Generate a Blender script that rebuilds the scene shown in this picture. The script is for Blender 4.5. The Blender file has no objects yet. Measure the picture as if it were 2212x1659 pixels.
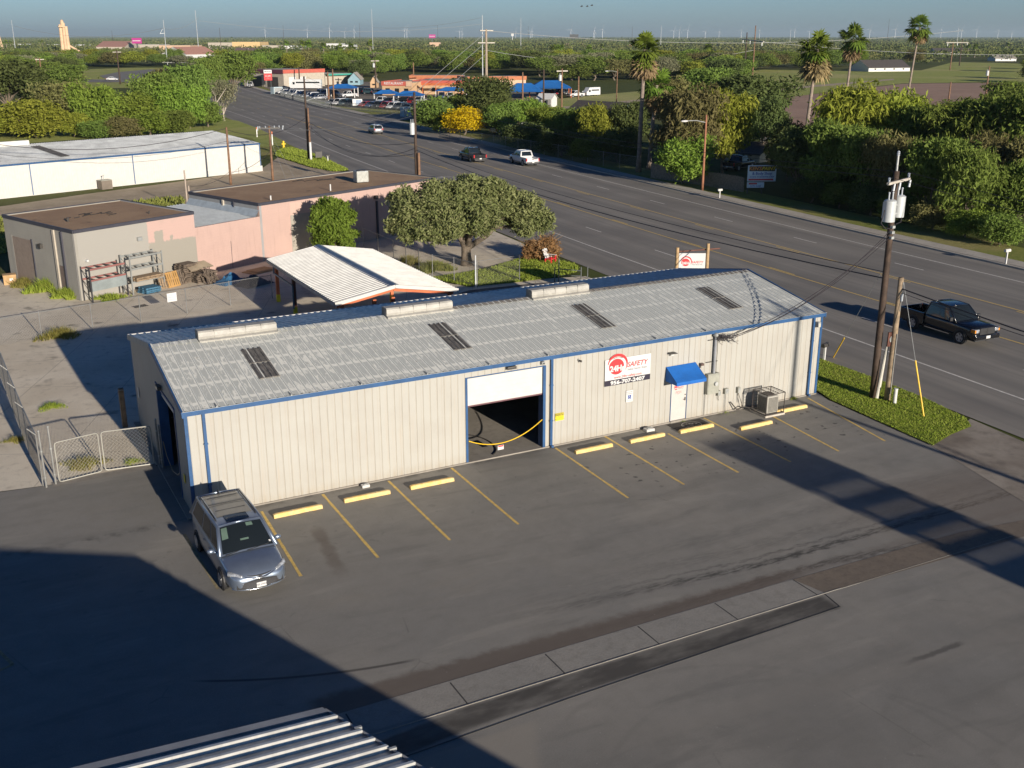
import bpy, bmesh, math, random
import numpy as np
from mathutils import Vector, Matrix, Euler
random.seed(7)
scene = bpy.context.scene
COL = scene.collection
# ------------------------------------------------------------------ camera
CAMP = Vector((-6.3595, -36.8014, 16.8222)); FPX = 2285.05; PW, PH = 2212.0, 1659.0
PITCH, YAW = 0.317003, 0.489651
FW = Vector((math.sin(YAW)*math.cos(PITCH), math.cos(YAW)*math.cos(PITCH), -math.sin(PITCH)))
RT = Vector((math.cos(YAW), -math.sin(YAW), 0)); UP = RT.cross(FW)
cam_d = bpy.data.cameras.new('camera'); cam = bpy.data.objects.new('camera', cam_d); COL.objects.link(cam)
cam.matrix_world = Matrix(((RT.x, UP.x, -FW.x, CAMP.x), (RT.y, UP.y, -FW.y, CAMP.y), (RT.z, UP.z, -FW.z, CAMP.z), (0, 0, 0, 1)))
cam_d.sensor_width = 36; cam_d.lens = FPX/PW*36; cam_d.clip_start = 0.5; cam_d.clip_end = 40000
scene.camera = cam
# ------------------------------------------------------------------ light
SUNX, SUNY = -0.36, 4.374            # shift of a shadow per metre of height
SUN_EL = math.atan(1/math.hypot(SUNX, SUNY))
world = bpy.data.worlds.new('World'); scene.world = world; world.use_nodes = True
wn = world.node_tree; wn.nodes.clear()
wo = wn.nodes.new('ShaderNodeOutputWorld'); bg = wn.nodes.new('ShaderNodeBackground'); bg.inputs[1].default_value = 0.074
sky = wn.nodes.new('ShaderNodeTexSky'); sky.sky_type = 'NISHITA'; sky.sun_disc = False
sky.sun_elevation = SUN_EL; sky.sun_rotation = math.atan2(-SUNX, -SUNY); sky.air_density = 1.0; sky.dust_density = 0.6; sky.ozone_density = 2.0
tc = wn.nodes.new('ShaderNodeTexCoord'); sp = wn.nodes.new('ShaderNodeSeparateXYZ'); rp = wn.nodes.new('ShaderNodeValToRGB')
cr = rp.color_ramp; cr.elements[0].position = 0.0; cr.elements[0].color = (0.56, 0.82, 1.52, 1)
cr.elements[1].position = 0.045; cr.elements[1].color = (0.52, 0.78, 1.30, 1)
e = cr.elements.new(0.14); e.color = (0.55, 0.80, 1.15, 1); e = cr.elements.new(0.35); e.color = (0.04, 0.24, 0.55, 1); e = cr.elements.new(1.0); e.color = (0.02, 0.19, 0.50, 1)
mx = wn.nodes.new('ShaderNodeMix'); mx.data_type = 'RGBA'; mx.blend_type = 'MULTIPLY'; mx.inputs[0].default_value = 1.0
wn.links.new(tc.outputs['Generated'], sp.inputs[0]); wn.links.new(sp.outputs['Z'], rp.inputs[0])
wn.links.new(sky.outputs[0], mx.inputs[6]); wn.links.new(rp.outputs[0], mx.inputs[7]); wn.links.new(mx.outputs[2], bg.inputs[0]); wn.links.new(bg.outputs[0], wo.inputs[0])
sun_d = bpy.data.lights.new('sun', 'SUN'); sun_d.energy = 4.9; sun_d.angle = math.radians(0.5); sun_d.color = (1.0, 0.90, 0.77)
sun = bpy.data.objects.new('sun', sun_d); COL.objects.link(sun)
sun.rotation_euler = Vector((SUNX, SUNY, -1)).to_track_quat('-Z', 'Y').to_euler()
scene.view_settings.view_transform = 'Standard'; scene.view_settings.look = 'None'; scene.view_settings.exposure = 0.5; scene.view_settings.gamma = 1.0
scene.render.engine = 'CYCLES'; scene.cycles.max_bounces = 6; scene.cycles.transparent_max_bounces = 24
# ------------------------------------------------------------------ measuring: a point of the photograph (2212 wide) -> a point of the place
def ray(u, v): return FW + RT*((u-PW/2)/FPX) - UP*((v-PH/2)/FPX)
def G(u, v, z=0.0):
    d = ray(u, v); t = (z-CAMP.z)/d.z; return CAMP + d*t
def prj(P):
    d = Vector(P)-CAMP; z = d.dot(FW); return PW/2+FPX*d.dot(RT)/z, PH/2-FPX*d.dot(UP)/z
def HT(base, v):                     # height of something standing at base whose top is seen on row v
    lo, hi = 0.0, min(400.0, 16+DIST(base)*0.25)
    for _ in range(40):
        m = (lo+hi)/2
        if prj(base+Vector((0, 0, m)))[1] > v: lo = m
        else: hi = m
    return lo
def DIST(P): return (Vector(P)-CAMP).dot(FW)
# ------------------------------------------------------------------ objects
def tag(o, label=None, cat=None, group=None, kind=None):
    if label: o['label'] = label
    if cat: o['category'] = cat
    if group: o['group'] = group
    if kind: o['kind'] = kind
    return o
def thing(name, label, cat, loc=(0, 0, 0), rz=0, group=None):
    o = bpy.data.objects.new(name, None); COL.objects.link(o); o.location = loc; o.rotation_euler = (0, 0, rz); o.empty_display_size = 0.3
    return tag(o, label, cat, group)
def copy_tree(o, parent=None):
    c = o.copy(); COL.objects.link(c); c.parent = parent
    for ch in list(o.children): copy_tree(ch, c)
    return c
class MB:
    def __init__(s): s.v = []; s.f = []; s.m = []; s.ms = []; s.cur = 0
    def use(s, mat):
        if mat not in s.ms: s.ms.append(mat)
        s.cur = s.ms.index(mat); return s
    def add(s, vs, fs):
        n = len(s.v); s.v += [tuple(x) for x in vs]
        for f in fs: s.f.append(tuple(i+n for i in f)); s.m.append(s.cur)
        return s
    def quad(s, a, b, c, d): return s.add([a, b, c, d], [(0, 1, 2, 3)])
    def poly(s, pts): return s.add(pts, [tuple(range(len(pts)))])
    def box(s, x0, x1, y0, y1, z0, z1, M=None):
        vs = [Vector((x, y, z)) for z in (z0, z1) for y in (y0, y1) for x in (x0, x1)]
        if M: vs = [M @ v for v in vs]
        return s.add(vs, [(0, 2, 3, 1), (4, 5, 7, 6), (0, 1, 5, 4), (2, 6, 7, 3), (0, 4, 6, 2), (1, 3, 7, 5)])
    def bar(s, a, b, w, h=None):      # box bar from a to b
        a = Vector(a); b = Vector(b); h = h or w; d = b-a; L = d.length
        if L < 1e-6: return s
        q = d.to_track_quat('X', 'Z').to_matrix().to_4x4(); q.translation = a
        return s.box(0, L, -w/2, w/2, -h/2, h/2, q)
    def cyl(s, a, b, r0, r1=None, n=12, cap=True):
        a = Vector(a); b = Vector(b); r1 = r0 if r1 is None else r1; d = (b-a).normalized()
        x = d.orthogonal().normalized(); y = d.cross(x)
        vs = []
        for P, r in ((a, r0), (b, r1)):
            for i in range(n):
                t = 2*math.pi*i/n; vs.append(P+x*(r*math.cos(t))+y*(r*math.sin(t)))
        fs = [(i, (i+1) % n, n+(i+1) % n, n+i) for i in range(n)]
        if cap: fs += [tuple(reversed(range(n))), tuple(range(n, 2*n))]
        return s.add(vs, fs)
    def tube(s, pts, r, n=6, cap=True):
        pts = [Vector(p) for p in pts]; rs = r if isinstance(r, (list, tuple)) else [r]*len(pts); rings = []
        up = None
        for i, P in enumerate(pts):
            d = (pts[min(i+1, len(pts)-1)]-pts[max(i-1, 0)]).normalized()
            x = d.orthogonal().normalized() if up is None else (up-d*up.dot(d)).normalized()
            up = x; y = d.cross(x)
            rings.append([P+x*(rs[i]*math.cos(2*math.pi*k/n))+y*(rs[i]*math.sin(2*math.pi*k/n)) for k in range(n)])
        vs = [v for R in rings for v in R]; fs = []
        for i in range(len(pts)-1):
            for k in range(n): fs.append((i*n+k, i*n+(k+1) % n, (i+1)*n+(k+1) % n, (i+1)*n+k))
        if cap: fs += [tuple(reversed(range(n))), tuple(range((len(pts)-1)*n, len(pts)*n))]
        return s.add(vs, fs)
    def prism(s, pts, z0, z1, M=None):  # polygon in xy extruded
        n = len(pts); vs = [Vector((x, y, z)) for z in (z0, z1) for x, y in pts]
        if M: vs = [M @ v for v in vs]
        return s.add(vs, [tuple(reversed(range(n))), tuple(range(n, 2*n))]+[(i, (i+1) % n, n+(i+1) % n, n+i) for i in range(n)])
    def loft(s, rings, cap=True, close=True):
        n = len(rings[0]); vs = [v for R in rings for v in R]; fs = []
        for i in range(len(rings)-1):
            for k in range(n if close else n-1): fs.append((i*n+k, i*n+(k+1) % n, (i+1)*n+(k+1) % n, (i+1)*n+k))
        if cap: fs += [tuple(reversed(range(n))), tuple(range((len(rings)-1)*n, len(rings)*n))]
        return s.add(vs, fs)
    def sphere(s, c, rx, ry=None, rz=None, n=10, m=6):
        ry = ry or rx; rz = rz or rx; c = Vector(c); rings = []
        for j in range(m+1):
            t = math.pi*(0.02+0.96*j/m); rings.append([c+Vector((rx*math.sin(t)*math.cos(2*math.pi*k/n), ry*math.sin(t)*math.sin(2*math.pi*k/n), -rz*math.cos(t))) for k in range(n)])
        return s.loft(rings)
    def patch(s, p00, p10, p11, p01, nx=6, ny=4, bulge=0.0, off=0.0, cut=(0, 1, 0, 1), taper=None):
        p00, p10, p11, p01 = map(Vector, (p00, p10, p11, p01)); N = (p10-p00).cross(p01-p00).normalized(); vs = []
        for j in range(ny+1):
            for i in range(nx+1):
                a = cut[0]+(cut[1]-cut[0])*i/nx; b = cut[2]+(cut[3]-cut[2])*j/ny
                P = p00.lerp(p10, a).lerp(p01.lerp(p11, a), b)+N*(off+bulge*4*a*(1-a)*(0.6+0.4*4*b*(1-b))); vs.append(P)
        fs = [(j*(nx+1)+i, j*(nx+1)+i+1, (j+1)*(nx+1)+i+1, (j+1)*(nx+1)+i) for j in range(ny) for i in range(nx)]
        return s.add(vs, fs)
    def build(s, name, mat=None, parent=None, smooth=False, **kw):
        me = bpy.data.meshes.new(name); me.from_pydata(s.v, [], s.f)
        mats = s.ms if s.ms else [mat]
        for m in mats: me.materials.append(m)
        if len(mats) > 1: me.polygons.foreach_set('material_index', s.m)
        if smooth:
            me.polygons.foreach_set('use_smooth', [True]*len(me.polygons))
            if smooth is not True: me.set_sharp_from_angle(angle=math.radians(smooth))
        me.update(); o = bpy.data.objects.new(name, me); COL.objects.link(o)
        if parent: o.parent = parent
        return tag(o, **kw)
def npmesh(name, V, F, mat, parent=None, **kw):   # V (n,3), F (m,k)
    me = bpy.data.meshes.new(name); k = F.shape[1]
    me.vertices.add(len(V)); me.vertices.foreach_set('co', V.astype(np.float32).ravel())
    me.loops.add(F.size); me.loops.foreach_set('vertex_index', F.astype(np.int32).ravel())
    me.polygons.add(len(F)); me.polygons.foreach_set('loop_start', np.arange(0, F.size, k, dtype=np.int32)); me.polygons.foreach_set('loop_total', np.full(len(F), k, dtype=np.int32))
    me.update(calc_edges=True); me.materials.append(mat)
    o = bpy.data.objects.new(name, me); COL.objects.link(o)
    if parent: o.parent = parent
    return tag(o, **kw)
def bevel(o, w=0.02, seg=2, ang=30):
    m = o.modifiers.new('bevel', 'BEVEL'); m.width = w; m.segments = seg; m.limit_method = 'ANGLE'; m.angle_limit = math.radians(ang); return o
def subsurf(o, n=1):
    m = o.modifiers.new('subsurf', 'SUBSURF'); m.levels = n; m.render_levels = n; return o
# ------------------------------------------------------------------ materials
class NT:
    def __init__(s, name):
        s.m = bpy.data.materials.new(name); s.m.use_nodes = True; s.t = s.m.node_tree; s.t.nodes.clear()
        s.out = s.t.nodes.new('ShaderNodeOutputMaterial')
    def n(s, ty, **kw):
        nd = s.t.nodes.new('ShaderNode'+ty)
        for k, v in kw.items(): setattr(nd, k, v)
        return nd
    def set(s, inp, v):
        if isinstance(v, bpy.types.NodeSocket): s.t.links.new(v, inp)
        elif v is not None:
            if hasattr(inp, 'default_value') and not isinstance(inp.default_value, float) and isinstance(v, tuple) and len(v) == 3 and len(inp.default_value) == 4: v = (*v, 1)
            inp.default_value = v
    def pos(s, scale=(1, 1, 1), rot=0, obj=False, loc=(0, 0, 0)):
        if obj: src = s.n('TexCoord').outputs['Object']
        else: src = s.n('NewGeometry').outputs['Position']
        mp = s.n('Mapping'); s.set(mp.inputs[0], src); mp.inputs[3].default_value = scale; mp.inputs[2].default_value = (0, 0, rot); mp.inputs[1].default_value = loc
        return mp.outputs[0]
    def noise(s, vec, scale=1.0, detail=4, rough=0.55, dist=0.0):
        t = s.n('TexNoise'); s.set(t.inputs['Vector'], vec); t.inputs['Scale'].default_value = scale; t.inputs['Detail'].default_value = detail
        t.inputs['Roughness'].default_value = rough; t.inputs['Distortion'].default_value = dist; return t.outputs[0]
    def voro(s, vec, scale=1.0, out=0, feature='F1', rnd=1.0):
        t = s.n('TexVoronoi'); t.feature = feature; s.set(t.inputs['Vector'], vec); t.inputs['Scale'].default_value = scale; t.inputs['Randomness'].default_value = rnd; return t.outputs[out]
    def ramp(s, f, a, b, ca=0.0, cb=1.0):
        mr = s.n('MapRange'); mr.interpolation_type = 'SMOOTHSTEP'; s.set(mr.inputs[0], f); s.set(mr.inputs[1], a); s.set(mr.inputs[2], b); s.set(mr.inputs[3], ca); s.set(mr.inputs[4], cb); return mr.outputs[0]
    def math(s, op, a, b=None, c=None):
        m = s.n('Math', operation=op); s.set(m.inputs[0], a); s.set(m.inputs[1], b); s.set(m.inputs[2], c); return m.outputs[0]
    def mix(s, f, a, b, mode='MIX'):
        m = s.n('Mix', data_type='RGBA', blend_type=mode); s.set(m.inputs[0], f); s.set(m.inputs[6], a); s.set(m.inputs[7], b); return m.outputs[2]
    def sep(s, vec):
        m = s.n('SeparateXYZ'); s.set(m.inputs[0], vec); return m.outputs
    def bump(s, h, strength=0.3, dist=0.02):
        b = s.n('Bump'); b.inputs['Strength'].default_value = strength; b.inputs['Distance'].default_value = dist; s.set(b.inputs['Height'], h); return b.outputs[0]
    def pbr(s, col, rough=0.8, metal=0.0, normal=None, spec=None, alpha=None, coat=None, trans=None, emis=None):
        p = s.n('BsdfPrincipled'); s.set(p.inputs['Base Color'], col); s.set(p.inputs['Roughness'], rough); s.set(p.inputs['Metallic'], metal)
        s.set(p.inputs['Normal'], normal); s.set(p.inputs['Specular IOR Level'], spec); s.set(p.inputs['Alpha'], alpha); s.set(p.inputs['Coat Weight'], coat); s.set(p.inputs['Transmission Weight'], trans)
        s.t.links.new(p.outputs[0], s.out.inputs[0]); return s.m
def C(hexv):                                   # sRGB 0-255 triple -> linear
    return tuple(((c/255)/12.92 if c/255 <= 0.04045 else ((c/255+0.055)/1.055)**2.4) for c in hexv)
_mc = {}
def paint(name, col, rough=0.6, metal=0.0, var=0.12, scale=1.5, coat=None, bump=0.0, spec=None):
    if name in _mc: return _mc[name]
    t = NT(name); v = t.pos(); n = t.noise(v, scale, 5, 0.65); n2 = t.noise(v, scale*9, 3)
    f = t.ramp(n, 0.3, 0.7); c = t.mix(f, tuple(x*(1-var) for x in col), tuple(min(1, x*(1+var)) for x in col))
    c = t.mix(t.ramp(n2, 0.45, 0.75, 0, var), c, tuple(x*0.6 for x in col))
    m = t.pbr(c, rough, metal, t.bump(n2, bump, 0.01) if bump else None, coat=coat, spec=spec); _mc[name] = m; return m
# ------------------------------------------------------------------ ground materials
def asphalt_mat(name, base, warm, lot=False, seed=0):
    t = NT(name); v = t.pos(loc=(seed, seed, 0)); fine = t.noise(v, 28, 3, 0.7); mid = t.noise(v, 1.3, 6, 0.6); big = t.noise(v, 0.16, 4, 0.6)
    c = t.mix(t.ramp(big, 0.35, 0.65), base, warm); c = t.mix(t.ramp(mid, 0.3, 0.75, 0, 0.35), c, tuple(x*0.72 for x in base))
    c = t.mix(t.ramp(fine, 0.35, 0.7, 0, 0.4), c, tuple(min(1, x*1.5) for x in base))
    c = t.mix(t.ramp(fine, 0.62, 0.75, 0, 0.35), c, tuple(x*0.5 for x in base))
    if lot:
        st = t.pos(scale=(0.22, 1.1, 1), rot=-0.06); s1 = t.noise(st, 0.9, 5, 0.6, 0.4)           # traffic drags along the lot
        c = t.mix(t.ramp(s1, 0.5, 0.72, 0, 0.42), c, tuple(x*0.66 for x in base)); c = t.mix(t.ramp(s1, 0.44, 0.3, 0, 0.35), c, tuple(x*1.3 for x in warm))
        x, y, z = t.sep(t.pos()); M = t.math; w = t.noise(t.pos(), 0.5, 3); w2 = M('MULTIPLY', M('SUBTRACT', t.noise(t.pos(), 2.2, 4), 0.5), 0.5); brk = t.ramp(t.noise(t.pos(scale=(0.6, 3.5, 1)), 3.0, 5, 0.7), 0.34, 0.62)
        def near(v_, c_, wd): return t.ramp(M('ABSOLUTE', M('SUBTRACT', v_, c_)), wd*0.25, wd, 1, 0)
        yy = M('ADD', y, w2); bend = M('MULTIPLY', M('MAXIMUM', M('SUBTRACT', 16.0, x), 0.0), 0.10); y1 = M('SUBTRACT', yy, bend); y2 = M('ADD', yy, M('MULTIPLY', M('MAXIMUM', M('SUBTRACT', x, 18.0), 0.0), 0.13))
        fadex = t.ramp(x, 4.0, 17.0)
        for v_, c_, wd, a_ in ((y1, -12.62, 0.26, 1.1), (y1, -12.2, 0.12, 0.6), (y2, -13.55, 0.26, 0.9), (y2, -14.1, 0.12, 0.6), (y1, -11.5, 0.5, 0.3), (yy, -10.2, 0.35, 0.2)): c = t.mix(M('MULTIPLY', M('MULTIPLY', near(v_, c_, wd), fadex), M('MULTIPLY', brk, a_)), c, tuple(q*0.33 for q in base))
        inx = M('MULTIPLY', t.ramp(x, -0.3, 1.2), t.ramp(x, 16.1, 16.5, 1, 0)); sl = M('MULTIPLY', t.ramp(M('ABSOLUTE', M('ADD', M('ADD', y, M('MULTIPLY', w2, 0.25)), M('ADD', 15.58, M('MULTIPLY', t.ramp(x, 4.0, 1.0), 0.25)))), 0.34, 0.50, 1, 0), inx); c = t.mix(M('MULTIPLY', sl, t.ramp(t.noise(t.pos(scale=(0.6, 1.5, 1)), 0.9, 4), 0.3, 0.6, 0.45, 0.95)), c, (0.072, 0.066, 0.058))
        br = M('MULTIPLY', M('MULTIPLY', t.ramp(M('ADD', y, M('MULTIPLY', w2, 0.35)), -13.95, -13.85), t.ramp(M('ADD', yy, M('MULTIPLY', x, 0.025)), -12.75, -13.1)), M('MULTIPLY', t.ramp(x, 0.0, 0.5), t.ramp(x, 15.5, 18.0, 1, 0.35))); c = t.mix(M('MULTIPLY', br, 0.8), c, (0.125, 0.098, 0.078))
        br = M('MULTIPLY', t.ramp(x, 19.0, 27.0), t.ramp(yy, -17.5, -13.5)); c = t.mix(M('MULTIPLY', M('MULTIPLY', br, t.ramp(yy, -8.5, -11.5, 0, 1)), 0.55), c, (0.175, 0.14, 0.11))
        for cx_, cy_, rd, a_ in ((17.0, -26.5, 7.0, 0.12), (9.5, -23.0, 5.5, 0.14), (8.5, -22.0, 5.8, 0.12)):
            dx = M('SUBTRACT', x, cx_); dy = M('SUBTRACT', y, cy_); r_ = M('SQRT', M('ADD', M('MULTIPLY', dx, dx), M('MULTIPLY', dy, dy))); c = t.mix(M('MULTIPLY', M('MULTIPLY', near(r_, rd, 0.13), t.ramp(w, 0.42, 0.56)), a_), c, tuple(q*0.42 for q in base))
        ol = M('MULTIPLY', near(M('ADD', x, M('ADD', M('MULTIPLY', y, -0.10), M('MULTIPLY', w2, 0.8))), 4.0, 0.35), M('MULTIPLY', t.ramp(y, -7.2, -5.5), t.ramp(y, -2.6, -3.4))); c = t.mix(M('MULTIPLY', ol, 0.45), c, (0.10, 0.07, 0.05))
        dn = M('SUBTRACT', t.noise(t.pos(loc=(4, 9, 0)), 0.33, 5, 0.6), 0.5); ck = t.voro(t.pos(scale=(1, 1, 1), rot=0.3), 0.22, 0, 'DISTANCE_TO_EDGE'); ck = t.ramp(M('ADD', ck, M('MULTIPLY', w2, 0.03)), 0.0, 0.008, 1, 0); c = t.mix(M('MULTIPLY', M('MULTIPLY', ck, t.ramp(dn, 0.06, 0.12)), 0.25), c, (0.05, 0.047, 0.043))
        ax_ = M('SUBTRACT', x, 1.2); ay_ = M('SUBTRACT', y, 2.6); ar = M('SQRT', M('ADD', M('MULTIPLY', ax_, ax_), M('MULTIPLY', ay_, ay_))); c = t.mix(M('MULTIPLY', M('MULTIPLY', near(M('ADD', ar, M('MULTIPLY', x, -0.28)), 14.25, 0.09), M('MULTIPLY', t.ramp(x, -2.6, -1.6), t.ramp(x, 3.7, 3.0))), 0.8), c, (0.06, 0.055, 0.05))
        lb = M('MULTIPLY', near(M('ADD', yy, M('MULTIPLY', x, 0.10)), -17.6, 0.6), t.ramp(x, 5.0, 9.0)); c = t.mix(M('MULTIPLY', lb, 0.35), c, (0.29, 0.265, 0.225)); st_ = M('MULTIPLY', near(M('ADD', y, M('MULTIPLY', w2, 0.5)), -19.15, 0.14), M('MULTIPLY', t.ramp(x, 15.2, 16.4), t.ramp(x, 18.1, 17.7))); c = t.mix(M('MULTIPLY', st_, 0.7), c, (0.06, 0.055, 0.05)); lowr = t.ramp(yy, -15.8, -20.0); c = t.mix(M('MULTIPLY', lowr, t.ramp(t.noise(t.pos(loc=(7, 7, 0)), 0.3, 4), 0.35, 0.65, 0.1, 0.45)), c, tuple(q*0.72 for q in base))
        cb = M('MULTIPLY', t.ramp(M('ADD', M('MULTIPLY', x, 1.0), M('MULTIPLY', y, -0.5)), 13.6, 13.2), t.ramp(y, -16.4, -16.6)); c = t.mix(M('MULTIPLY', cb, 0.6), c, (0.30, 0.27, 0.225))
        sand = t.ramp(t.noise(t.pos(loc=(30, 2, 0), scale=(0.35, 1, 1)), 0.35, 5, 0.7), 0.58, 0.75); c = t.mix(M('MULTIPLY', sand, 0.4), c, (0.27, 0.24, 0.195))
        for k_, rr_ in ((55, 0.05), (90, 0.04)): c = t.mix(t.ramp(t.voro(t.pos(loc=(k_, 0, 0)), 2.2), rr_*0.6, rr_, 0.35, 0), c, (0.45, 0.43, 0.38))
        sp = t.ramp(t.noise(t.pos(), 2.4, 3, 0.45), 0.655, 0.69); reg = M('MULTIPLY', t.ramp(M('ABSOLUTE', M('ADD', y, 3.4)), 1.2, 3.2, 1, 0), t.ramp(x, 14.0, 16.5, 0.25, 1))  # oil drips in the stalls
        c = t.mix(t.math('MULTIPLY', t.math('MULTIPLY', sp, reg), 0.7), c, (0.03, 0.03, 0.032))
        wv = t.ramp(t.math('ABSOLUTE', t.math('ADD', y, 0.1)), 0.0, 0.35, 1, 0); c = t.mix(t.math('MULTIPLY', wv, t.ramp(mid, 0.4, 0.65, 0.0, 0.8)), c, tuple(q*0.45 for q in base))
        de = t.voro(t.pos(scale=(0.16, 0.3, 1)), 1.0, 0, 'DISTANCE_TO_EDGE'); c = t.mix(t.ramp(de, 0.0, 0.004, 0.0, 0), c, (0.02, 0.02, 0.02))
    else:
        x, y, z = t.sep(t.pos())
    return t.pbr(c, t.ramp(mid, 0.3, 0.7, 0.78, 0.92), 0, t.bump(fine, 0.35, 0.012), spec=0.3)
ASPH = asphalt_mat('lot_asphalt', (0.222, 0.211, 0.188), (0.262, 0.242, 0.208), True)
ROADM = asphalt_mat('highway_asphalt', (0.21, 0.198, 0.178), (0.25, 0.228, 0.20), False, 31)
def road_mat():
    t = NT('road_surface'); v = t.pos(); fine = t.noise(v, 24, 3, 0.7); x, y, z = t.sep(t.pos())
    uvn = t.n('UVMap').outputs[0]; ux, uy, uz = t.sep(uvn)   # u = metres across, v = metres along
    st = t.n('CombineXYZ'); t.set(st.inputs[0], t.math('MULTIPLY', ux, 1.0)); t.set(st.inputs[1], t.math('MULTIPLY', uy, 0.03))
    long = t.noise(st.outputs[0], 1.1, 5, 0.6)
    c = t.mix(t.ramp(long, 0.35, 0.65), (0.225, 0.208, 0.182), (0.30, 0.272, 0.232))
    lane = t.math('FRACT', t.math('DIVIDE', ux, 3.75)); ln = t.ramp(t.math('ABSOLUTE', t.math('SUBTRACT', lane, 0.5)), 0.10, 0.35, 1, 0)
    c = t.mix(t.math('MULTIPLY', ln, 0.35), c, (0.15, 0.14, 0.125))
    c = t.mix(t.ramp(t.noise(v, 0.12, 4), 0.4, 0.7, 0, 0.4), c, (0.13, 0.12, 0.11))
    c = t.mix(t.ramp(fine, 0.35, 0.7, 0, 0.3), c, (0.26, 0.24, 0.215)); c = t.mix(t.ramp(fine, 0.6, 0.75, 0, 0.3), c, (0.08, 0.075, 0.07))
    seam = t.ramp(t.math('ABSOLUTE', t.math('SUBTRACT', lane, 0.98)), 0.0, 0.012, 1, 0); c = t.mix(t.math('MULTIPLY', seam, 0.4), c, (0.07, 0.065, 0.06))
    return t.pbr(c, 0.85, 0, t.bump(fine, 0.3, 0.012), spec=0.3)
ROADS = road_mat()
def dirt_mat(name, a, b, c3, sc=0.4, fine_s=18, bumpd=0.02):
    t = NT(name); v = t.pos(); big = t.noise(v, sc, 6, 0.62, 0.3); mid = t.noise(v, sc*6, 5, 0.6); fine = t.noise(v, fine_s, 4, 0.7)
    c = t.mix(t.ramp(big, 0.35, 0.65), a, b); c = t.mix(t.ramp(mid, 0.45, 0.75, 0, 0.6), c, c3); c = t.mix(t.ramp(fine, 0.4, 0.7, 0, 0.35), c, tuple(x*0.62 for x in a))
    return t.pbr(c, 0.92, 0, t.bump(fine, 0.5, bumpd), spec=0.2)
CONC = dirt_mat('worn_concrete', (0.33, 0.30, 0.26), (0.27, 0.245, 0.21), (0.20, 0.18, 0.155), 0.5)
def yard_mat():
    t = NT('yard_concrete'); v = t.pos(); big = t.noise(v, 0.22, 5, 0.6, 0.5); mid = t.noise(v, 1.8, 6, 0.65); fine = t.noise(v, 22, 3, 0.7)
    c = t.mix(t.ramp(big, 0.35, 0.65), (0.80, 0.71, 0.56), (0.68, 0.59, 0.45)); c = t.mix(t.ramp(mid, 0.5, 0.8, 0, 0.7), c, (0.34, 0.29, 0.225))
    c = t.mix(t.ramp(t.noise(v, 0.5, 3, 0.5), 0.62, 0.74, 0, 0.75), c, (0.10, 0.09, 0.075)); c = t.mix(t.ramp(fine, 0.4, 0.7, 0, 0.3), c, (0.30, 0.26, 0.2))
    x, y, z = t.sep(t.pos(rot=0.42)); 
    for s_, a_ in ((x, 4.6), (y, 4.6)):
        j = t.math('ABSOLUTE', t.math('SUBTRACT', t.math('FRACT', t.math('DIVIDE', s_, a_)), 0.5)); c = t.mix(t.ramp(j, 0.0, 0.006, 0.55, 0), c, (0.12, 0.10, 0.08))
    return t.pbr(c, 0.9, 0, t.bump(fine, 0.4, 0.01), spec=0.2)
YARD = yard_mat()
WALK = dirt_mat('pale_concrete', (0.52, 0.475, 0.40), (0.44, 0.40, 0.34), (0.34, 0.305, 0.255), 0.6)
STRIP = dirt_mat('swale_concrete', (0.285, 0.27, 0.24), (0.315, 0.295, 0.26), (0.21, 0.195, 0.17), 0.5)
TANS = dirt_mat('muddy_concrete', (0.215, 0.175, 0.135), (0.175, 0.145, 0.115), (0.12, 0.10, 0.085), 0.9)
SEAL = dirt_mat('dark_sealed_strip', (0.15, 0.14, 0.125), (0.105, 0.10, 0.09), (0.20, 0.19, 0.165), 0.8)
BROWN = dirt_mat('dirty_asphalt_strip', (0.205, 0.175, 0.145), (0.175, 0.15, 0.125), (0.25, 0.225, 0.195), 0.9)
RUST = dirt_mat('muddy_apron', (0.36, 0.315, 0.26), (0.20, 0.165, 0.13), (0.13, 0.11, 0.09), 0.22)
SOIL = dirt_mat('ploughed_soil', (0.44, 0.29, 0.21), (0.38, 0.25, 0.18), (0.32, 0.20, 0.145), 0.06, 3, 0.15)
GRAVEL = dirt_mat('dirt_and_gravel', (0.52, 0.42, 0.30), (0.42, 0.335, 0.235), (0.32, 0.28, 0.15), 0.3)
def grass_mat(name, a, b, dry, k=0.35, sc=0.6):
    t = NT(name); v = t.pos(); big = t.noise(v, sc*0.4, 5, 0.6, 0.5); mid = t.noise(v, sc*7, 5, 0.65); fine = t.noise(t.pos(scale=(1, 1, 0.4)), 20, 4, 0.75)
    c = t.mix(t.ramp(mid, 0.3, 0.7), a, b); c = t.mix(t.ramp(big, 0.42, 0.68, 0, k), c, dry); c = t.mix(t.ramp(fine, 0.45, 0.75, 0, 0.6), c, tuple(x*0.4 for x in a))
    c = t.mix(t.ramp(fine, 0.42, 0.25, 0, 0.45), c, tuple(min(1, x*1.7) for x in b))
    return t.pbr(c, 0.95, 0, t.bump(fine, 0.8, 0.08), spec=0.1)
LAWN = grass_mat('lawn_green', (0.22, 0.29, 0.04), (0.33, 0.38, 0.07), (0.38, 0.31, 0.12), 0.5)
ROUGH = grass_mat('rough_grass', (0.20, 0.235, 0.05), (0.29, 0.29, 0.08), (0.42, 0.33, 0.16), 0.6, 0.25)
FIELD = grass_mat('field_grass', (0.30, 0.35, 0.09), (0.42, 0.43, 0.13), (0.55, 0.47, 0.22), 0.6, 0.05)
SCRUB = grass_mat('scrub_ground', (0.075, 0.095, 0.025), (0.11, 0.125, 0.038), (0.22, 0.19, 0.09), 0.4, 0.03)
YEL = paint('yellow_line_paint', (0.68, 0.47, 0.14), 0.8, var=0.2, scale=6)
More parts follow.
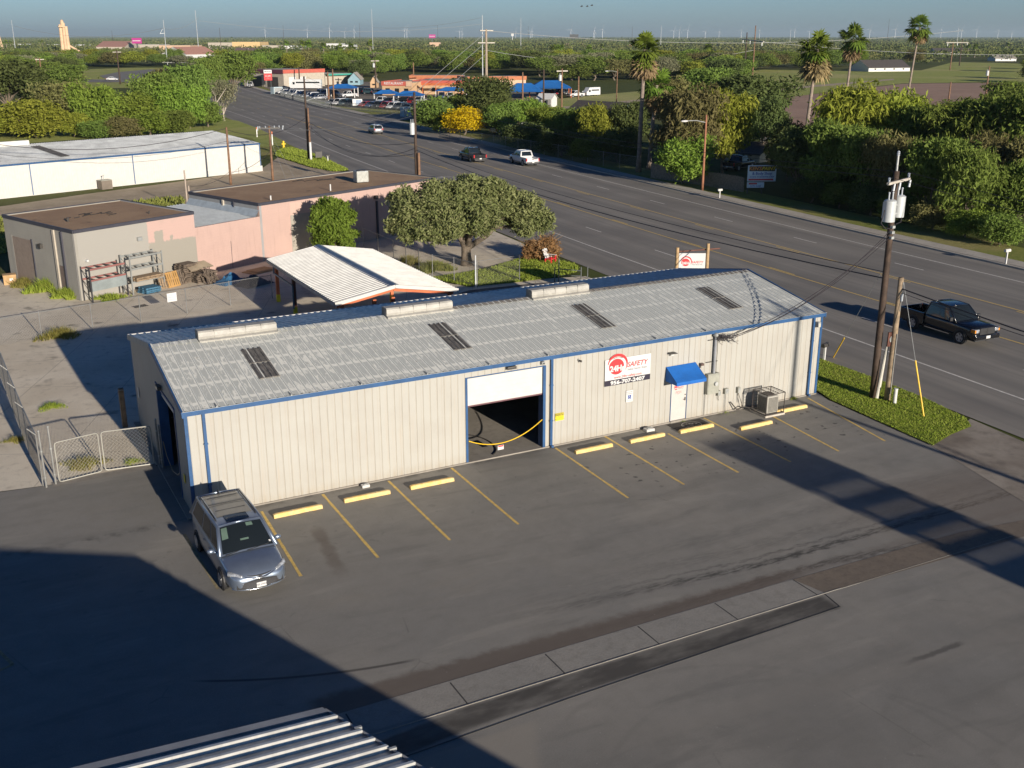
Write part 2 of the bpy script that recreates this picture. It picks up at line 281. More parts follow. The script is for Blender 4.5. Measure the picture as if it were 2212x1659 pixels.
YELF = paint('faded_yellow_line', (0.30, 0.25, 0.14), 0.85, var=0.3, scale=8)
WHT = paint('white_line_paint', (0.68, 0.64, 0.57), 0.8, var=0.2, scale=4)
def sheet(name, pts, z, mat, rim=None):      # flat piece of ground from a polygon of (x, y)
    b = MB(); b.poly([(p[0], p[1], z) for p in pts])
    o = b.build(name, mat, kind='structure')
    if o.data.polygons[0].normal.z < 0: o.data.flip_normals()
    return o
def P(*uv): return [tuple(G(u, v))[:2] for u, v in uv]
gb = MB()
gb.poly([(-20000, -3000, -0.03), (24000, -3000, -0.03), (24000, 26000, -0.03), (-20000, 26000, -0.03)]); gb.build('ground', SCRUB, kind='structure')
# highway
RN = [(-140, 31.0), (-60, 35.2), (-5.5, 38.7), (5, 39.3), (35, 40.9), (45, 41.7), (95, 45.5), (117, 47.15), (137, 49.2), (156, 51.1), (188, 53.9), (240, 57.3), (300, 62.5), (360, 70), (420, 79), (480, 90)]
RY = np.array([a for a, b in RN]); RX = np.array([b for a, b in RN])
def rx(y):                                    # x of the near white edge line
    return float(np.interp(y, RY, RX)+np.interp(y-14, RY, RX)+np.interp(y+14, RY, RX))/3
def rs(y): return (rx(y+1)-rx(y-1))/2
def strip(name, o0, o1, y0, y1, z, mat, step=6, wobble=0):
    b = MB(); n = max(1, int((y1-y0)/step)); ys = [y0+(y1-y0)*i/n for i in range(n+1)]
    vs = []
    for y in ys:
        w = random.uniform(-wobble, wobble)
        vs += [(rx(y)+o0+w, y, z), (rx(y)+o1, y, z)]
    b.add(vs, [(2*i, 2*i+1, 2*i+3, 2*i+2) for i in range(n)])
    return b.build(name, mat, kind='structure')
def highway():
    b = MB(); ys = [-140+5*i for i in range(125)]; vs = []
    for y in ys: vs += [(rx(y)-4.4, y, 0.0), (rx(y)+25.2, y, 0.0)]
    b.add(vs, [(2*i, 2*i+1, 2*i+3, 2*i+2) for i in range(len(ys)-1)])
    o = b.build('highway', ROADS, kind='structure'); uv = o.data.uv_layers.new(name='UVMap')
    for pl in o.data.polygons:
        for li in pl.loop_indices:
            vi = o.data.loops[li].vertex_index; uv.data[li].uv = (0.0 if vi % 2 == 0 else 29.6, ys[vi//2])
highway()
strip('white_edge_line', -0.07, 0.07, -140, 470, 0.008, WHT); strip('white_edge_line', 21.6, 21.74, -140, 470, 0.008, WHT)
strip('yellow_lane_line', 8.1, 8.24, -140, 200, 0.008, YEL); strip('yellow_lane_line', 14.5, 14.64, -140, 200, 0.008, YEL)
for o_, y_, m_ in ((4.05, 31.4, WHT), (18.35, 42.6, WHT), (8.4, 46.0, YEL), (14.2, 40.0, YEL)):
    k = -10 if m_ is WHT else -8
    b = MB()
    for i in range(k, 36):
        y0 = y_+12.2*i; y1 = y0+3.0; w = 0.065
        if y1 > 470: break
        b.add([(rx(y0)+o_-w, y0, 0.009), (rx(y0)+o_+w, y0, 0.009), (rx(y1)+o_+w, y1, 0.009), (rx(y1)+o_-w, y1, 0.009)], [(0, 1, 2, 3)])
    b.build('dashed_lane_line', m_, kind='structure')
def arrow(u, v):                                # turn arrow
    p = G(u, v); a = MB(); s = Vector((rs(p.y), 1, 0)).normalized(); r = Vector((s.y, -s.x, 0))
    def q(x, y): return p+r*x+s*y+Vector((0, 0, 0.009))
    a.poly([q(0.1, -1.6), q(0.22, -1.6), q(0.22, 1.0), q(0.1, 1.0)]); a.poly([q(0.22, 1.0), q(-0.9, 1.3), q(-0.9, 1.0), q(0.1, 0.8)]); a.poly([q(-0.8, 0.7), q(-0.8, 1.6), q(-1.7, 1.15)])
    a.build('turn_arrow_marking', WHT, kind='structure')
arrow(978, 384); arrow(1010, 390)
strip('sidewalk', 25.6, 27.3, -60, 176, 0.14, WALK, wobble=0.05); strip('kerb', 25.2, 25.6, -60, 176, 0.12, WALK)
strip('sidewalk', 25.6, 27.4, 197, 430, 0.14, WALK, wobble=0.05); strip('kerb', 25.2, 25.6, 197, 430, 0.12, WALK)
def kface(y0, y1, off):
    b = MB(); n = int((y1-y0)/6); ys = [y0+(y1-y0)*i/n for i in range(n+1)]; vs = []
    for y in ys: vs += [(rx(y)+off, y, 0), (rx(y)+off, y, 0.12)]
    b.add(vs, [(2*i, 2*i+1, 2*i+3, 2*i+2) for i in range(n)]); b.build('kerb_face', WALK, kind='structure')
kface(-60, 176, 25.2); kface(197, 430, 25.2)
strip('verge', 27.3, 32.5, -60, 176, 0.05, ROUGH, wobble=0.3); strip('verge', 27.4, 60, 197, 430, 0.06, ROUGH)
strip('grass_strip', -13, -4.4, 122, 460, 0.05, ROUGH, wobble=0.2)
# parking lot, swale, aprons
sheet('parking_lot', [(-140, -120), (34.0, -120), (34.3, -12), (30.6, -9.6), (29.8, -7.9), (30.2, -1), (30.6, 0.3), (30.3, 6.1), (-4.2, 5.7), (-8, 6.1), (-70, 7.5), (-140, 9)], 0.004, ASPH)
sheet('driveway_apron', P((2012, 963), (2096, 905), (2212, 955), (2500, 1060), (2640, 1260), (2480, 1210), (2212, 1085)), 0.012, RUST)
sheet('swale_strip', [(-4, -15.1), (0.0, -14.95), (16.5, -15.08), (16.2, -13.92), (0.8, -13.85), (-4, -13.8)], 0.010, STRIP); sheet('swale_strip', [(16.5, -15.08), (26, -15.4), (29, -15.6), (29, -14.8), (24, -14.1), (16.2, -13.92)], 0.010, TANS)
JO = MB(); b = MB(); b.box(0.0, 17.2, -15.105, -15.075, 0.0, 0.018); b.box(17.2, 25.5, -15.40, -15.38, 0.0, 0.014, Matrix.Rotation(-0.008, 4, 'Z') @ Matrix.Translation((0, 0.42, 0)))

for x in (10.1, 13.0, 16.2, 6.9, 3.9, 0.9): JO.box(x-0.02, x+0.02, -15.06, -13.95, 0.0, 0.0135)
b.build('concrete_lip', STRIP, kind='structure')
b = MB()
for p0, p1 in (((16.45, -15.15), (16.3, -15.95)), ((16.3, -15.95), (6.4, -16.1)), ((6.4, -16.1), (1.0, -16.3))): b.bar((*p0, 0.008), (*p1, 0.008), 0.03, 0.012)
b.build('lot_joint', paint('joint_tar', (0.05, 0.048, 0.045), 0.9), kind='structure'); JO.build('swale_joint', paint('joint_tar', (0.05, 0.048, 0.045), 0.9), kind='structure')
LINES = [((565, 1105), (650, 1245)), ((697, 1068), (817, 1205)), ((839, 1039), (972, 1167)), ((975, 1011), (1120, 1133)), ((1200, 968), (1357, 1076)), ((1307, 943), (1478, 1047)), ((1443, 937), (1595, 1021)), ((1520, 903), (1708, 998)), ((1655, 892), (1812, 975)), ((1745, 860), (1912, 953))]
for a, c in LINES:
    A = G(*a); Cc = G(*c); b = MB(); d = (Cc-A).normalized(); n = Vector((-d.y, d.x, 0))*0.055; z = Vector((0, 0, 0.009))
    vs = []; k = 24
    for i in range(k+1):
        q = A.lerp(Cc, i/k)+z; j = random.uniform(0.8, 1.1); vs += [q-n*j, q+n*j]
    b.add(vs, [(2*i, 2*i+1, 2*i+3, 2*i+2) for i in range(k)]); b.build('parking_line', YEL, kind='structure')
for a, c in (((398, 1154), (471, 1273)), ((-30, 1380), (28, 1436)), ((28, 1436), (-30, 1462))):
    A = G(*a); Cc = G(*c); b = MB(); d = (Cc-A).normalized(); n = Vector((-d.y, d.x, 0))*0.05; z = Vector((0, 0, 0.009)); b.quad(A-n+z, Cc-n+z, Cc+n+z, A+n+z); b.build('parking_line', YELF, kind='structure')
# yard behind the long building
sheet('yard', [(-60, 6.4), (-8, 6.2), (-4.4, 5.75), (-0.2, 5.9), (0.2, 11.5), (30.3, 11.5), (34.5, 12), (34.6, 28.5), (24.9, 30.5), (23.8, 33.5), (27.5, 34), (33.4, 36.6), (36.6, 40), (37.6, 52), (33.8, 53.4), (15, 45), (0.7, 37.7), (-3.2, 47.8), (-60, 26)], 0.002, YARD)
sheet('driveway', [(16, 17.0), (34.9, 17.5), (34.9, 27.2), (30, 28.2), (25.0, 28.4), (20, 26)], 0.006, dirt_mat('old_asphalt', (0.19, 0.17, 0.15), (0.15, 0.135, 0.12), (0.24, 0.21, 0.18), 0.4))
def lawn(name, pts, z, mat, dens, h, seed=1, cull=300):
    sheet(name, pts, z, mat)
    rg = np.random.default_rng(seed); A = np.array(pts); lo = A.min(0); hi = A.max(0); area = (hi-lo).prod(); n = int(min(60000, area*dens)); q = rg.uniform(lo, hi, (n, 2))
    ins = np.zeros(n, bool); j = len(A)-1
    for i in range(len(A)):
        xi, yi = A[i]; xj, yj = A[j]; c_ = ((yi > q[:, 1]) != (yj > q[:, 1])) & (q[:, 0] < (xj-xi)*(q[:, 1]-yi)/(yj-yi+1e-9)+xi); ins ^= c_; j = i
    q = q[ins]; n = len(q); a = rg.uniform(0, 2*np.pi, n); hh = h*rg.uniform(0.4, 1.2, n); w = h*0.35*rg.uniform(0.6, 1.4, n); lx = rg.normal(0, h*0.5, (n, 2))
    V = np.zeros((n, 3, 3)); V[:, 0, :2] = q-np.c_[np.cos(a), np.sin(a)]*w[:, None]; V[:, 1, :2] = q+np.c_[np.cos(a), np.sin(a)]*w[:, None]; V[:, 2, :2] = q+lx; V[:, :2, 2] = z; V[:, 2, 2] = z+hh
    npmesh(name+'_blades', V.reshape(-1, 3), np.arange(3*n).reshape(-1, 3), BLADE if mat is LAWN else BLADE2, label='short blades of grass growing on the '+name.replace('_', ' '), cat='grass', kind='stuff')
def blade_mat(name, a, b, dry):
    t = NT(name); v = t.pos(); n = t.noise(v, 3, 4); n2 = t.noise(v, 30, 2); c = t.mix(t.ramp(n, 0.3, 0.7), a, b); c = t.mix(t.ramp(n2, 0.55, 0.75, 0, 0.7), c, dry)
    d = t.n('BsdfDiffuse'); t.set(d.inputs[0], c); tr = t.n('BsdfTranslucent'); t.set(tr.inputs[0], c); m = t.n('MixShader'); m.inputs[0].default_value = 0.35
    t.t.links.new(d.outputs[0], m.inputs[1]); t.t.links.new(tr.outputs[0], m.inputs[2]); t.t.links.new(m.outputs[0], t.out.inputs[0]); return t.m
BLADE = blade_mat('grass_blades', (0.24, 0.33, 0.04), (0.36, 0.42, 0.08), (0.50, 0.42, 0.17))
BLADE2 = blade_mat('rough_blades', (0.22, 0.26, 0.055), (0.30, 0.31, 0.09), (0.45, 0.36, 0.17))
lawn('grass_island', [(30.4, 6.2), (34.7, 6.0), (34.75, 0.9), (34.5, -3), (33.9, -6.0), (33.2, -6.9), (31.5, -7.2), (29.75, -7.75), (29.85, -6.2), (30.1, -3), (30.25, -1.1), (30.6, 0.1)], 0.05, LAWN, 420, 0.06, 3)
lawn('grass_plot', [(24.1, 33.2), (25.4, 29.3), (29.2, 28.9), (31.8, 29.0), (34.6, 29.8), (35.6, 31.0), (36.1, 32.6), (35.7, 34.5), (34.6, 36.4), (33.2, 36.3), (29.5, 34.2), (27, 33.6)], 0.05, LAWN, 160, 0.13, 4)
lawn('roadside_grass', P((596, 330), (610, 322), (628, 320), (658, 327), (700, 342), (752, 368), (740, 370), (720, 371), (672, 362), (640, 352), (596, 338)), 0.05, LAWN, 60, 0.25, 5)
sheet('roadside_meadow', P((440, 250), (470, 255), (515, 262), (562, 280), (618, 308), (622, 314), (600, 318), (560, 318), (545, 300), (440, 285)), 0.08, FIELD)
lawn('weedy_grass', P((-60, 470), (0, 470), (40, 470), (120, 460), (250, 438), (395, 425), (400, 448), (390, 470), (260, 490), (100, 530), (-60, 560)), 0.03, ROUGH, 12, 0.35, 7)
sheet('dirt_lot', P((-200, 470), (0, 446), (180, 420), (330, 400), (560, 368), (600, 340), (640, 352), (672, 362), (745, 372), (830, 400), (900, 440), (850, 520), (400, 520), (300, 470), (-200, 540)), 0.0, GRAVEL)
sheet('tall_grass_strip', P((-80, 318), (0, 314), (200, 299), (430, 283), (560, 282), (480, 268), (300, 277), (0, 290), (-80, 293)), 0.02, FIELD)
# far roads and fields
sheet('side_road', P((165, 178), (262, 178), (330, 180), (330, 174), (262, 172), (165, 172)), 0.08, ROADM)
sheet('side_road', P((215, 164), (255, 156), (320, 150.5), (372, 149), (372, 162), (330, 168), (262, 172), (225, 169)), 0.08, ROADM)
sheet('verge', P((150, 190), (345, 190), (372, 162), (372, 146), (300, 146), (170, 150)), 0.0, FIELD)
sheet('field_soil', P((1640, 300), (1690, 212), (1800, 198), (1950, 181), (2165, 178), (2212, 196), (2212, 250), (2000, 300)), 0.0, SOIL)
sheet('field_grass', P((1560, 200), (1600, 160), (1640, 150), (1760, 153), (1880, 152), (1990, 152), (2060, 134), (2240, 138), (2240, 180), (2165, 177), (1950, 180), (1800, 197), (1700, 211), (1600, 216)), 0.02, FIELD)
sheet('dirt_track', P((1640, 197), (1760, 184), (1930, 170), (1932, 173), (1760, 188), (1640, 202)), 0.04, GRAVEL)
sheet('side_street', [(rx(176)+25.2, 176), (95, 184), (135, 198), (132, 212), (98, 199), (86, 196.5), (rx(197)+25.2, 197)], 0.07, ROADM)
sheet('dealer_lot', P((608, 206), (700, 222), (760, 234), (850, 236), (1010, 240), (1130, 225), (1200, 200), (1040, 180), (900, 176), (700, 178), (560, 184)), 0.08, dirt_mat('dealer_pavement', (0.26, 0.22, 0.17), (0.22, 0.19, 0.15), (0.17, 0.15, 0.12), 0.1))
sheet('field_grass', P((1080, 260), (1110, 236), (1190, 216), (1260, 208), (1400, 196), (1440, 215), (1400, 240), (1200, 262)), 0.09, FIELD)
sheet('dirt_track', P((1130, 240), (1290, 224), (1400, 214), (1400, 219), (1290, 230), (1130, 244)), 0.12, GRAVEL)
# ------------------------------------------------------------------ metal panels
CREAM = None
def cream_mat():
    t = NT('cream_panel'); v = t.pos(); x, y, z = t.sep(v); n = t.noise(v, 0.7, 5); st = t.noise(t.pos(scale=(7, 7, 0.35)), 1.0, 5, 0.6)
    c = t.mix(t.ramp(n, 0.35, 0.7), (0.40, 0.39, 0.355), (0.375, 0.36, 0.325)); c = t.mix(t.ramp(st, 0.5, 0.8, 0, 0.35), c, (0.42, 0.33, 0.23))
    low = t.ramp(z, 0.0, 0.55, 1, 0); c = t.mix(t.math('MULTIPLY', low, t.ramp(st, 0.3, 0.65, 0.05, 0.6)), c, (0.33, 0.275, 0.20))
    pan = t.math('FRACT', t.math('DIVIDE', x, 0.9144)); c = t.mix(t.ramp(t.math('ABSOLUTE', t.math('SUBTRACT', pan, 0.5)), 0.47, 0.5, 0, 0.25), c, (0.33, 0.27, 0.2))
    return t.pbr(c, 0.5, 0, t.bump(n, 0.1, 0.02), spec=0.4)
CREAM = cream_mat()
GROOVE = paint('panel_groove', (0.36, 0.33, 0.275), 0.7)
BLUE = paint('blue_trim', (0.022, 0.080, 0.20), 0.45, var=0.15, scale=2)
WHITE = paint('white_paint', (0.56, 0.545, 0.51), 0.5, var=0.04, scale=2)
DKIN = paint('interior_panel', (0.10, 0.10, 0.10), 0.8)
def galv_mat():
    t = NT('weathered_galvanised_roof'); g = t.sep(t.pos()); x, y, z = g
    n = t.noise(t.pos(scale=(3.2, 0.75, 1)), 1.6, 7, 0.68, 0.6); n2 = t.noise(t.pos(scale=(9, 2.2, 1)), 2.0, 5, 0.65); big = t.noise(t.pos(), 0.25, 3)
    rib = t.math('ABSOLUTE', t.math('SUBTRACT', t.math('FRACT', t.math('DIVIDE', x, 0.3048)), 0.5))
    ribm = t.ramp(rib, 0.30, 0.44)           # near the rib the coating is intact
    pur = t.math('ABSOLUTE', t.math('SUBTRACT', t.math('FRACT', t.math('DIVIDE', t.math('ADD', y, 0.35), 1.45)), 0.5)); purm = t.ramp(pur, 0.05, 0.10, 1, 0)
    pat = t.ramp(t.math('ADD', n, t.math('MULTIPLY', t.math('SUBTRACT', big, 0.5), 0.30)), 0.40, 0.47)
    pat = t.math('MULTIPLY', pat, t.math('SUBTRACT', 1.0, t.math('MAXIMUM', t.math('MULTIPLY', ribm, 0.95), purm)))
    east = t.ramp(x, 12.0, 26.0, 0.0, 0.45)
    c = t.mix(t.ramp(n2, 0.35, 0.7), (0.76, 0.75, 0.68), (0.65, 0.65, 0.595)); c = t.mix(east, c, (0.52, 0.54, 0.51)); c = t.mix(t.math('MULTIPLY', pat, 0.9), c, (0.43, 0.445, 0.42))
    c = t.mix(t.ramp(n2, 0.62, 0.8, 0, 0.4), c, (0.29, 0.30, 0.29)); c = t.mix(t.ramp(t.noise(t.pos(), 6, 3), 0.66, 0.75, 0, 0.4), c, (0.36, 0.30, 0.2))
    return t.pbr(c, t.ramp(n2, 0.3, 0.7, 0.5, 0.65), 0.0, t.bump(n2, 0.12, 0.01))
GALV = galv_mat()
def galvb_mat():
    t = NT('galvanised_sky_tinted_roof'); n = t.noise(t.pos(scale=(4, 1, 1)), 2, 5); c = t.mix(t.ramp(n, 0.35, 0.7), (0.42, 0.45, 0.48), (0.32, 0.36, 0.40)); return t.pbr(c, t.ramp(n, 0.3, 0.7, 0.4, 0.55), 0.6, t.bump(n, 0.1, 0.01))  # bluish base colour carries the sky reflection of the far slope
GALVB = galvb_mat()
STEEL = paint('grey_steel', (0.36, 0.37, 0.36), 0.5, 0.3, var=0.2, scale=5)
def ribbed(b, O, U, V, Nn, lu, lv, period=0.3048, w=0.045, d=0.03, u0=0.0, top=None, bot=None, phase=0.1, groove=None, face=None):
    """profiled sheet: strips along V; ribs stand out by d (d<0: grooves)"""
    O, U, V, Nn = map(Vector, (O, U, V, Nn)); us = [u0]; k = math.floor((u0-phase)/period)
    prof = []
    while True:
        c = phase+k*period; k += 1
        if c-w > lu: break
        for du, dd in ((-w, 0), (-w*0.45, d), (w*0.45, d), (w, 0)):
            u = c+du
            if u0 < u < lu: prof.append((u, dd))
    prof = [(u0, 0)]+prof+[(lu, 0)]; top = top or (lambda u: lv); bot = bot or (lambda u: 0.0)
    for (a, da), (c, dc) in zip(prof, prof[1:]):
        if groove and da == d and dc == d: b.use(groove)
        elif face: b.use(face)
        b.add([O+U*a+V*bot(a)+Nn*da, O+U*c+V*bot(c)+Nn*dc, O+U*c+V*top(c)+Nn*dc, O+U*a+V*top(a)+Nn*da], [(0, 1, 2, 3)])
    return b
# ------------------------------------------------------------------ the long metal building
BL, BW, HE, HR = 30.3, 11.48, 4.12, 5.11
SL = (HR-HE)/(BW/2); SLEN = math.hypot(BW/2, HR-HE)
mb = thing('metal_building', 'long low cream metal building with blue trim and weathered grey gabled roof', 'building', (0, 0, 0))
X_, Y_, Z_ = Vector((1, 0, 0)), Vector((0, 1, 0)), Vector((0, 0, 1))
OD0, OD1, OH = 11.2, 14.72, 3.66; ED0, ED1, EH = 21.42, 22.34, 2.12
b = MB()
def fac(u0, u1, z0, z1): ribbed(b, (0, 0, z0), X_, Z_, -Y_, u1, z1-z0, d=-0.014, w=0.024, u0=u0, groove=GROOVE, face=CREAM)
fac(0, OD0, 0.03, HE); fac(OD0, OD1, OH, HE); fac(OD1, ED0, 0.03, HE); fac(ED0, ED1, EH, HE); fac(ED1, BL, 0.03, HE)
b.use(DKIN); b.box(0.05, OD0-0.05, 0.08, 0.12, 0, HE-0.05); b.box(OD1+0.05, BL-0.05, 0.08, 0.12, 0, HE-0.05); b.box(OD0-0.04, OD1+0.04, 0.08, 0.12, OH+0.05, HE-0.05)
b.build('front_wall', None, mb)
zt = lambda u: HE+SL*min(u, BW-u)-0.02
GD0, GD1, GH = 1.95, 5.45, 3.6
b = MB(); 
def gab(u0, u1, z0, x=0.0, n=-1):
    ribbed(b, (x, 0, 0), Y_, Z_, X_*n, u1, 1, d=-0.014, w=0.024, u0=u0, top=zt, bot=lambda u: z0, groove=GROOVE, face=CREAM)
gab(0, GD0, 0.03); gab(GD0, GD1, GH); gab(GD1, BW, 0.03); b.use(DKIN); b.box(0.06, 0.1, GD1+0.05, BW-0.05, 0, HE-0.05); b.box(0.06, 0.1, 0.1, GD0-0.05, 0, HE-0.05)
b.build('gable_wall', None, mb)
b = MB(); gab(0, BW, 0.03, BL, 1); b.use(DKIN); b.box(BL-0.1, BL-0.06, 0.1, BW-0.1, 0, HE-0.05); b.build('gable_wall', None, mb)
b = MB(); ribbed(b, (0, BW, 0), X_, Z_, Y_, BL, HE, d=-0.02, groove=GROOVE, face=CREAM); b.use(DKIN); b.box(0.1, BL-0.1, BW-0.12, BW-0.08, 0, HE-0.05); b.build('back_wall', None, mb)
b = MB(); b.box(-0.25, BL+0.02, -0.06, BW, -0.01, 0.055); b.build('floor_slab', CONC, mb)
NF = Vector((0, -SL, 1)).normalized(); VF = Vector((0, 1, SL)).normalized(); NB = Vector((0, SL, 1)).normalized(); VB = Vector((0, -1, SL)).normalized()
ov = 0.10
b = MB(); ribbed(b, Vector((-0.06, 0, HE+0.05))-VF*ov, X_, VF, NF, BL+0.12, SLEN+ov, d=0.035, w=0.045); b.build('roof_panel', GALV, mb, label='sunlit front slope with patchy worn coating')
b = MB(); ribbed(b, Vector((-0.06, BW, HE+0.05))-VB*ov, X_, VB, NB, BL+0.12, SLEN+ov, d=0.035, w=0.045); b.build('roof_panel', GALVB, mb, label='back slope facing away, tinted with reflected sky blue')
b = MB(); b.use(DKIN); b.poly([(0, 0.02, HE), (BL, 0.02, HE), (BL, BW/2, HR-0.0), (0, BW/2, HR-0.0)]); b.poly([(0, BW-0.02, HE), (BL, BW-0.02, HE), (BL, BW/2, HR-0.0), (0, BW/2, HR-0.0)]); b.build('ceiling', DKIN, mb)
RIDGE = paint('ridge_cap_metal', (0.30, 0.27, 0.23), 0.6, 0.2, var=0.3, scale=3)
for x0, x1 in ((-0.02, 1.8), (5.1, 9.9), (13.2, 17.2), (20.4, BL+0.02)):
    b = MB(); z = HR+0.07; w = 0.30
    n = max(1, int((x1-x0)/0.3048))
    m_ = GALV if x1 < 16 else RIDGE
    for i in range(n):
        a = x0+(x1-x0)*i/n; c = x0+(x1-x0)*(i+1)/n; m = a+0.05
        for q0, q1, h in ((a, m, 0.035), (m, c, 0.005)):
            b.add([(q0, BW/2-w, z-w*SL+h), (q1, BW/2-w, z-w*SL+h), (q1, BW/2, z+h), (q0, BW/2, z+h), (q0, BW/2+w, z-w*SL+h), (q1, BW/2+w, z-w*SL+h)], [(0, 1, 2, 3), (3, 2, 5, 4)])
    b.build('ridge_cap', m_, mb)
VENT = paint('vent_cover_metal', (0.36, 0.345, 0.31), 0.6, 0.0, var=0.15, scale=2.5)
for x0, x1 in ((1.83, 5.03), (9.95, 13.12), (17.23, 20.35)):
    b = MB(); ring = lambda x: [Vector((x, BW/2+y, HR+z)) for y, z in ((-0.40, -0.02), (-0.42, 0.05), (-0.27, 0.10), (-0.30, 0.20), (-0.27, 0.36), (-0.20, 0.42), (0.20, 0.42), (0.27, 0.36), (0.30, 0.20), (0.27, 0.10), (0.42, 0.05), (0.40, -0.02))]
    b.loft([ring(x0), ring(x1)]); o = b.build('ridge_vent', VENT, mb)
    for i in range(1, 5): b = MB(); xx = x0+(x1-x0)*i/5; b.box(xx-0.004, xx+0.004, BW/2-0.31, BW/2+0.31, HR+0.12, HR+0.424); b.build('vent_seam', VENT, o)
    for xa in (x0-0.012, x1): b = MB(); b.box(xa, xa+0.012, BW/2-0.29, BW/2+0.29, HR+0.08, HR+0.40); b.build('vent_end', RIDGE, o)
def skym():
    t = NT('skylight_panel'); n = t.noise(t.pos(scale=(7, 1.2, 1)), 2.5, 6, 0.7); c = t.mix(t.ramp(n, 0.3, 0.7), (0.060, 0.056, 0.052), (0.20, 0.185, 0.165)); return t.pbr(c, 0.6, 0, t.bump(n, 0.4, 0.02))
SKYL = skym()
for x0, y1 in ((3.18, 4.2), (11.33, 4.22), (18.58, 4.25), (25.88, 4.3)):
    for ya, yb in ((y1-1.32, y1), (y1-2.68, y1-1.40)):
        b = MB(); ribbed(b, Vector((x0, 0, HE+0.075))+VF*(ya/VF.y), X_, VF, NF, 0.84, (yb-ya)/VF.y, d=0.04, w=0.05, period=0.21, phase=0.1)
        e0 = Vector((x0, 0, HE+0.06))+VF*(ya/VF.y); b.add([e0, e0+X_*0.84, e0+X_*0.84+NF*0.045, e0+NF*0.045], [(0, 1, 2, 3)]); b.build('skylight', SKYL, mb)
# trims
b = MB(); b.box(-0.10, BL+0.12, -0.12, -0.10, HE-0.14, HE+0.03); b.box(-0.10, BL+0.12, -0.10, -0.012, HE-0.14, HE-0.12); b.box(-0.12, BL+0.12, -0.135, -0.12, HE+0.015, HE+0.035); b.build('eave_gutter', BLUE, mb)
b = MB(); b.box(-0.08, BL+0.12, -0.145, -0.125, HE+0.037, HE+0.052)
for i in range(11): x = 1.15+i*2.75; b.box(x-0.02, x+0.02, -0.15, 0.25, HE+0.04, HE+0.10)
b.build('gutter_strap', STEEL, mb)
b = MB(); b.box(-0.08, BL+0.1, BW+0.01, BW+0.10, HE-0.1, HE+0.075); b.build('back_eave_trim', WHITE, mb)
for x in (-0.095, BL+0.055):
    b = MB(); 
    for ya, za, yb, zb in ((-0.13, HE+0.04-0.13*SL, BW/2, HR+0.09),): 
        b.add([(x, ya, za-0.2), (x, yb, zb-0.2), (x, yb, zb+0.03), (x, ya, za+0.03), (x+0.06, ya, za-0.2), (x+0.06, yb, zb-0.2), (x+0.06, yb, zb+0.03), (x+0.06, ya, za+0.03)], [(0, 3, 2, 1), (4, 5, 6, 7), (3, 7, 6, 2), (0, 1, 5, 4), (0, 4, 7, 3)])
    b.build('rake_trim', BLUE, mb)
    b = MB(); ya, za, yb, zb = BW+0.13, HE+0.04-0.13*SL, BW/2, HR+0.09
    b.add([(x, ya, za-0.2), (x, yb, zb-0.2), (x, yb, zb+0.03), (x, ya, za+0.03), (x+0.06, ya, za-0.2), (x+0.06, yb, zb-0.2), (x+0.06, yb, zb+0.03), (x+0.06, ya, za+0.03)], [(0, 1, 2, 3), (4, 7, 6, 5), (3, 2, 6, 7), (0, 4, 5, 1), (0, 3, 7, 4)])
    b.build('rake_trim', VENT if x < 1 else BLUE, mb, label='unpainted grey metal edge behind the ridge' if x < 1 else None)
def trim(x0, x1, y0, y1, z0, z1, name='corner_trim', m=BLUE): bb = MB(); bb.box(x0, x1, y0, y1, z0, z1); return bb.build(name, m, mb)
trim(-0.025, 0.10, -0.028, 0.0, 0, HE-0.14); trim(-0.028, -0.003, 0.0, 0.10, 0, HE-0.1)
trim(BL-0.10, BL+0.028, -0.028, 0.0, 0, HE-0.14); trim(BL+0.003, BL+0.028, 0.0, 0.12, 0, HE-0.1)
for x in (0.66, 15.12, 29.72):
    b = MB(); b.box(x-0.055, x+0.055, -0.105, -0.02, 0.12, HE-0.14); b.box(x-0.055, x+0.055, -0.22, -0.02, 0.03, 0.12)
    o = b.build('downspout', BLUE, mb)
    for z in (1.2, 2.8): b = MB(); b.box(x-0.08, x+0.08, -0.112, -0.022, z, z+0.04); b.build('bracket', BLUE, o)
# overhead door
b = MB(); b.box(OD0-0.10, OD0-0.004, -0.03, 0.07, 0.05, OH+0.03); b.box(OD1+0.004, OD1+0.13, -0.05, 0.35, 0.05, OH+0.03); b.box(OD0-0.10, OD1+0.13, -0.032, 0.06, OH+0.032, OH+0.07); b.build('door_frame', BLUE, mb)
b = MB()
for i in range(6):
    z0 = 2.5+i*0.2; b.box(OD0+0.005, OD1, 0.045, 0.075, z0+0.006, min(z0+0.194, OH)); b.box(OD0+0.005, OD1, 0.052, 0.07, z0-0.006, z0+0.006)
o = b.build('overhead_door', WHITE, mb); b = MB(); b.box(OD0+0.01, OD1-0.01, 0.03, 0.08, 2.44, 2.495); b.build('bottom_bar', paint('reddish_bar', (0.12, 0.05, 0.06), 0.6), o)
# gable door frame
b = MB(); b.box(-0.03, 0.35, GD1-0.02, GD1+0.12, 0.03, GH+0.02); b.box(-0.03, 0.30, GD0-0.10, GD0, 0.03, GH+0.02); b.box(-0.04, 0.05, GD0-0.10, GD1+0.12, GH+0.021, GH+0.09); b.build('door_frame', BLUE, mb)
b = MB(); b.box(0.15, 0.2, GD0, GD1, GH-0.5, GH); b.build('overhead_door', WHITE, mb, label='side door rolled up almost fully')
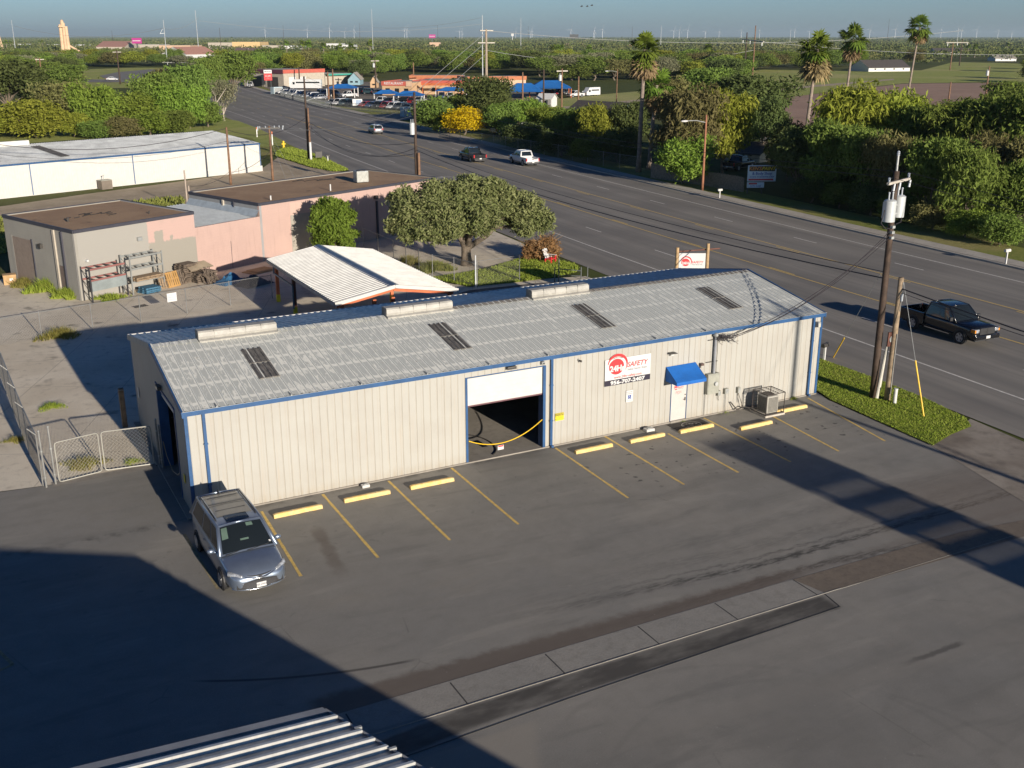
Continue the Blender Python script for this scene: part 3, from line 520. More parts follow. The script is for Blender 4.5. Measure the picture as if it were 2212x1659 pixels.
# entry door
WDOOR = paint('entry_door_paint', (0.50, 0.47, 0.44), 0.5, var=0.05)
b = MB(); b.box(ED0+0.035, ED1-0.035, -0.01, 0.03, 0.09, EH-0.03); dr = b.build('entry_door', WDOOR, mb)
b = MB(); b.box(ED0, ED0+0.03, -0.03, 0.03, 0.05, EH); b.box(ED1-0.03, ED1, -0.03, 0.03, 0.05, EH); b.box(ED0, ED1, -0.032, 0.03, EH-0.028, EH+0.01); b.build('door_frame', BLUE, mb)
b = MB(); b.box(ED1-0.13, ED1-0.08, -0.03, -0.01, 0.98, 1.14); b.cyl((ED1-0.105, -0.01, 1.05), (ED1-0.105, -0.06, 1.05), 0.015, n=8); b.bar((ED1-0.105, -0.055, 1.05), (ED1-0.22, -0.055, 1.05), 0.02); b.cyl((ED1-0.105, -0.01, 1.26), (ED1-0.105, -0.03, 1.26), 0.03, n=10); b.build('handle', paint('dark_metal', (0.05, 0.05, 0.05), 0.4, 0.5), dr)
b = MB(); b.box(ED0+0.0, ED1, -0.10, -0.03, 0.0, 0.09); b.build('door_sill', CONC, mb)
# ------------------------------------------------------------------ lettering
def text(name, s, size, mat, parent, M, off=0.0, shear=0.0, sx=1.0, depth=0.002, align='CENTER', space=1.0):
    c = bpy.data.curves.new(name, 'FONT'); c.body = s; c.size = size; c.offset = off; c.shear = shear; c.extrude = depth; c.align_x = align; c.align_y = 'CENTER'; c.space_character = space; c.resolution_u = 2
    o = bpy.data.objects.new(name, c); COL.objects.link(o); bpy.context.view_layer.update()
    me = bpy.data.meshes.new_from_object(o.evaluated_get(bpy.context.evaluated_depsgraph_get())); bpy.data.objects.remove(o)
    me.transform(M @ Matrix.Diagonal((sx, 1, 1, 1))); me.materials.clear(); me.materials.append(mat); me.name = name
    o = bpy.data.objects.new(name, me); COL.objects.link(o)
    if parent: o.parent = parent
    return o
SRED = paint('sign_red', (0.62, 0.035, 0.04), 0.5, var=0.05); SBLK = paint('sign_black', (0.022, 0.018, 0.035), 0.5, var=0.1); SWHT = paint('sign_white', (0.60, 0.595, 0.58), 0.45, var=0.03); SGRY = paint('sign_grey', (0.16, 0.16, 0.18), 0.5)
def disc(b, cx, cy, rx_, ry_, n=40): return b.poly([(cx+rx_*math.cos(2*math.pi*i/n), cy+ry_*math.sin(2*math.pi*i/n), 0) for i in range(n)])
def crescent(b, cx, cy, a0, a1, r, w, n=30):
    vs = []
    for i in range(n+1):
        t = i/n; a = math.radians(a0+(a1-a0)*t); k = w*math.sin(math.pi*min(1, t*0.9+0.08)); vs += [(cx+(r-k/2)*math.cos(a), cy+(r-k/2)*0.92*math.sin(a), 0), (cx+(r+k/2)*math.cos(a), cy+(r+k/2)*0.92*math.sin(a), 0)]
    return b.add(vs, [(2*i, 2*i+1, 2*i+3, 2*i+2) for i in range(n)])
def xf(b, M): b.v = [tuple(M @ Vector(v)) for v in b.v]; return b
def logo(parent, M, s=1.0, full=True):
    """red disc with a swoosh, 24Hr SAFETY; board is 2.4 x 1.2 centred on 0"""
    S = M @ Matrix.Scale(s, 4); T = Matrix.Translation
    b = MB(); disc(b, -0.60, 0.12, 0.40, 0.37); xf(b, S @ T((0, 0, 0.004))).build('emblem_disc', SRED, parent)
    b = MB(); crescent(b, -0.56, 0.17, 172, -38, 0.50, 0.13); xf(b, S @ T((0, 0, 0.0045))).build('emblem_arc', SRED, parent)
    b = MB(); crescent(b, -0.60, 0.12, 150, -60, 0.40, 0.05); xf(b, S @ T((0, 0, 0.0055))).build('emblem_gap', SWHT, parent)
    text('lettering', '24Hr', 0.36, SWHT, parent, S @ T((-0.57, 0.02, 0.007)), 0.014, 0.0)
    text('lettering', 'SAFETY', 0.32, SRED, parent, S @ T((0.47, 0.11, 0.005)), 0.005, 0.25)
    text('lettering', 'Safety Never Stops', 0.135, SGRY, parent, S @ T((0.48, -0.11, 0.005)), 0.0005, 0.2)
sg = thing('wall_sign', 'white 24Hr SAFETY board with phone number on the cream wall', 'sign', (19.0, -0.045, 2.92))
WM = Matrix(((1, 0, 0, 0), (0, 0, -1, 0), (0, 1, 0, 0), (0, 0, 0, 1)))
b = MB(); b.box(-1.2, 1.2, -0.008, 0.012, -0.6, 0.6); b.build('board', SWHT, sg)
logo(sg, WM @ Matrix.Translation((0, 0.13, 0.008)), 1.0)
text('lettering', 'www.24hr-safety.com', 0.165, SRED, sg, WM @ Matrix.Translation((0.0, -0.25, 0.012)), 0.002, 0.1)
b = MB(); b.box(-1.2, 1.2, -0.0115, -0.0085, -0.6, -0.345); b.build('phone_band', SBLK, sg)
text('lettering', '956-707-2407', 0.235, SWHT, sg, WM @ Matrix.Translation((0, -0.492, 0.013)), 0.010, 0.0, sx=1.36)
b = MB(); b.box(-0.18, 0.18, -0.004, 0.008, -0.27, 0.27); sg = thing('parking_sign', 'small white accessible parking sign below the phone number board', 'sign', (19.14, -0.04, 1.68)); b.build('board', SWHT, sg)
text('lettering', 'RESERVED', 0.07, SGRY, sg, WM @ Matrix.Translation((0, 0.19, 0.006))); text('lettering', 'PARKING', 0.07, SGRY, sg, WM @ Matrix.Translation((0, 0.11, 0.006)))
b = MB(); b.box(-0.075, 0.085, -0.008, -0.005, -0.13, 0.05); b.build('symbol_panel', paint('symbol_blue', (0.02, 0.06, 0.28), 0.5), sg)
b = MB(); crescent(b, 0.0, -0.065, 160, 400, 0.045, 0.018, 14); b.box(-0.012, 0.008, -0.03, 0.02, 0, 0.001); disc(b, -0.002, 0.032, 0.012, 0.012, 8); b.box(-0.01, 0.05, -0.045, -0.032, 0, 0.001); xf(b, WM @ Matrix.Translation((0, 0, 0.010))).build('wheelchair_symbol', SWHT, sg)
text('lettering', 'VAN ACCESSIBLE', 0.035, SGRY, sg, WM @ Matrix.Translation((0, -0.2, 0.006)))
sg = thing('caution_sign', 'yellow CAUTION sign on the cream wall right of the big door', 'sign', (15.55, -0.04, 1.32)); b = MB(); b.box(-0.21, 0.21, -0.004, 0.008, -0.17, 0.17); b.build('board', paint('caution_yellow', (0.75, 0.60, 0.02), 0.5), sg)
b = MB(); b.box(-0.2, 0.2, -0.008, -0.005, 0.055, 0.155); b.build('header', SBLK, sg); text('lettering', 'CAUTION', 0.085, paint('caution_yellow', (0.75, 0.60, 0.02), 0.5), sg, WM @ Matrix.Translation((0, 0.105, 0.010)), 0.002)
for i, s in enumerate(('DO NOT ENTER', 'AUTHORIZED', 'PERSONNEL ONLY')): text('lettering', s, 0.052, SBLK, sg, WM @ Matrix.Translation((0, 0.01-i*0.06, 0.006)))
# lettering on the entry door
d = MB(); d.box(21.70, 21.98, -0.018, -0.0105, 1.86, 1.93); d.build('number_plate', paint('bronze_plate', (0.12, 0.10, 0.06), 0.5), dr)
text('lettering', '2118', 0.07, SWHT, dr, Matrix.Translation((21.84, -0.019, 1.895)) @ WM, 0.001)
logo(dr, Matrix.Translation((21.86, -0.012, 1.62)) @ WM, 0.26)
for i in range(3): text('lettering', ('OPEN 24 HOURS', 'MONDAY - SUNDAY', 'CALL US')[i], 0.04, SRED, dr, Matrix.Translation((21.86, -0.012, 1.46-i*0.055)) @ WM)
# awning
AWN = paint('awning_canvas', (0.006, 0.115, 0.42), 0.75, var=0.1, scale=2)
b = MB(); x0, x1, d, zt_, zb = 21.08, 22.72, 0.85, 2.74, 2.10
aw = thing('awning', 'bright blue canvas awning over the entry door', 'awning', (0, -0.03, 0))
for i in range(8):
    t0, t1 = i/8, (i+1)/8; f = lambda t: (-d*t, zt_+(zb+0.12-zt_)*(t**1.0)-0.03*math.sin(math.pi*t))
    (ya, za), (yb, zc) = f(t0), f(t1); b.quad((x0, ya, za), (x0, yb, zc), (x1, yb, zc), (x1, ya, za))
b.quad((x0, -d, zb+0.12), (x0, -d, zb-0.02), (x1, -d, zb-0.02), (x1, -d, zb+0.12))
b.poly([(x0, 0, zt_), (x0, -d, zb+0.12), (x0, -d, zb-0.02), (x0, 0, zb-0.02)]); b.poly([(x1, 0, zt_), (x1, -d, zb+0.12), (x1, -d, zb-0.02), (x1, 0, zb-0.02)])
b.build('canopy', AWN, aw); b = MB(); b.box(x0-0.005, x1+0.005, -d-0.008, -d-0.001, zb-0.03, zb-0.01); b.build('valance_edge', AWN, aw)
# wall lights, boxes, meter
GREY = paint('utility_grey', (0.33, 0.33, 0.28), 0.55, 0.1, var=0.12, scale=4); DARK = paint('dark_fixture', (0.055, 0.05, 0.045), 0.5); LENS = paint('lamp_lens', (0.5, 0.47, 0.4), 0.2)
def flood(name, lab, x, z, w=0.32, lensm=LENS):
    t = thing(name, lab, 'wall light', (x, -0.02, z)); b = MB(); b.box(-w/2, w/2, -0.18, -0.02, -0.02, 0.10); b.box(-0.04, 0.04, -0.05, 0.0, -0.06, 0.04); bevel(b.build('housing', DARK, t), 0.01); b = MB(); b.add([(-w/2+0.02, -0.185, 0.08), (w/2-0.02, -0.185, 0.08), (w/2-0.02, -0.12, -0.03), (-w/2+0.02, -0.12, -0.03)], [(0, 1, 2, 3)]); b.build('lens', lensm, t); return t
flood('flood_light', 'dark floodlight above the overhead door', 13.16, 3.86, 0.42)
t = thing('security_camera', 'small pale camera at the top right of the overhead door', 'camera', (14.66, -0.02, 3.82)); b = MB(); b.box(-0.07, 0.07, -0.16, 0, 0, 0.13); bevel(b.build('body', STEEL, t), 0.02); b = MB(); b.cyl((0, -0.16, 0.06), (0, -0.19, 0.06), 0.035, n=10); b.build('lens', DARK, t)
t = thing('spotlight', 'tiny dark spotlight high on the wall left of the board', 'wall light', (16.45, -0.02, 3.73)); b = MB(); b.box(-0.03, 0.03, -0.04, 0, -0.04, 0.06); b.build('bracket', STEEL, t); b = MB(); b.cyl((0, -0.03, 0), (0.06, -0.16, -0.03), 0.03, 0.05, n=10); b.build('lamp_head', DARK, t)
t = thing('solar_light', 'flat dark solar light high above the blue awning', 'wall light', (21.30, -0.02, 3.36)); b = MB(); b.box(-0.16, 0.16, -0.30, -0.02, 0.03, 0.06); b.build('solar_panel', DARK, t); b = MB(); b.box(-0.08, 0.08, -0.16, 0, -0.08, 0.028); b.build('body', WHITE, t)
t = thing('wall_lamp', 'small bronze lamp between the awning and the meter box', 'wall light', (23.02, -0.02, 2.56)); b = MB(); b.box(-0.08, 0.08, -0.16, 0, 0, 0.10); b.build('cap', paint('bronze_lamp', (0.10, 0.06, 0.05), 0.5), t); b = MB(); b.cyl((0, -0.08, 0), (0, -0.08, -0.12), 0.05, 0.035, n=10); b.build('lens', LENS, t)
t = thing('wall_pack', 'pale wall light near the right corner under the eave', 'wall light', (29.95, -0.03, 3.62)); b = MB(); b.box(-0.08, 0.08, -0.2, 0, -0.12, 0.14); bevel(b.build('housing', STEEL, t), 0.02); b = MB(); b.box(-0.06, 0.06, -0.205, -0.201, -0.10, 0.06); b.build('lens', LENS, t)
mt = thing('meter_box', 'tall grey electric meter cabinet on the wall right of the awning', 'meter box', (23.66, -0.02, 1.12)); b = MB(); b.box(-0.33, 0.33, -0.22, 0, 0, 0.98); bevel(b.build('cabinet', GREY, mt), 0.012); b = MB(); b.box(-0.30, 0.30, -0.235, -0.2205, 0.03, 0.94); b.build('door', GREY, mt)
b = MB(); b.cyl((0.10, -0.236, 0.5), (0.10, -0.34, 0.5), 0.10, 0.09, n=18); b.build('meter', paint('meter_glass', (0.45, 0.46, 0.45), 0.2), mt)
b = MB(); b.tube([(0.07, -0.10, 0.98), (0.07, -0.10, 2.0), (0.07, -0.10, 2.75)], 0.062, 12); b.build('conduit', paint('conduit_grey', (0.30, 0.31, 0.33), 0.5, 0.3), mt); b = MB(); b.sphere((0.05, -0.12, 2.80), 0.12, 0.14, 0.11, 12, 7); b.build('weatherhead', STEEL, mt); b = MB(); b.tube([(0.24, -0.03, 2.6), (0.25, -0.05, 2.0), (0.23, -0.05, 1.4), (0.24, -0.05, 0.98)], 0.014, 6); b.box(-0.35, 0.30, -0.05, -0.01, 1.5, 1.53); b.box(-0.30, 0.24, -0.05, -0.01, 2.55, 2.58); b.build('brace_and_cable', DARK, mt)
b = MB(); b.tube([(-0.30, -0.04, 0), (-0.31, -0.04, -1.05)], 0.012, 6); b.build('ground_wire', DARK, mt)
def jbox(lab, x, z, w, h, tail):
    t = thing('junction_box', lab, 'junction box', (x, -0.02, z)); b = MB(); b.box(-w/2, w/2, -0.14, 0, -h/2, h/2); bevel(b.build('box', GREY, t), 0.01); b = MB(); b.box(-w/2+0.02, w/2-0.02, -0.147, -0.1405, -h/2+0.02, h/2-0.02); b.build('cover', STEEL, t)
    b = MB(); b.tube([(0, -0.05, -h/2), (0, -0.05, -h/2-tail*0.6), (0.04, -0.06, -h/2-tail)], 0.013, 6); b.build('cable', DARK, t)
jbox('round topped grey box with looped cable beside the meter cabinet', 24.12, 1.05, 0.17, 0.24, 0.25); jbox('square grey box with dangling cable right of the meter cabinet', 24.56, 1.08, 0.22, 0.26, 1.0); jbox('small grey disconnect box above the caged air conditioner', 25.30, 1.02, 0.15, 0.28, 0.5)
# tangled service wires at the weatherhead
b = MB(); rnd = random.Random(3)
for i in range(34):
    p = [Vector((23.72+rnd.uniform(-0.04, 0.08), -0.22, 3.88+rnd.uniform(-0.14, 0.08)))]; q = Vector((24.15+rnd.uniform(-0.2, 0.75), -0.3+rnd.uniform(-0.15, 0.2), 3.68+rnd.uniform(-0.15, 0.2)))
    for k in range(1, 6): p.append(p[0].lerp(q, k/5)+Vector((rnd.uniform(-.10, .10), rnd.uniform(-.10, .10), rnd.uniform(-.12, .12))))
    b.tube(p, 0.010, 4)
b.build('wire_tangle', paint('cable_black', (0.03, 0.025, 0.03), 0.6), label='tangle of black service wires hanging at the weatherhead', cat='wires')
# ------------------------------------------------------------------ wheel stops
def ystop():
    t = NT('worn_yellow_stop'); v = t.pos(); n = t.noise(v, 5, 6, 0.7); f = t.noise(v, 30, 3)
    c = t.mix(t.ramp(n, 0.35, 0.6), (0.72, 0.47, 0.14), (0.66, 0.50, 0.24)); c = t.mix(t.ramp(n, 0.62, 0.7, 0, 0.85), c, (0.34, 0.27, 0.18)); c = t.mix(t.ramp(f, 0.55, 0.7, 0, 0.3), c, (0.4, 0.28, 0.1)); return t.pbr(c, 0.8, 0, t.bump(f, 0.4, 0.01))
STOP = ystop()
stops = [(3.50, -1.375, 'leftmost yellow wheel stop right beside the silver van'), (6.25, -1.305, 'second yellow wheel stop from the silver van'), (8.95, -1.35, 'third yellow wheel stop from the van, nearest the overhead door on its left'), (16.58, -1.20, 'first yellow wheel stop right of the overhead door'), (19.33, -1.235, 'yellow wheel stop with a broken edge below the phone number board'), (21.97, -1.30, 'yellow wheel stop touching the round emblem doormat'), (24.61, -2.24, 'yellow wheel stop in front of the meter cabinet, set farther from the wall'), (27.54, -1.32, 'last yellow wheel stop, right of the caged air conditioner')]
for i, (x, y, lab) in enumerate(stops):
    b = MB(); rr = random.Random(i); rings = []
    for k in range(19):
        t = -0.93+1.86*k/18; e = 0.6 if k in (0, 18) else 1.0; w = 0.095+rr.uniform(-0.006, 0.006); h = 0.155*(0.82 if k in (0, 18) else 1)+rr.uniform(-0.005, 0.005); j = (rr.random() < 0.3)*rr.uniform(0, 0.03)
        rings.append([Vector((t, -w*1.05+j, 0.0)), Vector((t, -w*1.0+j, h*0.3)), Vector((t, -w*0.72, h*0.92)), Vector((t, -w*0.45, h)), Vector((t, w*0.45, h)), Vector((t, w*0.72, h*0.92)), Vector((t, w*1.05, 0.0))])
    b.loft(rings); o = b.build('wheel_stop', STOP, label=lab, cat='wheel stop', group='yellow concrete wheel stops along the cream wall'); o.location = (x, y, 0.006); o.rotation_euler = (0, 0, rr.uniform(-0.02, 0.02))
# doormat with oval emblem
dm = thing('doormat', 'dark doormat with a white oval emblem outside the entry door', 'doormat', (22.15, -0.72, 0.006)); b = MB(); b.box(-1.0, 0.85, -0.45, 0.50, 0, 0.014); b.build('mat', paint('mat_rubber', (0.045, 0.038, 0.032), 0.9, var=0.2, scale=8), dm)
b = MB()
for i in range(48):
    a0, a1 = 2*math.pi*i/48, 2*math.pi*(i+1)/48; b.quad((0.5*math.cos(a0), 0.40*math.sin(a0), 0.0175), (0.5*math.cos(a1), 0.40*math.sin(a1), 0.0175), (0.46*math.cos(a1), 0.36*math.sin(a1), 0.0175), (0.46*math.cos(a0), 0.36*math.sin(a0), 0.0175))
rr = random.Random(5)
for i in range(26):
    x = rr.uniform(-0.36, 0.36); y = rr.uniform(-0.22, 0.22)
    if (x/.42)**2+(y/.3)**2 < 1: b.box(x-0.05*rr.random()-0.01, x+0.06*rr.random()+0.01, y-0.025, y+0.025*rr.random(), 0.0165, 0.0172)
b.build('emblem', paint('emblem_grey', (0.32, 0.30, 0.26), 0.8), dm)
# caged air conditioner
ac = thing('air_conditioner', 'white condenser unit inside a black bar cage beside the wall', 'air conditioner', (26.35, -1.0, 0.0)); b = MB(); b.box(-0.62, 0.55, -0.6, 0.5, 0.0, 0.09); b.build('concrete_pad', WALK, ac)
BAR = paint('cage_bar', (0.045, 0.035, 0.03), 0.6); UNIT = paint('condenser_white', (0.34, 0.325, 0.285), 0.5, var=0.1)
b = MB(); b.box(-0.38, 0.32, -0.38, 0.32, 0.10, 0.93); bevel(b.build('cabinet', UNIT, ac), 0.05, 3); b = MB()
for i in range(13): z = 0.17+i*0.055; b.box(-0.31, 0.25, -0.395, -0.381, z, z+0.026); b.box(-0.395, -0.381, -0.31, 0.25, z, z+0.026)
b.build('grille', DARK, ac); b = MB(); b.cyl((-0.03, -0.03, 0.93), (-0.03, -0.03, 0.955), 0.28, n=24); b.build('fan_guard', DARK, ac)
b = MB(); X0, X1, Y0, Y1, Z1 = -0.58, 0.50, -0.56, 0.42, 1.10
for x in (X0, X1):
    for y in (Y0, Y1): b.bar((x, y, 0.09), (x, y, Z1), 0.03)
for z in (Z1, 0.12):
    b.bar((X0, Y0, z), (X1, Y0, z), 0.03); b.bar((X0, Y1, z), (X1, Y1, z), 0.03); b.bar((X0, Y0, z), (X0, Y1, z), 0.03); b.bar((X1, Y0, z), (X1, Y1, z), 0.03)
for k in range(1, 6): y = Y0+(Y1-Y0)*k/6; b.bar((X0, y, Z1), (X1, y, Z1), 0.018)
for k in range(1, 3): x = X0+(X1-X0)*k/3; b.bar((x, Y0, Z1), (x, Y1, Z1), 0.018)
for k in range(1, 7): z = 0.12+(Z1-0.12)*k/7; b.bar((X0, Y1, z), (X1, Y1, z), 0.014)
b.build('cage', BAR, ac); b = MB(); b.tube([(-0.5, 0.3, 0.15), (-0.9, 0.6, 0.25), (-1.2, 0.75, 0.10), (-1.5, 0.9, 0.5)], 0.03, 6); b.tube([(-0.4, 0.4, 0.2), (-0.8, 0.8, 0.12), (-1.05, 0.92, 0.9)], 0.014, 6); b.build('hose', DARK, ac)
t = thing('ground_box', 'small pale plastic box on the ground at the wall foot', 'box', (20.0, -0.42, 0.0)); b = MB(); b.box(-0.22, 0.22, -0.16, 0.16, 0, 0.14); bevel(b.build('base', WHITE, t), 0.03, 2); b = MB(); b.box(-0.12, 0.12, -0.08, 0.08, 0.14, 0.17); b.build('lid', STEEL, t)
t = thing('ground_box', 'small pale box at the wall foot between van and overhead door', 'box', (6.55, -0.32, 0.0)); b = MB(); b.box(-0.16, 0.16, -0.11, 0.11, 0, 0.12); bevel(b.build('base', WHITE, t), 0.025, 2); b = MB(); b.box(-0.07, 0.07, -0.05, 0.05, 0.12, 0.14); b.build('lid', STEEL, t)
# rope/chain in the doorway
ch = thing('barrier_rope', 'yellow barrier rope sagging across the overhead doorway', 'rope', (0, 0, 0)); b = MB(); b.tube([(OD0+0.02+(OD1-OD0-0.04)*i/16, -0.02, 0.98+(0.35*i/16)-1.25*4*(i/16)*(1-i/16)*0.42) for i in range(17)], 0.022, 6); b.build('rope', paint('rope_yellow', (0.75, 0.48, 0.02), 0.6), ch)
b = MB(); b.box(12.55, 12.83, -0.055, -0.045, 0.34, 0.54); tg = b.build('tag', SWHT, ch); b = MB(); b.box(12.57, 12.81, -0.0575, -0.0552, 0.47, 0.53); b.build('tag_header', SRED, tg)
b = MB(); b.tube([(0.02, GD0+0.05, 1.1), (0.0, GD0+0.6, 0.75), (0.0, GD0+1.7, 0.5), (0.0, GD0+2.8, 0.75), (0.02, GD1-0.05, 1.15)], 0.015, 6); b.build('rope_line', paint('rope_tan', (0.45, 0.34, 0.2), 0.7), label='thin tan rope sagging across the gable doorway', cat='rope')
# things seen inside the shop door
b = MB()
b.tube([(12.15+0.85*math.cos(a/10), 1.5+1.4*math.sin(a/10), 0.075) for a in range(-12, 22)], 0.03, 6); b.build('floor_hose', DARK, label='black hose curling on the shop floor behind the yellow rope', cat='hose')
# signs & fittings on the shaded gable
t = thing('wall_sign', 'small white notice on the shaded gable wall', 'sign', (-0.03, 10.5, 1.74)); b = MB(); b.box(-0.01, 0, -0.14, 0.14, -0.24, 0.24); b.build('board', SWHT, t)
t = thing('wall_sign', 'small yellow caution label right of the gable doorway', 'sign', (-0.03, 1.0, 1.2)); b = MB(); b.box(-0.01, 0, -0.12, 0.12, -0.16, 0.16); b.build('board', paint('caution_yellow', (0.75, 0.60, 0.02), 0.5), t)
t = thing('flood_light', 'dark floodlight above the doorway in the gable wall', 'wall light', (-0.03, 4.3, 3.82)); b = MB(); b.box(-0.16, 0, -0.2, 0.2, -0.08, 0.08); b.build('housing', DARK, t); b = MB(); b.box(-0.165, -0.161, -0.17, 0.17, -0.07, 0.05); b.build('lens', LENS, t)
# ------------------------------------------------------------------ chain link fences
GPIPE = paint('galvanised_pipe', (0.27, 0.27, 0.26), 0.45, 0.4, var=0.15); GWIRE = paint('galvanised_wire', (0.22, 0.21, 0.19), 0.6, 0.1, var=0.1); DPIPE = paint('dark_pipe', (0.10, 0.11, 0.11), 0.5, 0.3)
def mesh_panel(b, A, Bp, z0, z1, s=0.10, r=0.0045):
    A = Vector((A[0], A[1], 0)); Bp = Vector((Bp[0], Bp[1], 0)); L = (Bp-A).length; d = (Bp-A)/L; h = z1-z0; n = Vector((-d.y, d.x, 0))
    for sg_ in (1, -1):
        k = -h
        while k < L+h:
            a0, a1 = (k, k+h) if sg_ > 0 else (k+h, k); t0, t1 = a0, a1; y0, y1 = 0.0, h
            def clip(t0, y0, t1, y1):
                for lim, lo in ((0, True), (L, False)):
                    if lo:
                        if t0 < lim and t1 < lim: return None
                        if t0 < lim: y0 += (y1-y0)*(lim-t0)/(t1-t0); t0 = lim
                        if t1 < lim: y1 += (y0-y1)*(lim-t1)/(t0-t1); t1 = lim
                    else:
                        if t0 > lim and t1 > lim: return None
                        if t0 > lim: y0 += (y1-y0)*(lim-t0)/(t1-t0); t0 = lim
                        if t1 > lim: y1 += (y0-y1)*(lim-t1)/(t0-t1); t1 = lim
                return t0, y0, t1, y1
            q = clip(t0, y0, t1, y1); k += s*1.414
            if not q: continue
            P0 = A+d*q[0]+Vector((0, 0, z0+q[1])); P1 = A+d*q[2]+Vector((0, 0, z0+q[3])); 
            if (P1-P0).length < 0.02: continue
            u = (P1-P0).normalized().cross(n)*r; w = n*r
            b.add([P0+u, P0-u*0.5+w*0.87, P0-u*0.5-w*0.87, P1+u, P1-u*0.5+w*0.87, P1-u*0.5-w*0.87], [(0, 1, 4, 3), (1, 2, 5, 4), (2, 0, 3, 5)])
def fence(label, pts, h, posts, toprail=True, s=0.12, r=0.0032, barb=0, pm=GPIPE, wm=GWIRE, group=None, pr=0.03):
    t = thing('chainlink_fence', label, 'fence', (pts[0][0], pts[0][1], 0), group=group); O = Vector((pts[0][0], pts[0][1], 0)); b = MB()
    for a, c in zip(pts, pts[1:]): mesh_panel(b, (a[0]-O.x, a[1]-O.y), (c[0]-O.x, c[1]-O.y), 0.04, h-0.03, s, r)
    b.build('wire_mesh', wm, t)
    for a, c in zip(pts, pts[1:]):
        A = Vector((a[0], a[1], 0))-O; Bp = Vector((c[0], c[1], 0))-O; L = (Bp-A).length; n = max(1, round(L/posts))
        for i in range(n+1):
            if i == n and c is not pts[-1]: continue
            q = A.lerp(Bp, i/n); bb = MB(); bb.cyl(q, q+Vector((0, 0, h+(0.05 if not barb else 0.0))), pr, n=8)
            if barb: dd = (Bp-A).normalized(); bb.bar(q+Vector((0, 0, h)), q+Vector((-dd.y*0.28*barb, dd.x*0.28*barb, h+0.30)), 0.03)
            bb.build('post', pm, t)
        if toprail: bb = MB(); bb.cyl(A+Vector((0, 0, h-0.02)), Bp+Vector((0, 0, h-0.02)), 0.021, n=6); bb.build('top_rail', pm, t)
        if barb:
            bb = MB(); dd = (Bp-A).normalized(); oo = Vector((-dd.y, dd.x, 0))*0.28*barb
            for f in (0.33, 0.66, 1.0): bb.tube([A+oo*f+Vector((0, 0, h+0.3*f)), Bp+oo*f+Vector((0, 0, h+0.3*f))], 0.006, 4)
            bb.build('barbed_wire', pm, t)
    return t
def q8(x, y): return ((x/2.37)/1.1302, (800+y/2.37)/1.1302)
fence('tall chain link fence with barbed wire arms running back along the left edge', [(-4.62, 5.79), (-4.80, 9.5), (-5.0, 15.5), (-5.2, 22.0), (-5.4, 29.3)], 2.15, 2.9, barb=1, s=0.12)
fence('low chain link fence crossing the concrete yard before the metal racks', [(-5.3, 28.2), (-2.56, 28.95), (3.25, 30.22), (9.19, 31.77), (12.2, 32.5)], 1.62, 3.0, toprail=True, s=0.11)
fn = fence('chain link fence between the carport and the broad tree', [(23.9, 46.3), (24.05, 40.0), (24.3, 33.1), (25.25, 31.4), (25.8, 29.0)], 1.75, 2.6, s=0.11, pm=GPIPE)
b = MB(); b.cyl((25.8-23.9, 29.0-46.3, 0), (25.8-23.9, 29.0-46.3, 2.3), 0.05, n=10); b.build('gate_post', paint('pale_post', (0.55, 0.57, 0.58), 0.5), fn, label='taller pale end post')
fence('chain link fence stretch crossing the small grass plot', [(25.9, 28.95), (29.49, 29.3)], 1.9, 3.4, s=0.11)
# dark rails by the drive (cable gate)
cg = thing('pipe_gate', 'low black pipe gate across the asphalt drive near the highway', 'gate', (0, 0, 0)); b = MB(); A = G(1197, 607, 0); 
def cg_pt(x, y): return G(500*0+ (1200+x/3.16)/1.1302, (400+y/3.16)/1.1302)
g0 = cg_pt(487, 915); g1 = cg_pt(518, 910); g2 = cg_pt(690, 890); g3 = cg_pt(740, 884)
for q, h in ((g0, 1.1), (g1, 1.7), (g2, 0.9), (g3, 0.9)): bb = MB(); bb.cyl(q, q+Vector((0, 0, h)), 0.045, n=8); bb.build('post', DPIPE, cg)
b.tube([g1+Vector((0, 0, 0.95)), g2+Vector((0, 0, 0.62))], 0.035, 6); b.tube([g1+Vector((0, 0, 0.45)), g2+Vector((0, 0, 0.25))], 0.03, 6); b.build('rail', DPIPE, cg)
# double gate at the left end
def gate(label, A, Bp, h, z0=0.06):
    t = thing('chainlink_gate', label, 'gate', (A[0], A[1], 0), group='gate leaves at the left end of the building'); d = Vector((Bp[0]-A[0], Bp[1]-A[1], 0)); L = d.length; d.normalize(); b = MB(); r = 0.12
    pts = [(r, z0), (L-r, z0), (L-0.03, z0+0.03), (L, z0+r), (L, h-r), (L-0.03, h-0.03), (L-r, h), (r, h), (0.03, h-0.03), (0, h-r), (0, z0+r), (0.03, z0+0.03), (r, z0)]
    b.tube([d*a+Vector((0, 0, z)) for a, z in pts], 0.028, 8); b.build('frame', paint('pale_gate_pipe', (0.36, 0.35, 0.31), 0.5, 0.2), t); b = MB(); mesh_panel(b, (d.x*0.03, d.y*0.03), (d.x*(L-0.03), d.y*(L-0.03)), z0+0.03, h-0.03, 0.11, 0.0042); b.build('wire_mesh', paint('pale_gate_wire', (0.34, 0.32, 0.27), 0.55, 0.1), t); return t
gate('left leaf of the pale chain link double gate', (-4.02, 5.72), (-2.36, 6.10), 1.72); gate('right leaf of the pale chain link double gate, touching the building', (-2.24, 6.12), (-0.35, 5.92), 1.72)
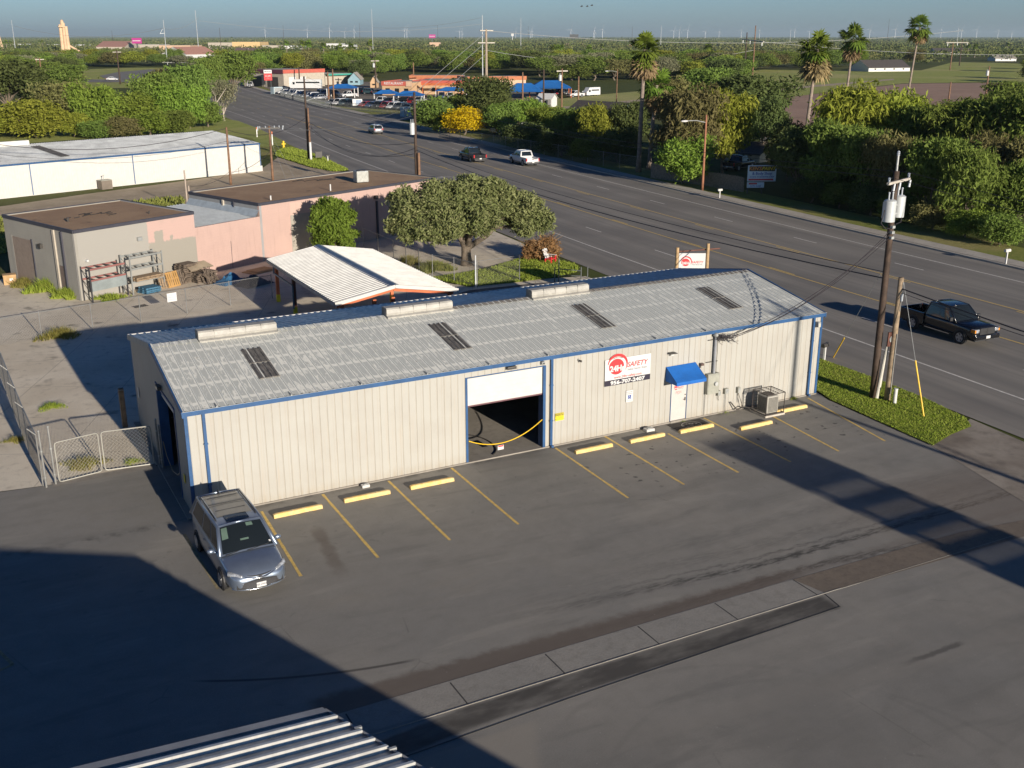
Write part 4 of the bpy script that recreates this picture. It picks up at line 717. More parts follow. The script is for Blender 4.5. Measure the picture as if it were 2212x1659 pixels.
for i, (x, y, h, lab) in enumerate(((-4.16, 5.70, 2.42, 'tall pale pipe post hinging the left gate leaf'), (-0.14, 5.8, 2.0, 'grey pipe post standing by the gable wall beside the gate'), (-0.12, 5.3, 1.9, 'grey bollard pipe at the gable doorway edge'), (-4.52, 5.55, 2.35, 'outer pipe post at the corner of the tall fence'))):
    t = thing('gate_post', lab, 'post', (x, y, 0)); b = MB(); b.cyl((0, 0, 0), (0, 0, h), 0.045, n=10); b.build('pipe', GPIPE, t); b = MB(); b.sphere((0, 0, h), 0.05, n=8, m=4); 
    for z in (0.4, 1.5): b.cyl((0, 0, z), (0, 0, z+0.05), 0.055, n=10)
    b.build('cap_and_bands', STEEL, t)
sheet('gate_threshold', [(-4.3, 5.45), (-0.3, 5.65), (-0.3, 6.05), (-4.3, 5.95)], 0.016, CONC)
WOOD = paint('weathered_wood', (0.20, 0.135, 0.08), 0.85, var=0.3, scale=4, bump=0.3); WOODG = paint('grey_wood', (0.25, 0.21, 0.16), 0.85, var=0.3, scale=5, bump=0.3)
t = thing('wooden_post', 'weathered brown wooden post behind the right gate leaf', 'post', (-0.68, 11.19, 0)); b = MB(); b.box(-0.11, 0.11, -0.11, 0.11, 0, 1.85); bevel(b.build('timber', WOOD, t), 0.02); b = MB(); b.box(-0.115, 0.115, -0.115, 0.115, 1.78, 1.80); b.build('band', STEEL, t)
def bush(name, lab, x, y, r, h, n, mat, seed=0, size=0.10, cat='bush', blade=True):
    rg = np.random.default_rng(seed); a = rg.uniform(0, 2*np.pi, n); n = int(n*0.55) if h < 0.8 else n; a = rg.uniform(0, 2*np.pi, n); rr_ = r*rg.uniform(0, 1, n)**0.85; x0 = rr_*np.cos(a); y0 = rr_*np.sin(a); hh = h*(1-0.6*(rr_/r)**2)*rg.uniform(0.35, 1, n)
    lean = rg.normal(0, 0.45, (n, 2))*hh[:, None]; sx_ = np.sin(a*3+seed)*0.35+np.sin(a*5+seed*2)*0.25+0.85; x0 = x0*sx_; y0 = y0*sx_*0.8; th = rg.uniform(0, 2*np.pi, n); w = size*rg.uniform(0.5, 1.3, n); lean = lean*1.0; V = np.zeros((n, 3, 3)); V[:, 0] = np.c_[x0-np.cos(th)*w, y0-np.sin(th)*w, hh*0.05]; V[:, 1] = np.c_[x0+np.cos(th)*w, y0+np.sin(th)*w, hh*0.05]; V[:, 2] = np.c_[x0+lean[:, 0], y0+lean[:, 1], hh]
    o = npmesh(name, V.reshape(-1, 3), np.arange(3*n).reshape(-1, 3), mat); o.location = (x, y, 0.01); return tag(o, lab, cat)
DRYW = blade_mat('dry_weed', (0.30, 0.26, 0.08), (0.22, 0.22, 0.05), (0.40, 0.32, 0.15))
bush('weed_clump', 'yellowish weed tuft inside the left gate leaf', -2.9, 7.2, 0.85, 0.45, 1500, DRYW, 1, 0.018); bush('weed_clump', 'small green weeds inside the right gate leaf', -1.1, 6.6, 0.45, 0.25, 500, BLADE, 2, 0.015)
bush('weed_clump', 'green weed patch in the middle of the sunlit yard', -3.35, 15.6, 0.7, 0.3, 900, BLADE, 3, 0.02); bush('weed_clump', 'weeds at the foot of the low yard fence', -1.6, 28.9, 1.3, 0.7, 1500, DRYW, 4, 0.03)
bush('weed_clump', 'tiny dry weeds at the foot of the tall left fence', -5.2, 11.6, 0.5, 0.3, 500, DRYW, 5, 0.02); bush('weed_clump', 'weeds growing along the wall foot below the meter cabinet', 24.6, -0.12, 0.5, 0.10, 160, BLADE, 6, 0.010); bush('weed_clump', 'weeds growing at the entry door sill', 22.1, -0.12, 0.3, 0.08, 90, BLADE, 7, 0.008)
bush('weed_clump', 'weeds in the crack at the right end of the cream wall', 28.8, -0.1, 0.3, 0.16, 300, BLADE, 8, 0.012)
# ------------------------------------------------------------------ carport
ORG = paint('orange_primer', (0.50, 0.13, 0.045), 0.6, var=0.15); CROOF = paint('white_ribbed_metal', (0.62, 0.61, 0.57), 0.5, 0.0, var=0.1, scale=1.2); STEELB = paint('blue_grey_metal', (0.17, 0.22, 0.28), 0.4, 0.5, var=0.2)
cp = thing('carport', 'open carport with white ribbed gabled roof on orange steel posts', 'carport', (0, 0, 0)); LX, RX_, KX, YA, YB, ZL, ZRt, ZK = 11.80, 19.25, 15.36, 18.0, 31.8, 2.8, 2.8, 3.42
for (xe, ze, nm) in ((LX, ZL, 'sunlit left roof slope'), (RX_, ZRt, 'sunlit right roof slope')):
    d = Vector((KX-xe, 0, ZK-ze)); L = d.length; d.normalize(); n = Y_.cross(d) if xe < KX else d.cross(Y_); n = n if n.z > 0 else -n; b = MB(); ribbed(b, (xe, YA, ze), Y_, d, n, YB-YA, L, period=0.34, w=0.085, d=0.085, phase=0.13); b.build('roof_panel', CROOF, cp, label=nm)
    b = MB(); b.box(xe-0.05 if xe < KX else xe-0.01, xe+0.01 if xe < KX else xe+0.05, YA, YB, ze-0.16, ze-0.01); b.build('gutter', STEELB, cp)
b = MB(); s_ = (ZK-ZL)/(KX-LX); w = 0.34; b.add([(KX-w, YA-0.03, ZK-w*s_+0.075), (KX, YA-0.03, ZK+0.10), (KX+w, YA-0.03, ZK-w*s_+0.075), (KX-w, YB+0.03, ZK-w*s_+0.075), (KX, YB+0.03, ZK+0.10), (KX+w, YB+0.03, ZK-w*s_+0.075)], [(0, 1, 4, 3), (1, 2, 5, 4)]); b.build('ridge_cap', STEELB, cp)
b = MB(); b.bar((LX-0.03, YA-0.03, ZL-0.02), (KX, YA-0.03, ZK-0.0), 0.05, 0.20); b.bar((KX, YA-0.03, ZK-0.0), (RX_+0.03, YA-0.03, ZRt-0.02), 0.05, 0.20); b.build('gable_trim', WHITE, cp)
for y in (YA+0.3, 22.5, 27.2, YB-0.3): b = MB(); b.bar((LX+0.15, y, ZL-0.2), (KX, y, ZK-0.22), 0.08, 0.22); b.bar((KX, y, ZK-0.22), (RX_-0.15, y, ZRt-0.2), 0.08, 0.22); b.build('rafter', ORG, cp)
b = MB()
for k in range(7):
    x = LX+0.35+k*1.12; z = ZL+(x-LX)*s_ if x < KX else ZRt+(RX_-x)*(ZK-ZRt)/(RX_-KX)
    b.box(x-0.03, x+0.03, YA+0.05, YB-0.1, z-0.13, z-0.03)
b.build('purlin', ORG, cp)
for x, y in ((12.3, 27.6), (12.3, 18.4), (15.3, 18.3), (18.9, 18.4), (18.9, 27.6), (18.9, 31.4), (14.2, 18.35), (12.3, 31.4)):
    b = MB(); b.box(x-0.10, x+0.10, y-0.10, y+0.10, 0, 2.72 if x < 18.5 and x != 15.3 else 2.75); o = b.build('post', ORG if (x, y) != (12.3, 27.6) else paint('dark_rust', (0.12, 0.045, 0.03), 0.7), cp); b = MB(); b.box(x-0.115, x+0.115, y-0.115, y+0.115, 0.0, 0.5); b.build('yellow_base', paint('caution_yellow', (0.75, 0.60, 0.02), 0.5), o)
b = MB(); b.bar((LX, 30.2, ZL-0.12), (LX-0.02, 30.2, 2.2), 0.10); b.bar((LX, 30.2, 2.2), (12.15, 27.4, 1.9), 0.09); b.bar((12.15, 27.4, 1.9), (12.15, 27.4, 0.4), 0.09); b.build('downspout', STEELB, cp)
# ------------------------------------------------------------------ pink and grey block building
def wallmat(name, base, alt, edge=None):
    t = NT(name); v = t.pos(); n = t.noise(v, 0.8, 6, 0.6); x, y, z = t.sep(v); m = t.math('FRACT', t.math('DIVIDE', z, 0.2)); j = t.ramp(t.math('ABSOLUTE', t.math('SUBTRACT', m, 0.5)), 0.44, 0.5, 0, 0.22)
    c = t.mix(t.ramp(n, 0.35, 0.7), base, alt); c = t.mix(j, c, tuple(q*0.6 for q in base)); c = t.mix(t.ramp(t.noise(t.pos(scale=(3, 3, 0.3)), 1.5, 5), 0.52, 0.75, 0, 0.3), c, tuple(q*0.65 for q in base)); return t.pbr(c, 0.85, 0, t.bump(n, 0.2, 0.02))
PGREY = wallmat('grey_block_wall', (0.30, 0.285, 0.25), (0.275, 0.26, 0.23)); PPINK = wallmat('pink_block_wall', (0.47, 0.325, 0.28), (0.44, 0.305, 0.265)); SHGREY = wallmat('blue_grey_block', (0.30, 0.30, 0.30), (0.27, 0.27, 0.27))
def patchy_pink():
    t = NT('pink_wall_with_grey_patch'); x, y, z = t.sep(t.pos(obj=True)); n = t.noise(t.pos(obj=True), 1.2, 4); n2 = t.noise(t.pos(obj=True), 6, 3)
    # object space: x runs along the wall from the corner
    zz = t.math('ADD', z, t.math('MULTIPLY', t.math('SUBTRACT', n2, 0.5), 0.35)); xx = t.math('ADD', x, t.math('MULTIPLY', t.math('SUBTRACT', n2, 0.5), 0.3))
    left = t.ramp(xx, 5.68, 5.72, 1, 0); low = t.ramp(t.math('SUBTRACT', zz, t.math('MULTIPLY', t.math('SUBTRACT', x, 7.0), -0.02)), 2.95, 3.05, 1, 0)
    tw = t.math('MULTIPLY', t.ramp(t.math('ABSOLUTE', t.math('SUBTRACT', xx, 6.6)), 0.33, 0.4, 1, 0), t.ramp(zz, 3.75, 3.82, 1, 0)); tw2 = t.math('MULTIPLY', t.ramp(t.math('ABSOLUTE', t.math('SUBTRACT', xx, 7.65)), 0.10, 0.13, 1, 0), t.ramp(zz, 3.3, 3.36, 1, 0))
    g = t.math('MAXIMUM', left, t.math('MAXIMUM', low, t.math('MAXIMUM', tw, tw2)))
    m = t.math('FRACT', t.math('DIVIDE', z, 0.2)); j = t.ramp(t.math('ABSOLUTE', t.math('SUBTRACT', m, 0.5)), 0.44, 0.5, 0, 0.2)
    gcol = t.mix(left, (0.285, 0.265, 0.225), (0.315, 0.30, 0.27)); c = t.mix(g, (0.465, 0.32, 0.28), gcol); c = t.mix(j, c, (0.25, 0.2, 0.17)); c = t.mix(t.ramp(n, 0.5, 0.8, 0, 0.25), c, (0.30, 0.26, 0.22))
    return t.pbr(c, 0.85, 0, t.bump(n2, 0.2, 0.02))
PATCH = patchy_pink()
def roofm():
    t = NT('brown_gravel_roof'); v = t.pos(); n = t.noise(v, 0.35, 5, 0.6, 0.4); f = t.noise(v, 9, 4, 0.7); c = t.mix(t.ramp(n, 0.35, 0.65), (0.34, 0.21, 0.115), (0.42, 0.27, 0.15)); c = t.mix(t.ramp(f, 0.4, 0.7, 0, 0.45), c, (0.22, 0.13, 0.07)); c = t.mix(t.ramp(t.noise(v, 0.6, 4), 0.64, 0.72, 0, 0.65), c, (0.055, 0.035, 0.025)); return t.pbr(c, 0.95, 0, t.bump(f, 0.6, 0.03))
BROOF = roofm(); COPE = paint('dark_coping', (0.045, 0.045, 0.06), 0.6)
def quadblock(th, pts, z0, z1, mats, roof, cope=0.22, names=None):
    n = len(pts)
    for i in range(n):
        a, c = Vector((*pts[i], 0)), Vector((*pts[(i+1) % n], 0)); d = c-a; L = d.length; ang = math.atan2(d.y, d.x); bb = MB(); bb.box(0, L, 0, 0.2, 0, z1-z0) if mats[i] is not None else None
        if mats[i] is None: continue
        o = bb.build('wall', mats[i], th); o.location = a+Vector((0, 0, z0)); o.rotation_euler = (0, 0, ang)
    bb = MB(); bb.poly([(p[0], p[1], z1-0.06) for p in pts]); r_ = bb.build('roof', roof, th)
    if cope:
        bb = MB()
        for i in range(n):
            a, c = Vector((*pts[i], z1-0.07)), Vector((*pts[(i+1) % n], z1-0.07)); bb.bar(a, c, 0.12, cope)
        bb.build('coping', COPE, th)
    return r_
def edge_obj(th, name, A, d, x0, x1, y0, y1, z0, z1, mat, label=None, bev=0):   # box laid along a wall that starts at A running along d, outward to the right
    bb = MB(); bb.box(x0, x1, -y1, -y0, z0, z1); o = bb.build(name, mat, th); o.location = (A[0], A[1], 0); o.rotation_euler = (0, 0, math.atan2(d[1], d[0])); tag(o, label)
    if bev: bevel(o, bev)
    return o
bA = thing('block_building', 'flat roofed grey and pink block building with roll-up door in the left side', 'building', (0, 0, 0))
A0, A1, A2, A3 = (0.70, 37.75), (9.42, 42.15), (5.75, 51.0), (-2.95, 47.2)
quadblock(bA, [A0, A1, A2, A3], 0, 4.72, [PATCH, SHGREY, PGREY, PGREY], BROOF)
dA = Vector((A0[0]-A3[0], A0[1]-A3[1], 0)).normalized()
edge_obj(bA, 'roll_up_door', A3, dA, 1.1, 4.0, 0.0, 0.012, 0, 3.35, paint('roll_door_tan', (0.24, 0.19, 0.155), 0.7, var=0.1, scale=4)); edge_obj(bA, 'door_jamb', A3, dA, 0.75, 1.1, 0.0, 0.02, 0, 3.4, PGREY); edge_obj(bA, 'door_jamb', A3, dA, 4.0, 4.12, 0.0, 0.06, 0, 3.45, COPE)
edge_obj(bA, 'pilaster', A3, dA, 7.3, 7.55, 0.0, 0.10, 0, 4.5, paint('pale_jamb', (0.42, 0.37, 0.30), 0.8)); edge_obj(bA, 'downspout', A3, dA, 8.45, 8.58, 0.0, 0.10, 0.1, 4.5, COPE); edge_obj(bA, 'side_door', A3, dA, 7.7, 8.4, 0.0, 0.02, 0, 2.1, paint('side_door_brown', (0.16, 0.12, 0.10), 0.7)); edge_obj(bA, 'wall_lamp', A3, dA, 5.2, 5.6, 0.0, 0.2, 3.0, 3.3, DARK)
fA = Vector((A1[0]-A0[0], A1[1]-A0[1], 0)).normalized(); edge_obj(bA, 'wall_lamp', A0, fA, 4.75, 5.1, 0, 0.2, 3.35, 3.6, STEEL); edge_obj(bA, 'camera', A0, fA, 0.55, 0.70, 0, 0.3, 2.6, 2.72, SWHT)
bb = MB(); rr = random.Random(2); C0 = Vector((2.3, 44.2, 4.7))
for i in range(14): a = C0+Vector((rr.uniform(-1.6, 1.6), rr.uniform(-0.8, 0.8)+0.0, 0)); bb.bar(a, a+Vector((rr.uniform(0.2, 0.7), rr.uniform(0.1, 0.4), 0.03)), 0.06, 0.05)
bb.build('roof_debris', paint('tar_black', (0.03, 0.025, 0.022), 0.8), bA); bb = MB(); bb.cyl((0.9, 42.2, 4.66), (0.9, 42.2, 4.95), 0.08, n=8); bb.cyl((6.5, 43.2, 4.66), (6.5, 43.2, 4.86), 0.05, n=8); bb.build('vent_pipe', DARK, bA)
bM = thing('block_building', 'lower pink middle block with a sloping ribbed metal roof', 'building', (0, 0, 0)); B0 = (15.0, 45.0); B3 = (11.6, 54.2)
dF = Vector((B0[0]-A1[0], B0[1]-A1[1], 0)).normalized()
bb = MB(); L = math.hypot(B0[0]-A1[0], B0[1]-A1[1]); bb.box(0, L, 0.01, 0.2, 0, 3.55); o = bb.build('wall', PPINK, bM); o.location = (*A1, 0); o.rotation_euler = (0, 0, math.atan2(dF.y, dF.x))
nb = Vector((-dF.y, dF.x, 0)); bb = MB(); ribbed(bb, Vector((*A1, 3.50)), dF, (nb+Vector((0, 0, 0.03))).normalized(), Z_, L, 9.0, period=0.3, d=0.04); bb.build('roof', paint('pale_ribbed_roof', (0.55, 0.58, 0.58), 0.5, 0.1, var=0.1), bM)
bb = MB(); p0 = Vector((*B0, 3.56)); p1 = p0+Vector((B3[0]-B0[0], B3[1]-B0[1], 0)); n_ = -dF*0.45; bb.add([p0+n_, p1+n_, p1+Vector((0, 0, .5)), p0+Vector((0, 0, .5))], [(0, 1, 2, 3)]); bb.build('flashing', paint('pale_flashing', (0.5, 0.56, 0.58), 0.4, 0.3), bM)
edge_obj(bM, 'bricked_door', A1, dF, 1.55, 3.2, 0.0, 0.006, 0, 2.1, PPINK); edge_obj(bM, 'crack', A1, dF, 3.2, 3.24, 0.0, 0.01, 0, 2.1, COPE)
bB = thing('block_building', 'large flat roofed pink block building partly behind the two trees', 'building', (0, 0, 0)); B1 = (33.8, 53.3); B2 = (30.1, 62.1)
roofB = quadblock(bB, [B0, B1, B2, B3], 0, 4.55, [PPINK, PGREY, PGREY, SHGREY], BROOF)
fB = Vector((B1[0]-B0[0], B1[1]-B0[1], 0)).normalized(); sB = Vector((B0[0]-B3[0], B0[1]-B3[1], 0)).normalized()
edge_obj(bB, 'roll_up_door', B0, fB, 3.05, 8.0, 0, 0.02, 0, 3.25, paint('roll_door_grey', (0.33, 0.305, 0.26), 0.7, var=0.06)); edge_obj(bB, 'seam', B0, fB, 2.98, 3.02, 0, 0.01, 0, 4.3, wallmat('pink_pale', (0.5, 0.34, 0.3), (0.5, 0.34, 0.3)))
edge_obj(bB, 'wall_panel', B0, fB, 3.05, 8.0, 0, 0.008, 3.26, 4.25, wallmat('faded_pink', (0.52, 0.37, 0.31), (0.48, 0.35, 0.29))); edge_obj(bB, 'dark_pipe', B0, fB, 12.6, 12.75, 0, 0.15, 0, 3.3, COPE); edge_obj(bB, 'wall_lamp', B0, fB, 12.4, 12.7, 0, 0.3, 3.5, 3.8, DARK)
edge_obj(bB, 'pilaster', B3, sB, 4.9, 5.1, 0, 0.12, 3.5, 4.4, paint('pale_jamb', (0.42, 0.37, 0.30), 0.8)); edge_obj(bB, 'downspout', B3, sB, 6.4, 6.52, 0, 0.1, 3.5, 4.4, COPE)
u_ = G(780, 394, 4.5); t = thing('air_conditioner', 'grey rooftop condenser on the brown roof', 'air conditioner', (u_.x, u_.y, 4.5)); bb = MB(); bb.box(-0.55, 0.55, -0.5, 0.5, 0.05, 1.05); bevel(bb.build('cabinet', STEEL, t), 0.06, 2); bb = MB()
for i in range(12): bb.box(-0.56, 0.56, -0.51, -0.505, 0.15+i*0.07, 0.18+i*0.07)
bb.build('louvre', GREY, t); bb = MB(); bb.cyl((0, 0, 1.05), (0, 0, 1.09), 0.40, n=20); bb.build('fan_guard', DARK, t)
bb = MB()
for uv, h in (((585, 432), 0.35), ((714, 412), 0.55)): q = G(*uv, 4.5); bb.cyl(q, q+Vector((0, 0, h)), 0.06, n=8)
bb.build('vent_pipe', SWHT, roofB)
bb = MB(); C0 = G(670, 390, 4.5)
for i in range(12): a = C0+Vector((rr.uniform(-1.8, 1.8), rr.uniform(-0.7, 0.7), 0.02)); bb.bar(a, a+Vector((rr.uniform(0.3, 1.0), rr.uniform(0.1, 0.4), 0.02)), 0.07, 0.04)
bb.build('roof_debris', paint('tar_black', (0.03, 0.025, 0.022), 0.8), bB)
# racks and pallets against the wall
def R2(x, y, z=0.0): return G(x*0.28, 353.9+y*0.28, z)
RGR = paint('rack_grey', (0.27, 0.28, 0.27), 0.5, 0.2); RRED = paint('rack_red_grey', (0.24, 0.10, 0.09), 0.6); RBLK = paint('rack_black', (0.04, 0.04, 0.045), 0.5)
def rack(label, O, d, L, D, H, shelves, beam, upm, panel=False):
    t = thing('storage_rack', label, 'storage rack', (O[0], O[1], 0), math.atan2(d[1], d[0]))
    for x in (0, L):
        for y in (0, D): b = MB(); b.box(x-0.04, x+0.04, y-0.04, y+0.04, 0, H+0.08); b.build('upright', upm, t)
        b = MB()
        for k in range(3): z = 0.2+k*H/3.2; b.bar((x, 0, z), (x, D, z+H/4), 0.03)
        b.build('brace', upm, t)
    for z in shelves:
        b = MB()
        for y in (0, D): b.box(0.04, L-0.04, y-0.03, y+0.03, z-0.06, z+0.06)
        b.build('beam', beam, t); b = MB()
        for k in range(4): x = L*(k+0.6)/4.2; b.box(x-0.1, x+0.05, 0.03, D-0.03, z+0.02, z+0.05)
        b.build('crossbar', upm, t)
    if panel: b = MB(); b.box(0.05, L-0.05, -0.06, -0.035, shelves[0]-0.72, shelves[0]-0.05); b.build('side_panel', paint('panel_teal_grey', (0.22, 0.25, 0.25), 0.6), t)
    return t
rack('shorter black and red rack with a grey panel, left one', (1.30, 36.95), fA, 2.75, 0.95, 2.25, (1.45, 2.2), RRED, RBLK, True); rack('taller grey rack with three shelf levels, right one', (4.05, 37.95), fA, 2.6, 1.0, 2.6, (0.85, 1.75, 2.55), RGR, RGR)
PAL = paint('pallet_wood', (0.26, 0.185, 0.115), 0.85, var=0.35, scale=5); PALD = paint('old_pallet_wood', (0.13, 0.10, 0.075), 0.9, var=0.35, scale=5); PALB = paint('blue_pallet', (0.05, 0.14, 0.22), 0.8, var=0.3); CARD = paint('cardboard', (0.42, 0.27, 0.13), 0.85, var=0.2)
def pallet_stack(label, x, y, n, rz, mat, seed=0, lx=1.2, ly=1.0):
    rr = random.Random(seed); t = thing('pallet_stack', label, 'pallets', (x, y, 0), rz)
    for k in range(n):
        b = MB(); z = k*0.14; jx, jy, a = rr.uniform(-0.08, 0.08), rr.uniform(-0.08, 0.08), rr.uniform(-0.1, 0.1); M = Matrix.Translation((jx, jy, z)) @ Matrix.Rotation(a, 4, 'Z')
        for i in range(6): b.box(-lx/2+i*lx/6+0.02, -lx/2+(i+1)*lx/6-0.03, -ly/2, ly/2, 0.10, 0.12, M)
        for yy in (-ly/2, -0.05, ly/2-0.1): b.box(-lx/2, lx/2, yy, yy+0.1, 0.02, 0.10, M)
        for i in range(3): b.box(-lx/2+i*lx/2.6, -lx/2+i*lx/2.6+0.12, -ly/2, ly/2, 0, 0.02, M)
        b.build('pallet', mat, t)
    return t
def pw(x, y): q = R2(x, y); return q.x, q.y
a_ = math.atan2(fA.y, fA.x)
pallet_stack('blue pallets under the taller grey rack', 5.25, 38.35, 3, a_, PALB, 1); pallet_stack('tall leaning stack of worn pallets right of the grey rack', 8.2, 40.45, 10, a_+0.1, PALD, 2); pallet_stack('low dark pallet pile in shade by the pink wall', 9.3, 40.3, 5, a_, PALD, 3, 1.7, 1.2)
t = pallet_stack('weathered boards lying on the grey rack shelf', 5.2, 38.7, 2, a_, PAL, 4, 2.2, 0.8); t.location.z = 0.9
def leaning(label, x, y, rz, mat, w=1.1, h=1.1, seed=0):
    t = thing('leaning_pallet', label, 'pallet', (x, y, 0), rz, 'pallets leaning against the wall'); M = Matrix.Rotation(-0.32, 4, 'X')
    b = MB()
    for i in range(6): b.box(-w/2+i*w/6+0.02, -w/2+(i+1)*w/6-0.03, -0.02, 0.0, 0, h, M)
    b.build('slats', mat, t); b = MB()
    for z in (0.02, h/2, h-0.1): b.box(-w/2, w/2, 0.001, 0.09, z, z+0.09, M)
    b.build('stringers', mat, t); return t
leaning('brown pallet leaning nearest the grey rack', 6.55, 39.0, a_-0.15, PAL); leaning('orange tinted pallet leaning in the middle', 7.1, 39.2, a_+0.1, paint('orange_pallet', (0.42, 0.24, 0.08), 0.85)); leaning('dark pallet leaning beside the tall stack', 7.55, 39.55, a_, PALD)
def tarp(name, lab, x, y, sx, sy, h, mat, seed, cat='tarpaulin'):
    rg = random.Random(seed); n = 14; b = MB(); vs = []
    for j in range(n+1):
        for i in range(n+1):
            u, v = i/n*2-1, j/n*2-1; r = max(abs(u), abs(v)); z = h*max(0, 1-r**2.2)*(0.75+0.5*rg.random())*(0.8+0.3*math.sin(3*u+seed)); vs.append((u*sx*(1+0.08*rg.random()), v*sy*(1+0.08*rg.random()), z+0.01))
    b.add(vs, [(j*(n+1)+i, j*(n+1)+i+1, (j+1)*(n+1)+i+1, (j+1)*(n+1)+i) for j in range(n) for i in range(n)]); o = b.build(name, mat, label=lab, cat=cat, smooth=50); o.location = (x, y, 0.01); o.rotation_euler = (0, 0, a_); return o
TB = paint('blue_tarp', (0.03, 0.12, 0.24), 0.6, var=0.2); TG = paint('grey_tarp', (0.10, 0.105, 0.115), 0.75, var=0.3); 
x, y = pw(1790, 930); tarp('tarpaulin', 'crumpled blue tarpaulin heap by the pink wall', x, y+0.6, 1.0, 0.7, 0.55, TB, 1); x, y = pw(1970, 935); tarp('tarpaulin', 'dark grey tarpaulin over a pile by the pink wall', x, y+0.3, 1.2, 0.8, 0.55, TG, 2)
x, y = pw(2000, 830); b = MB(); b.box(-1.1, 1.1, -0.7, 0.7, 0.0, 0.05); b.box(-0.6, 1.2, -0.5, 0.75, 0.051, 0.09); o = b.build('cardboard_sheets', CARD, label='flattened cardboard sheets on the ground beside the pink wall', cat='cardboard'); o.location = (x, y, 0.01); o.rotation_euler = (0, 0, a_)
x, y = pw(1660, 930); b = MB()
for i in range(16): b.bar((rr.uniform(-0.6, 0.6), rr.uniform(-0.3, 0.3), 0.03), (rr.uniform(-0.5, 0.7), 0.8+rr.uniform(-0.2, 0.2), 0.6+rr.random()*0.5), 0.07, 0.04)
o = b.build('scrap_wood', PALD, label='heap of dark scrap boards leaning at the pink wall', cat='scrap wood'); o.location = (x, y+0.3, 0.01); o.rotation_euler = (0, 0, a_)
b = MB(); b.add([(-1.0, -0.5, 0.0), (1.2, -0.3, 0.0), (1.0, 0.5, 0.35), (-0.8, 0.45, 0.30)], [(0, 1, 2, 3)]); b.add([(-1.0, -0.5, -0.03), (1.2, -0.3, -0.03), (1.0, 0.5, 0.32), (-0.8, 0.45, 0.27)], [(3, 2, 1, 0)]); o = b.build('plywood_sheet', paint('pale_ply', (0.36, 0.29, 0.2), 0.8), label='pale plywood sheet lying across the pallet piles', cat='plywood'); o.location = (9.0, 40.3, 0.95); o.rotation_euler = (0, 0, a_)
t = thing('cardboard_box', 'orange brown box with a white label at the far left door', 'box', (*pw(80, 925), 0)); b = MB(); b.box(-0.42, 0.42, -0.35, 0.35, 0, 0.62); b.build('box', CARD, t); b = MB(); b.box(-0.44, 0.44, -0.37, 0.37, 0.62, 0.70); b.build('lid', CARD, t); b = MB(); b.box(-0.02, 0.2, -0.356, -0.351, 0.28, 0.45); b.build('label_patch', SWHT, t)
bush('weed_clump', 'tall green weeds along the grey side wall', -0.7, 42.0, 1.5, 1.1, 2600, BLADE, 11, 0.05); bush('weed_clump', 'bushy weeds at the corner of the grey building', 0.2, 39.2, 1.0, 0.9, 1800, BLADE, 12, 0.05); bush('weed_clump', 'weeds under the black and red rack', 2.5, 37.4, 1.0, 0.5, 1200, BLADE, 13, 0.04); bush('weed_clump', 'weeds before the roll-up door of the grey building', -2.2, 44.6, 1.2, 0.7, 1500, DRYW, 14, 0.05)
b = MB(); b.box(-0.45, 0.45, -0.3, 0.3, 0, 0.02)
for i in range(1, 6): b.box(-0.45+i*0.15-0.01, -0.45+i*0.15+0.01, -0.3, 0.3, 0.02, 0.03)
o = b.build('drain_grate', DARK, label='dark drain grate in the yard beyond the low fence', cat='drain'); o.location = (3.9, 34.4, 0.004); o.rotation_euler = (0, 0, 0.3)
t = thing('fence_sign', 'white notice sign hung on the low yard fence', 'sign', (5.3, 30.65, 1.25), 0.25); b = MB(); b.box(-0.32, 0.32, -0.03, -0.01, -0.28, 0.28); b.build('board', SWHT, t)
for i, s in enumerate(('NO', 'TRESPASSING', 'PRIVATE')): text('lettering', s, 0.10, paint('faint_blue', (0.25, 0.33, 0.45), 0.6), t, WM @ Matrix.Translation((0, 0.15-i*0.15, 0.032)), 0.0)
# ------------------------------------------------------------------ white metal building beyond
wb = thing('metal_building', 'long white metal building with blue trim and pale grey roof at the far left', 'building', (0, 0, 0))
WO = Vector((30.95, 103.7, 0)); wd = Vector((-11.32, -4.17, 0)).normalized(); wl = 56.0; wn_ = Vector((wd.y, -wd.x, 0)); wn_ = wn_ if wn_.y > 0 else -wn_; ZW, ZR2, DW = 3.55, 4.55, 10.8
b = MB(); ribbed(b, WO, wd, Z_, -wn_, wl, ZW, d=-0.02, groove=WHITE, face=WHITE); b.build('front_wall', WHITE, wb)
b = MB(); b.poly([WO, WO+wn_*2*DW, WO+wn_*2*DW+Z_*ZW, WO+wn_*DW+Z_*ZR2, WO+Z_*ZW]); b.build('gable_wall', WHITE, wb)
NW = (Vector((0, 0, DW))-wn_*(ZR2-ZW)).normalized(); VW = (wn_*DW+Z_*(ZR2-ZW)).normalized(); lw = math.hypot(DW, ZR2-ZW)
GALW = paint('pale_galvanised', (0.72, 0.73, 0.70), 0.6, 0.0, var=0.2, scale=0.6)
b = MB(); ribbed(b, WO+Z_*(ZW+0.05)-wd*0.1, wd, VW, NW, wl, lw, d=0.05, w=0.05); b.build('roof_panel', GALW, wb); b = MB(); b.add([WO+wn_*DW+Z_*(ZR2+0.06), WO+wn_*DW*2+Z_*(ZW+0.05), WO+wn_*DW*2+Z_*(ZW+0.05)+wd*wl, WO+wn_*DW+Z_*(ZR2+0.06)+wd*wl], [(0, 1, 2, 3)]); b.build('roof_panel', GALW, wb)
b = MB(); b.bar(WO-wn_*0.06+Z_*(ZW-0.02)-wd*0.1, WO-wn_*0.06+Z_*(ZW-0.02)+wd*wl, 0.12, 0.17); b.build('eave_gutter', BLUE, wb)
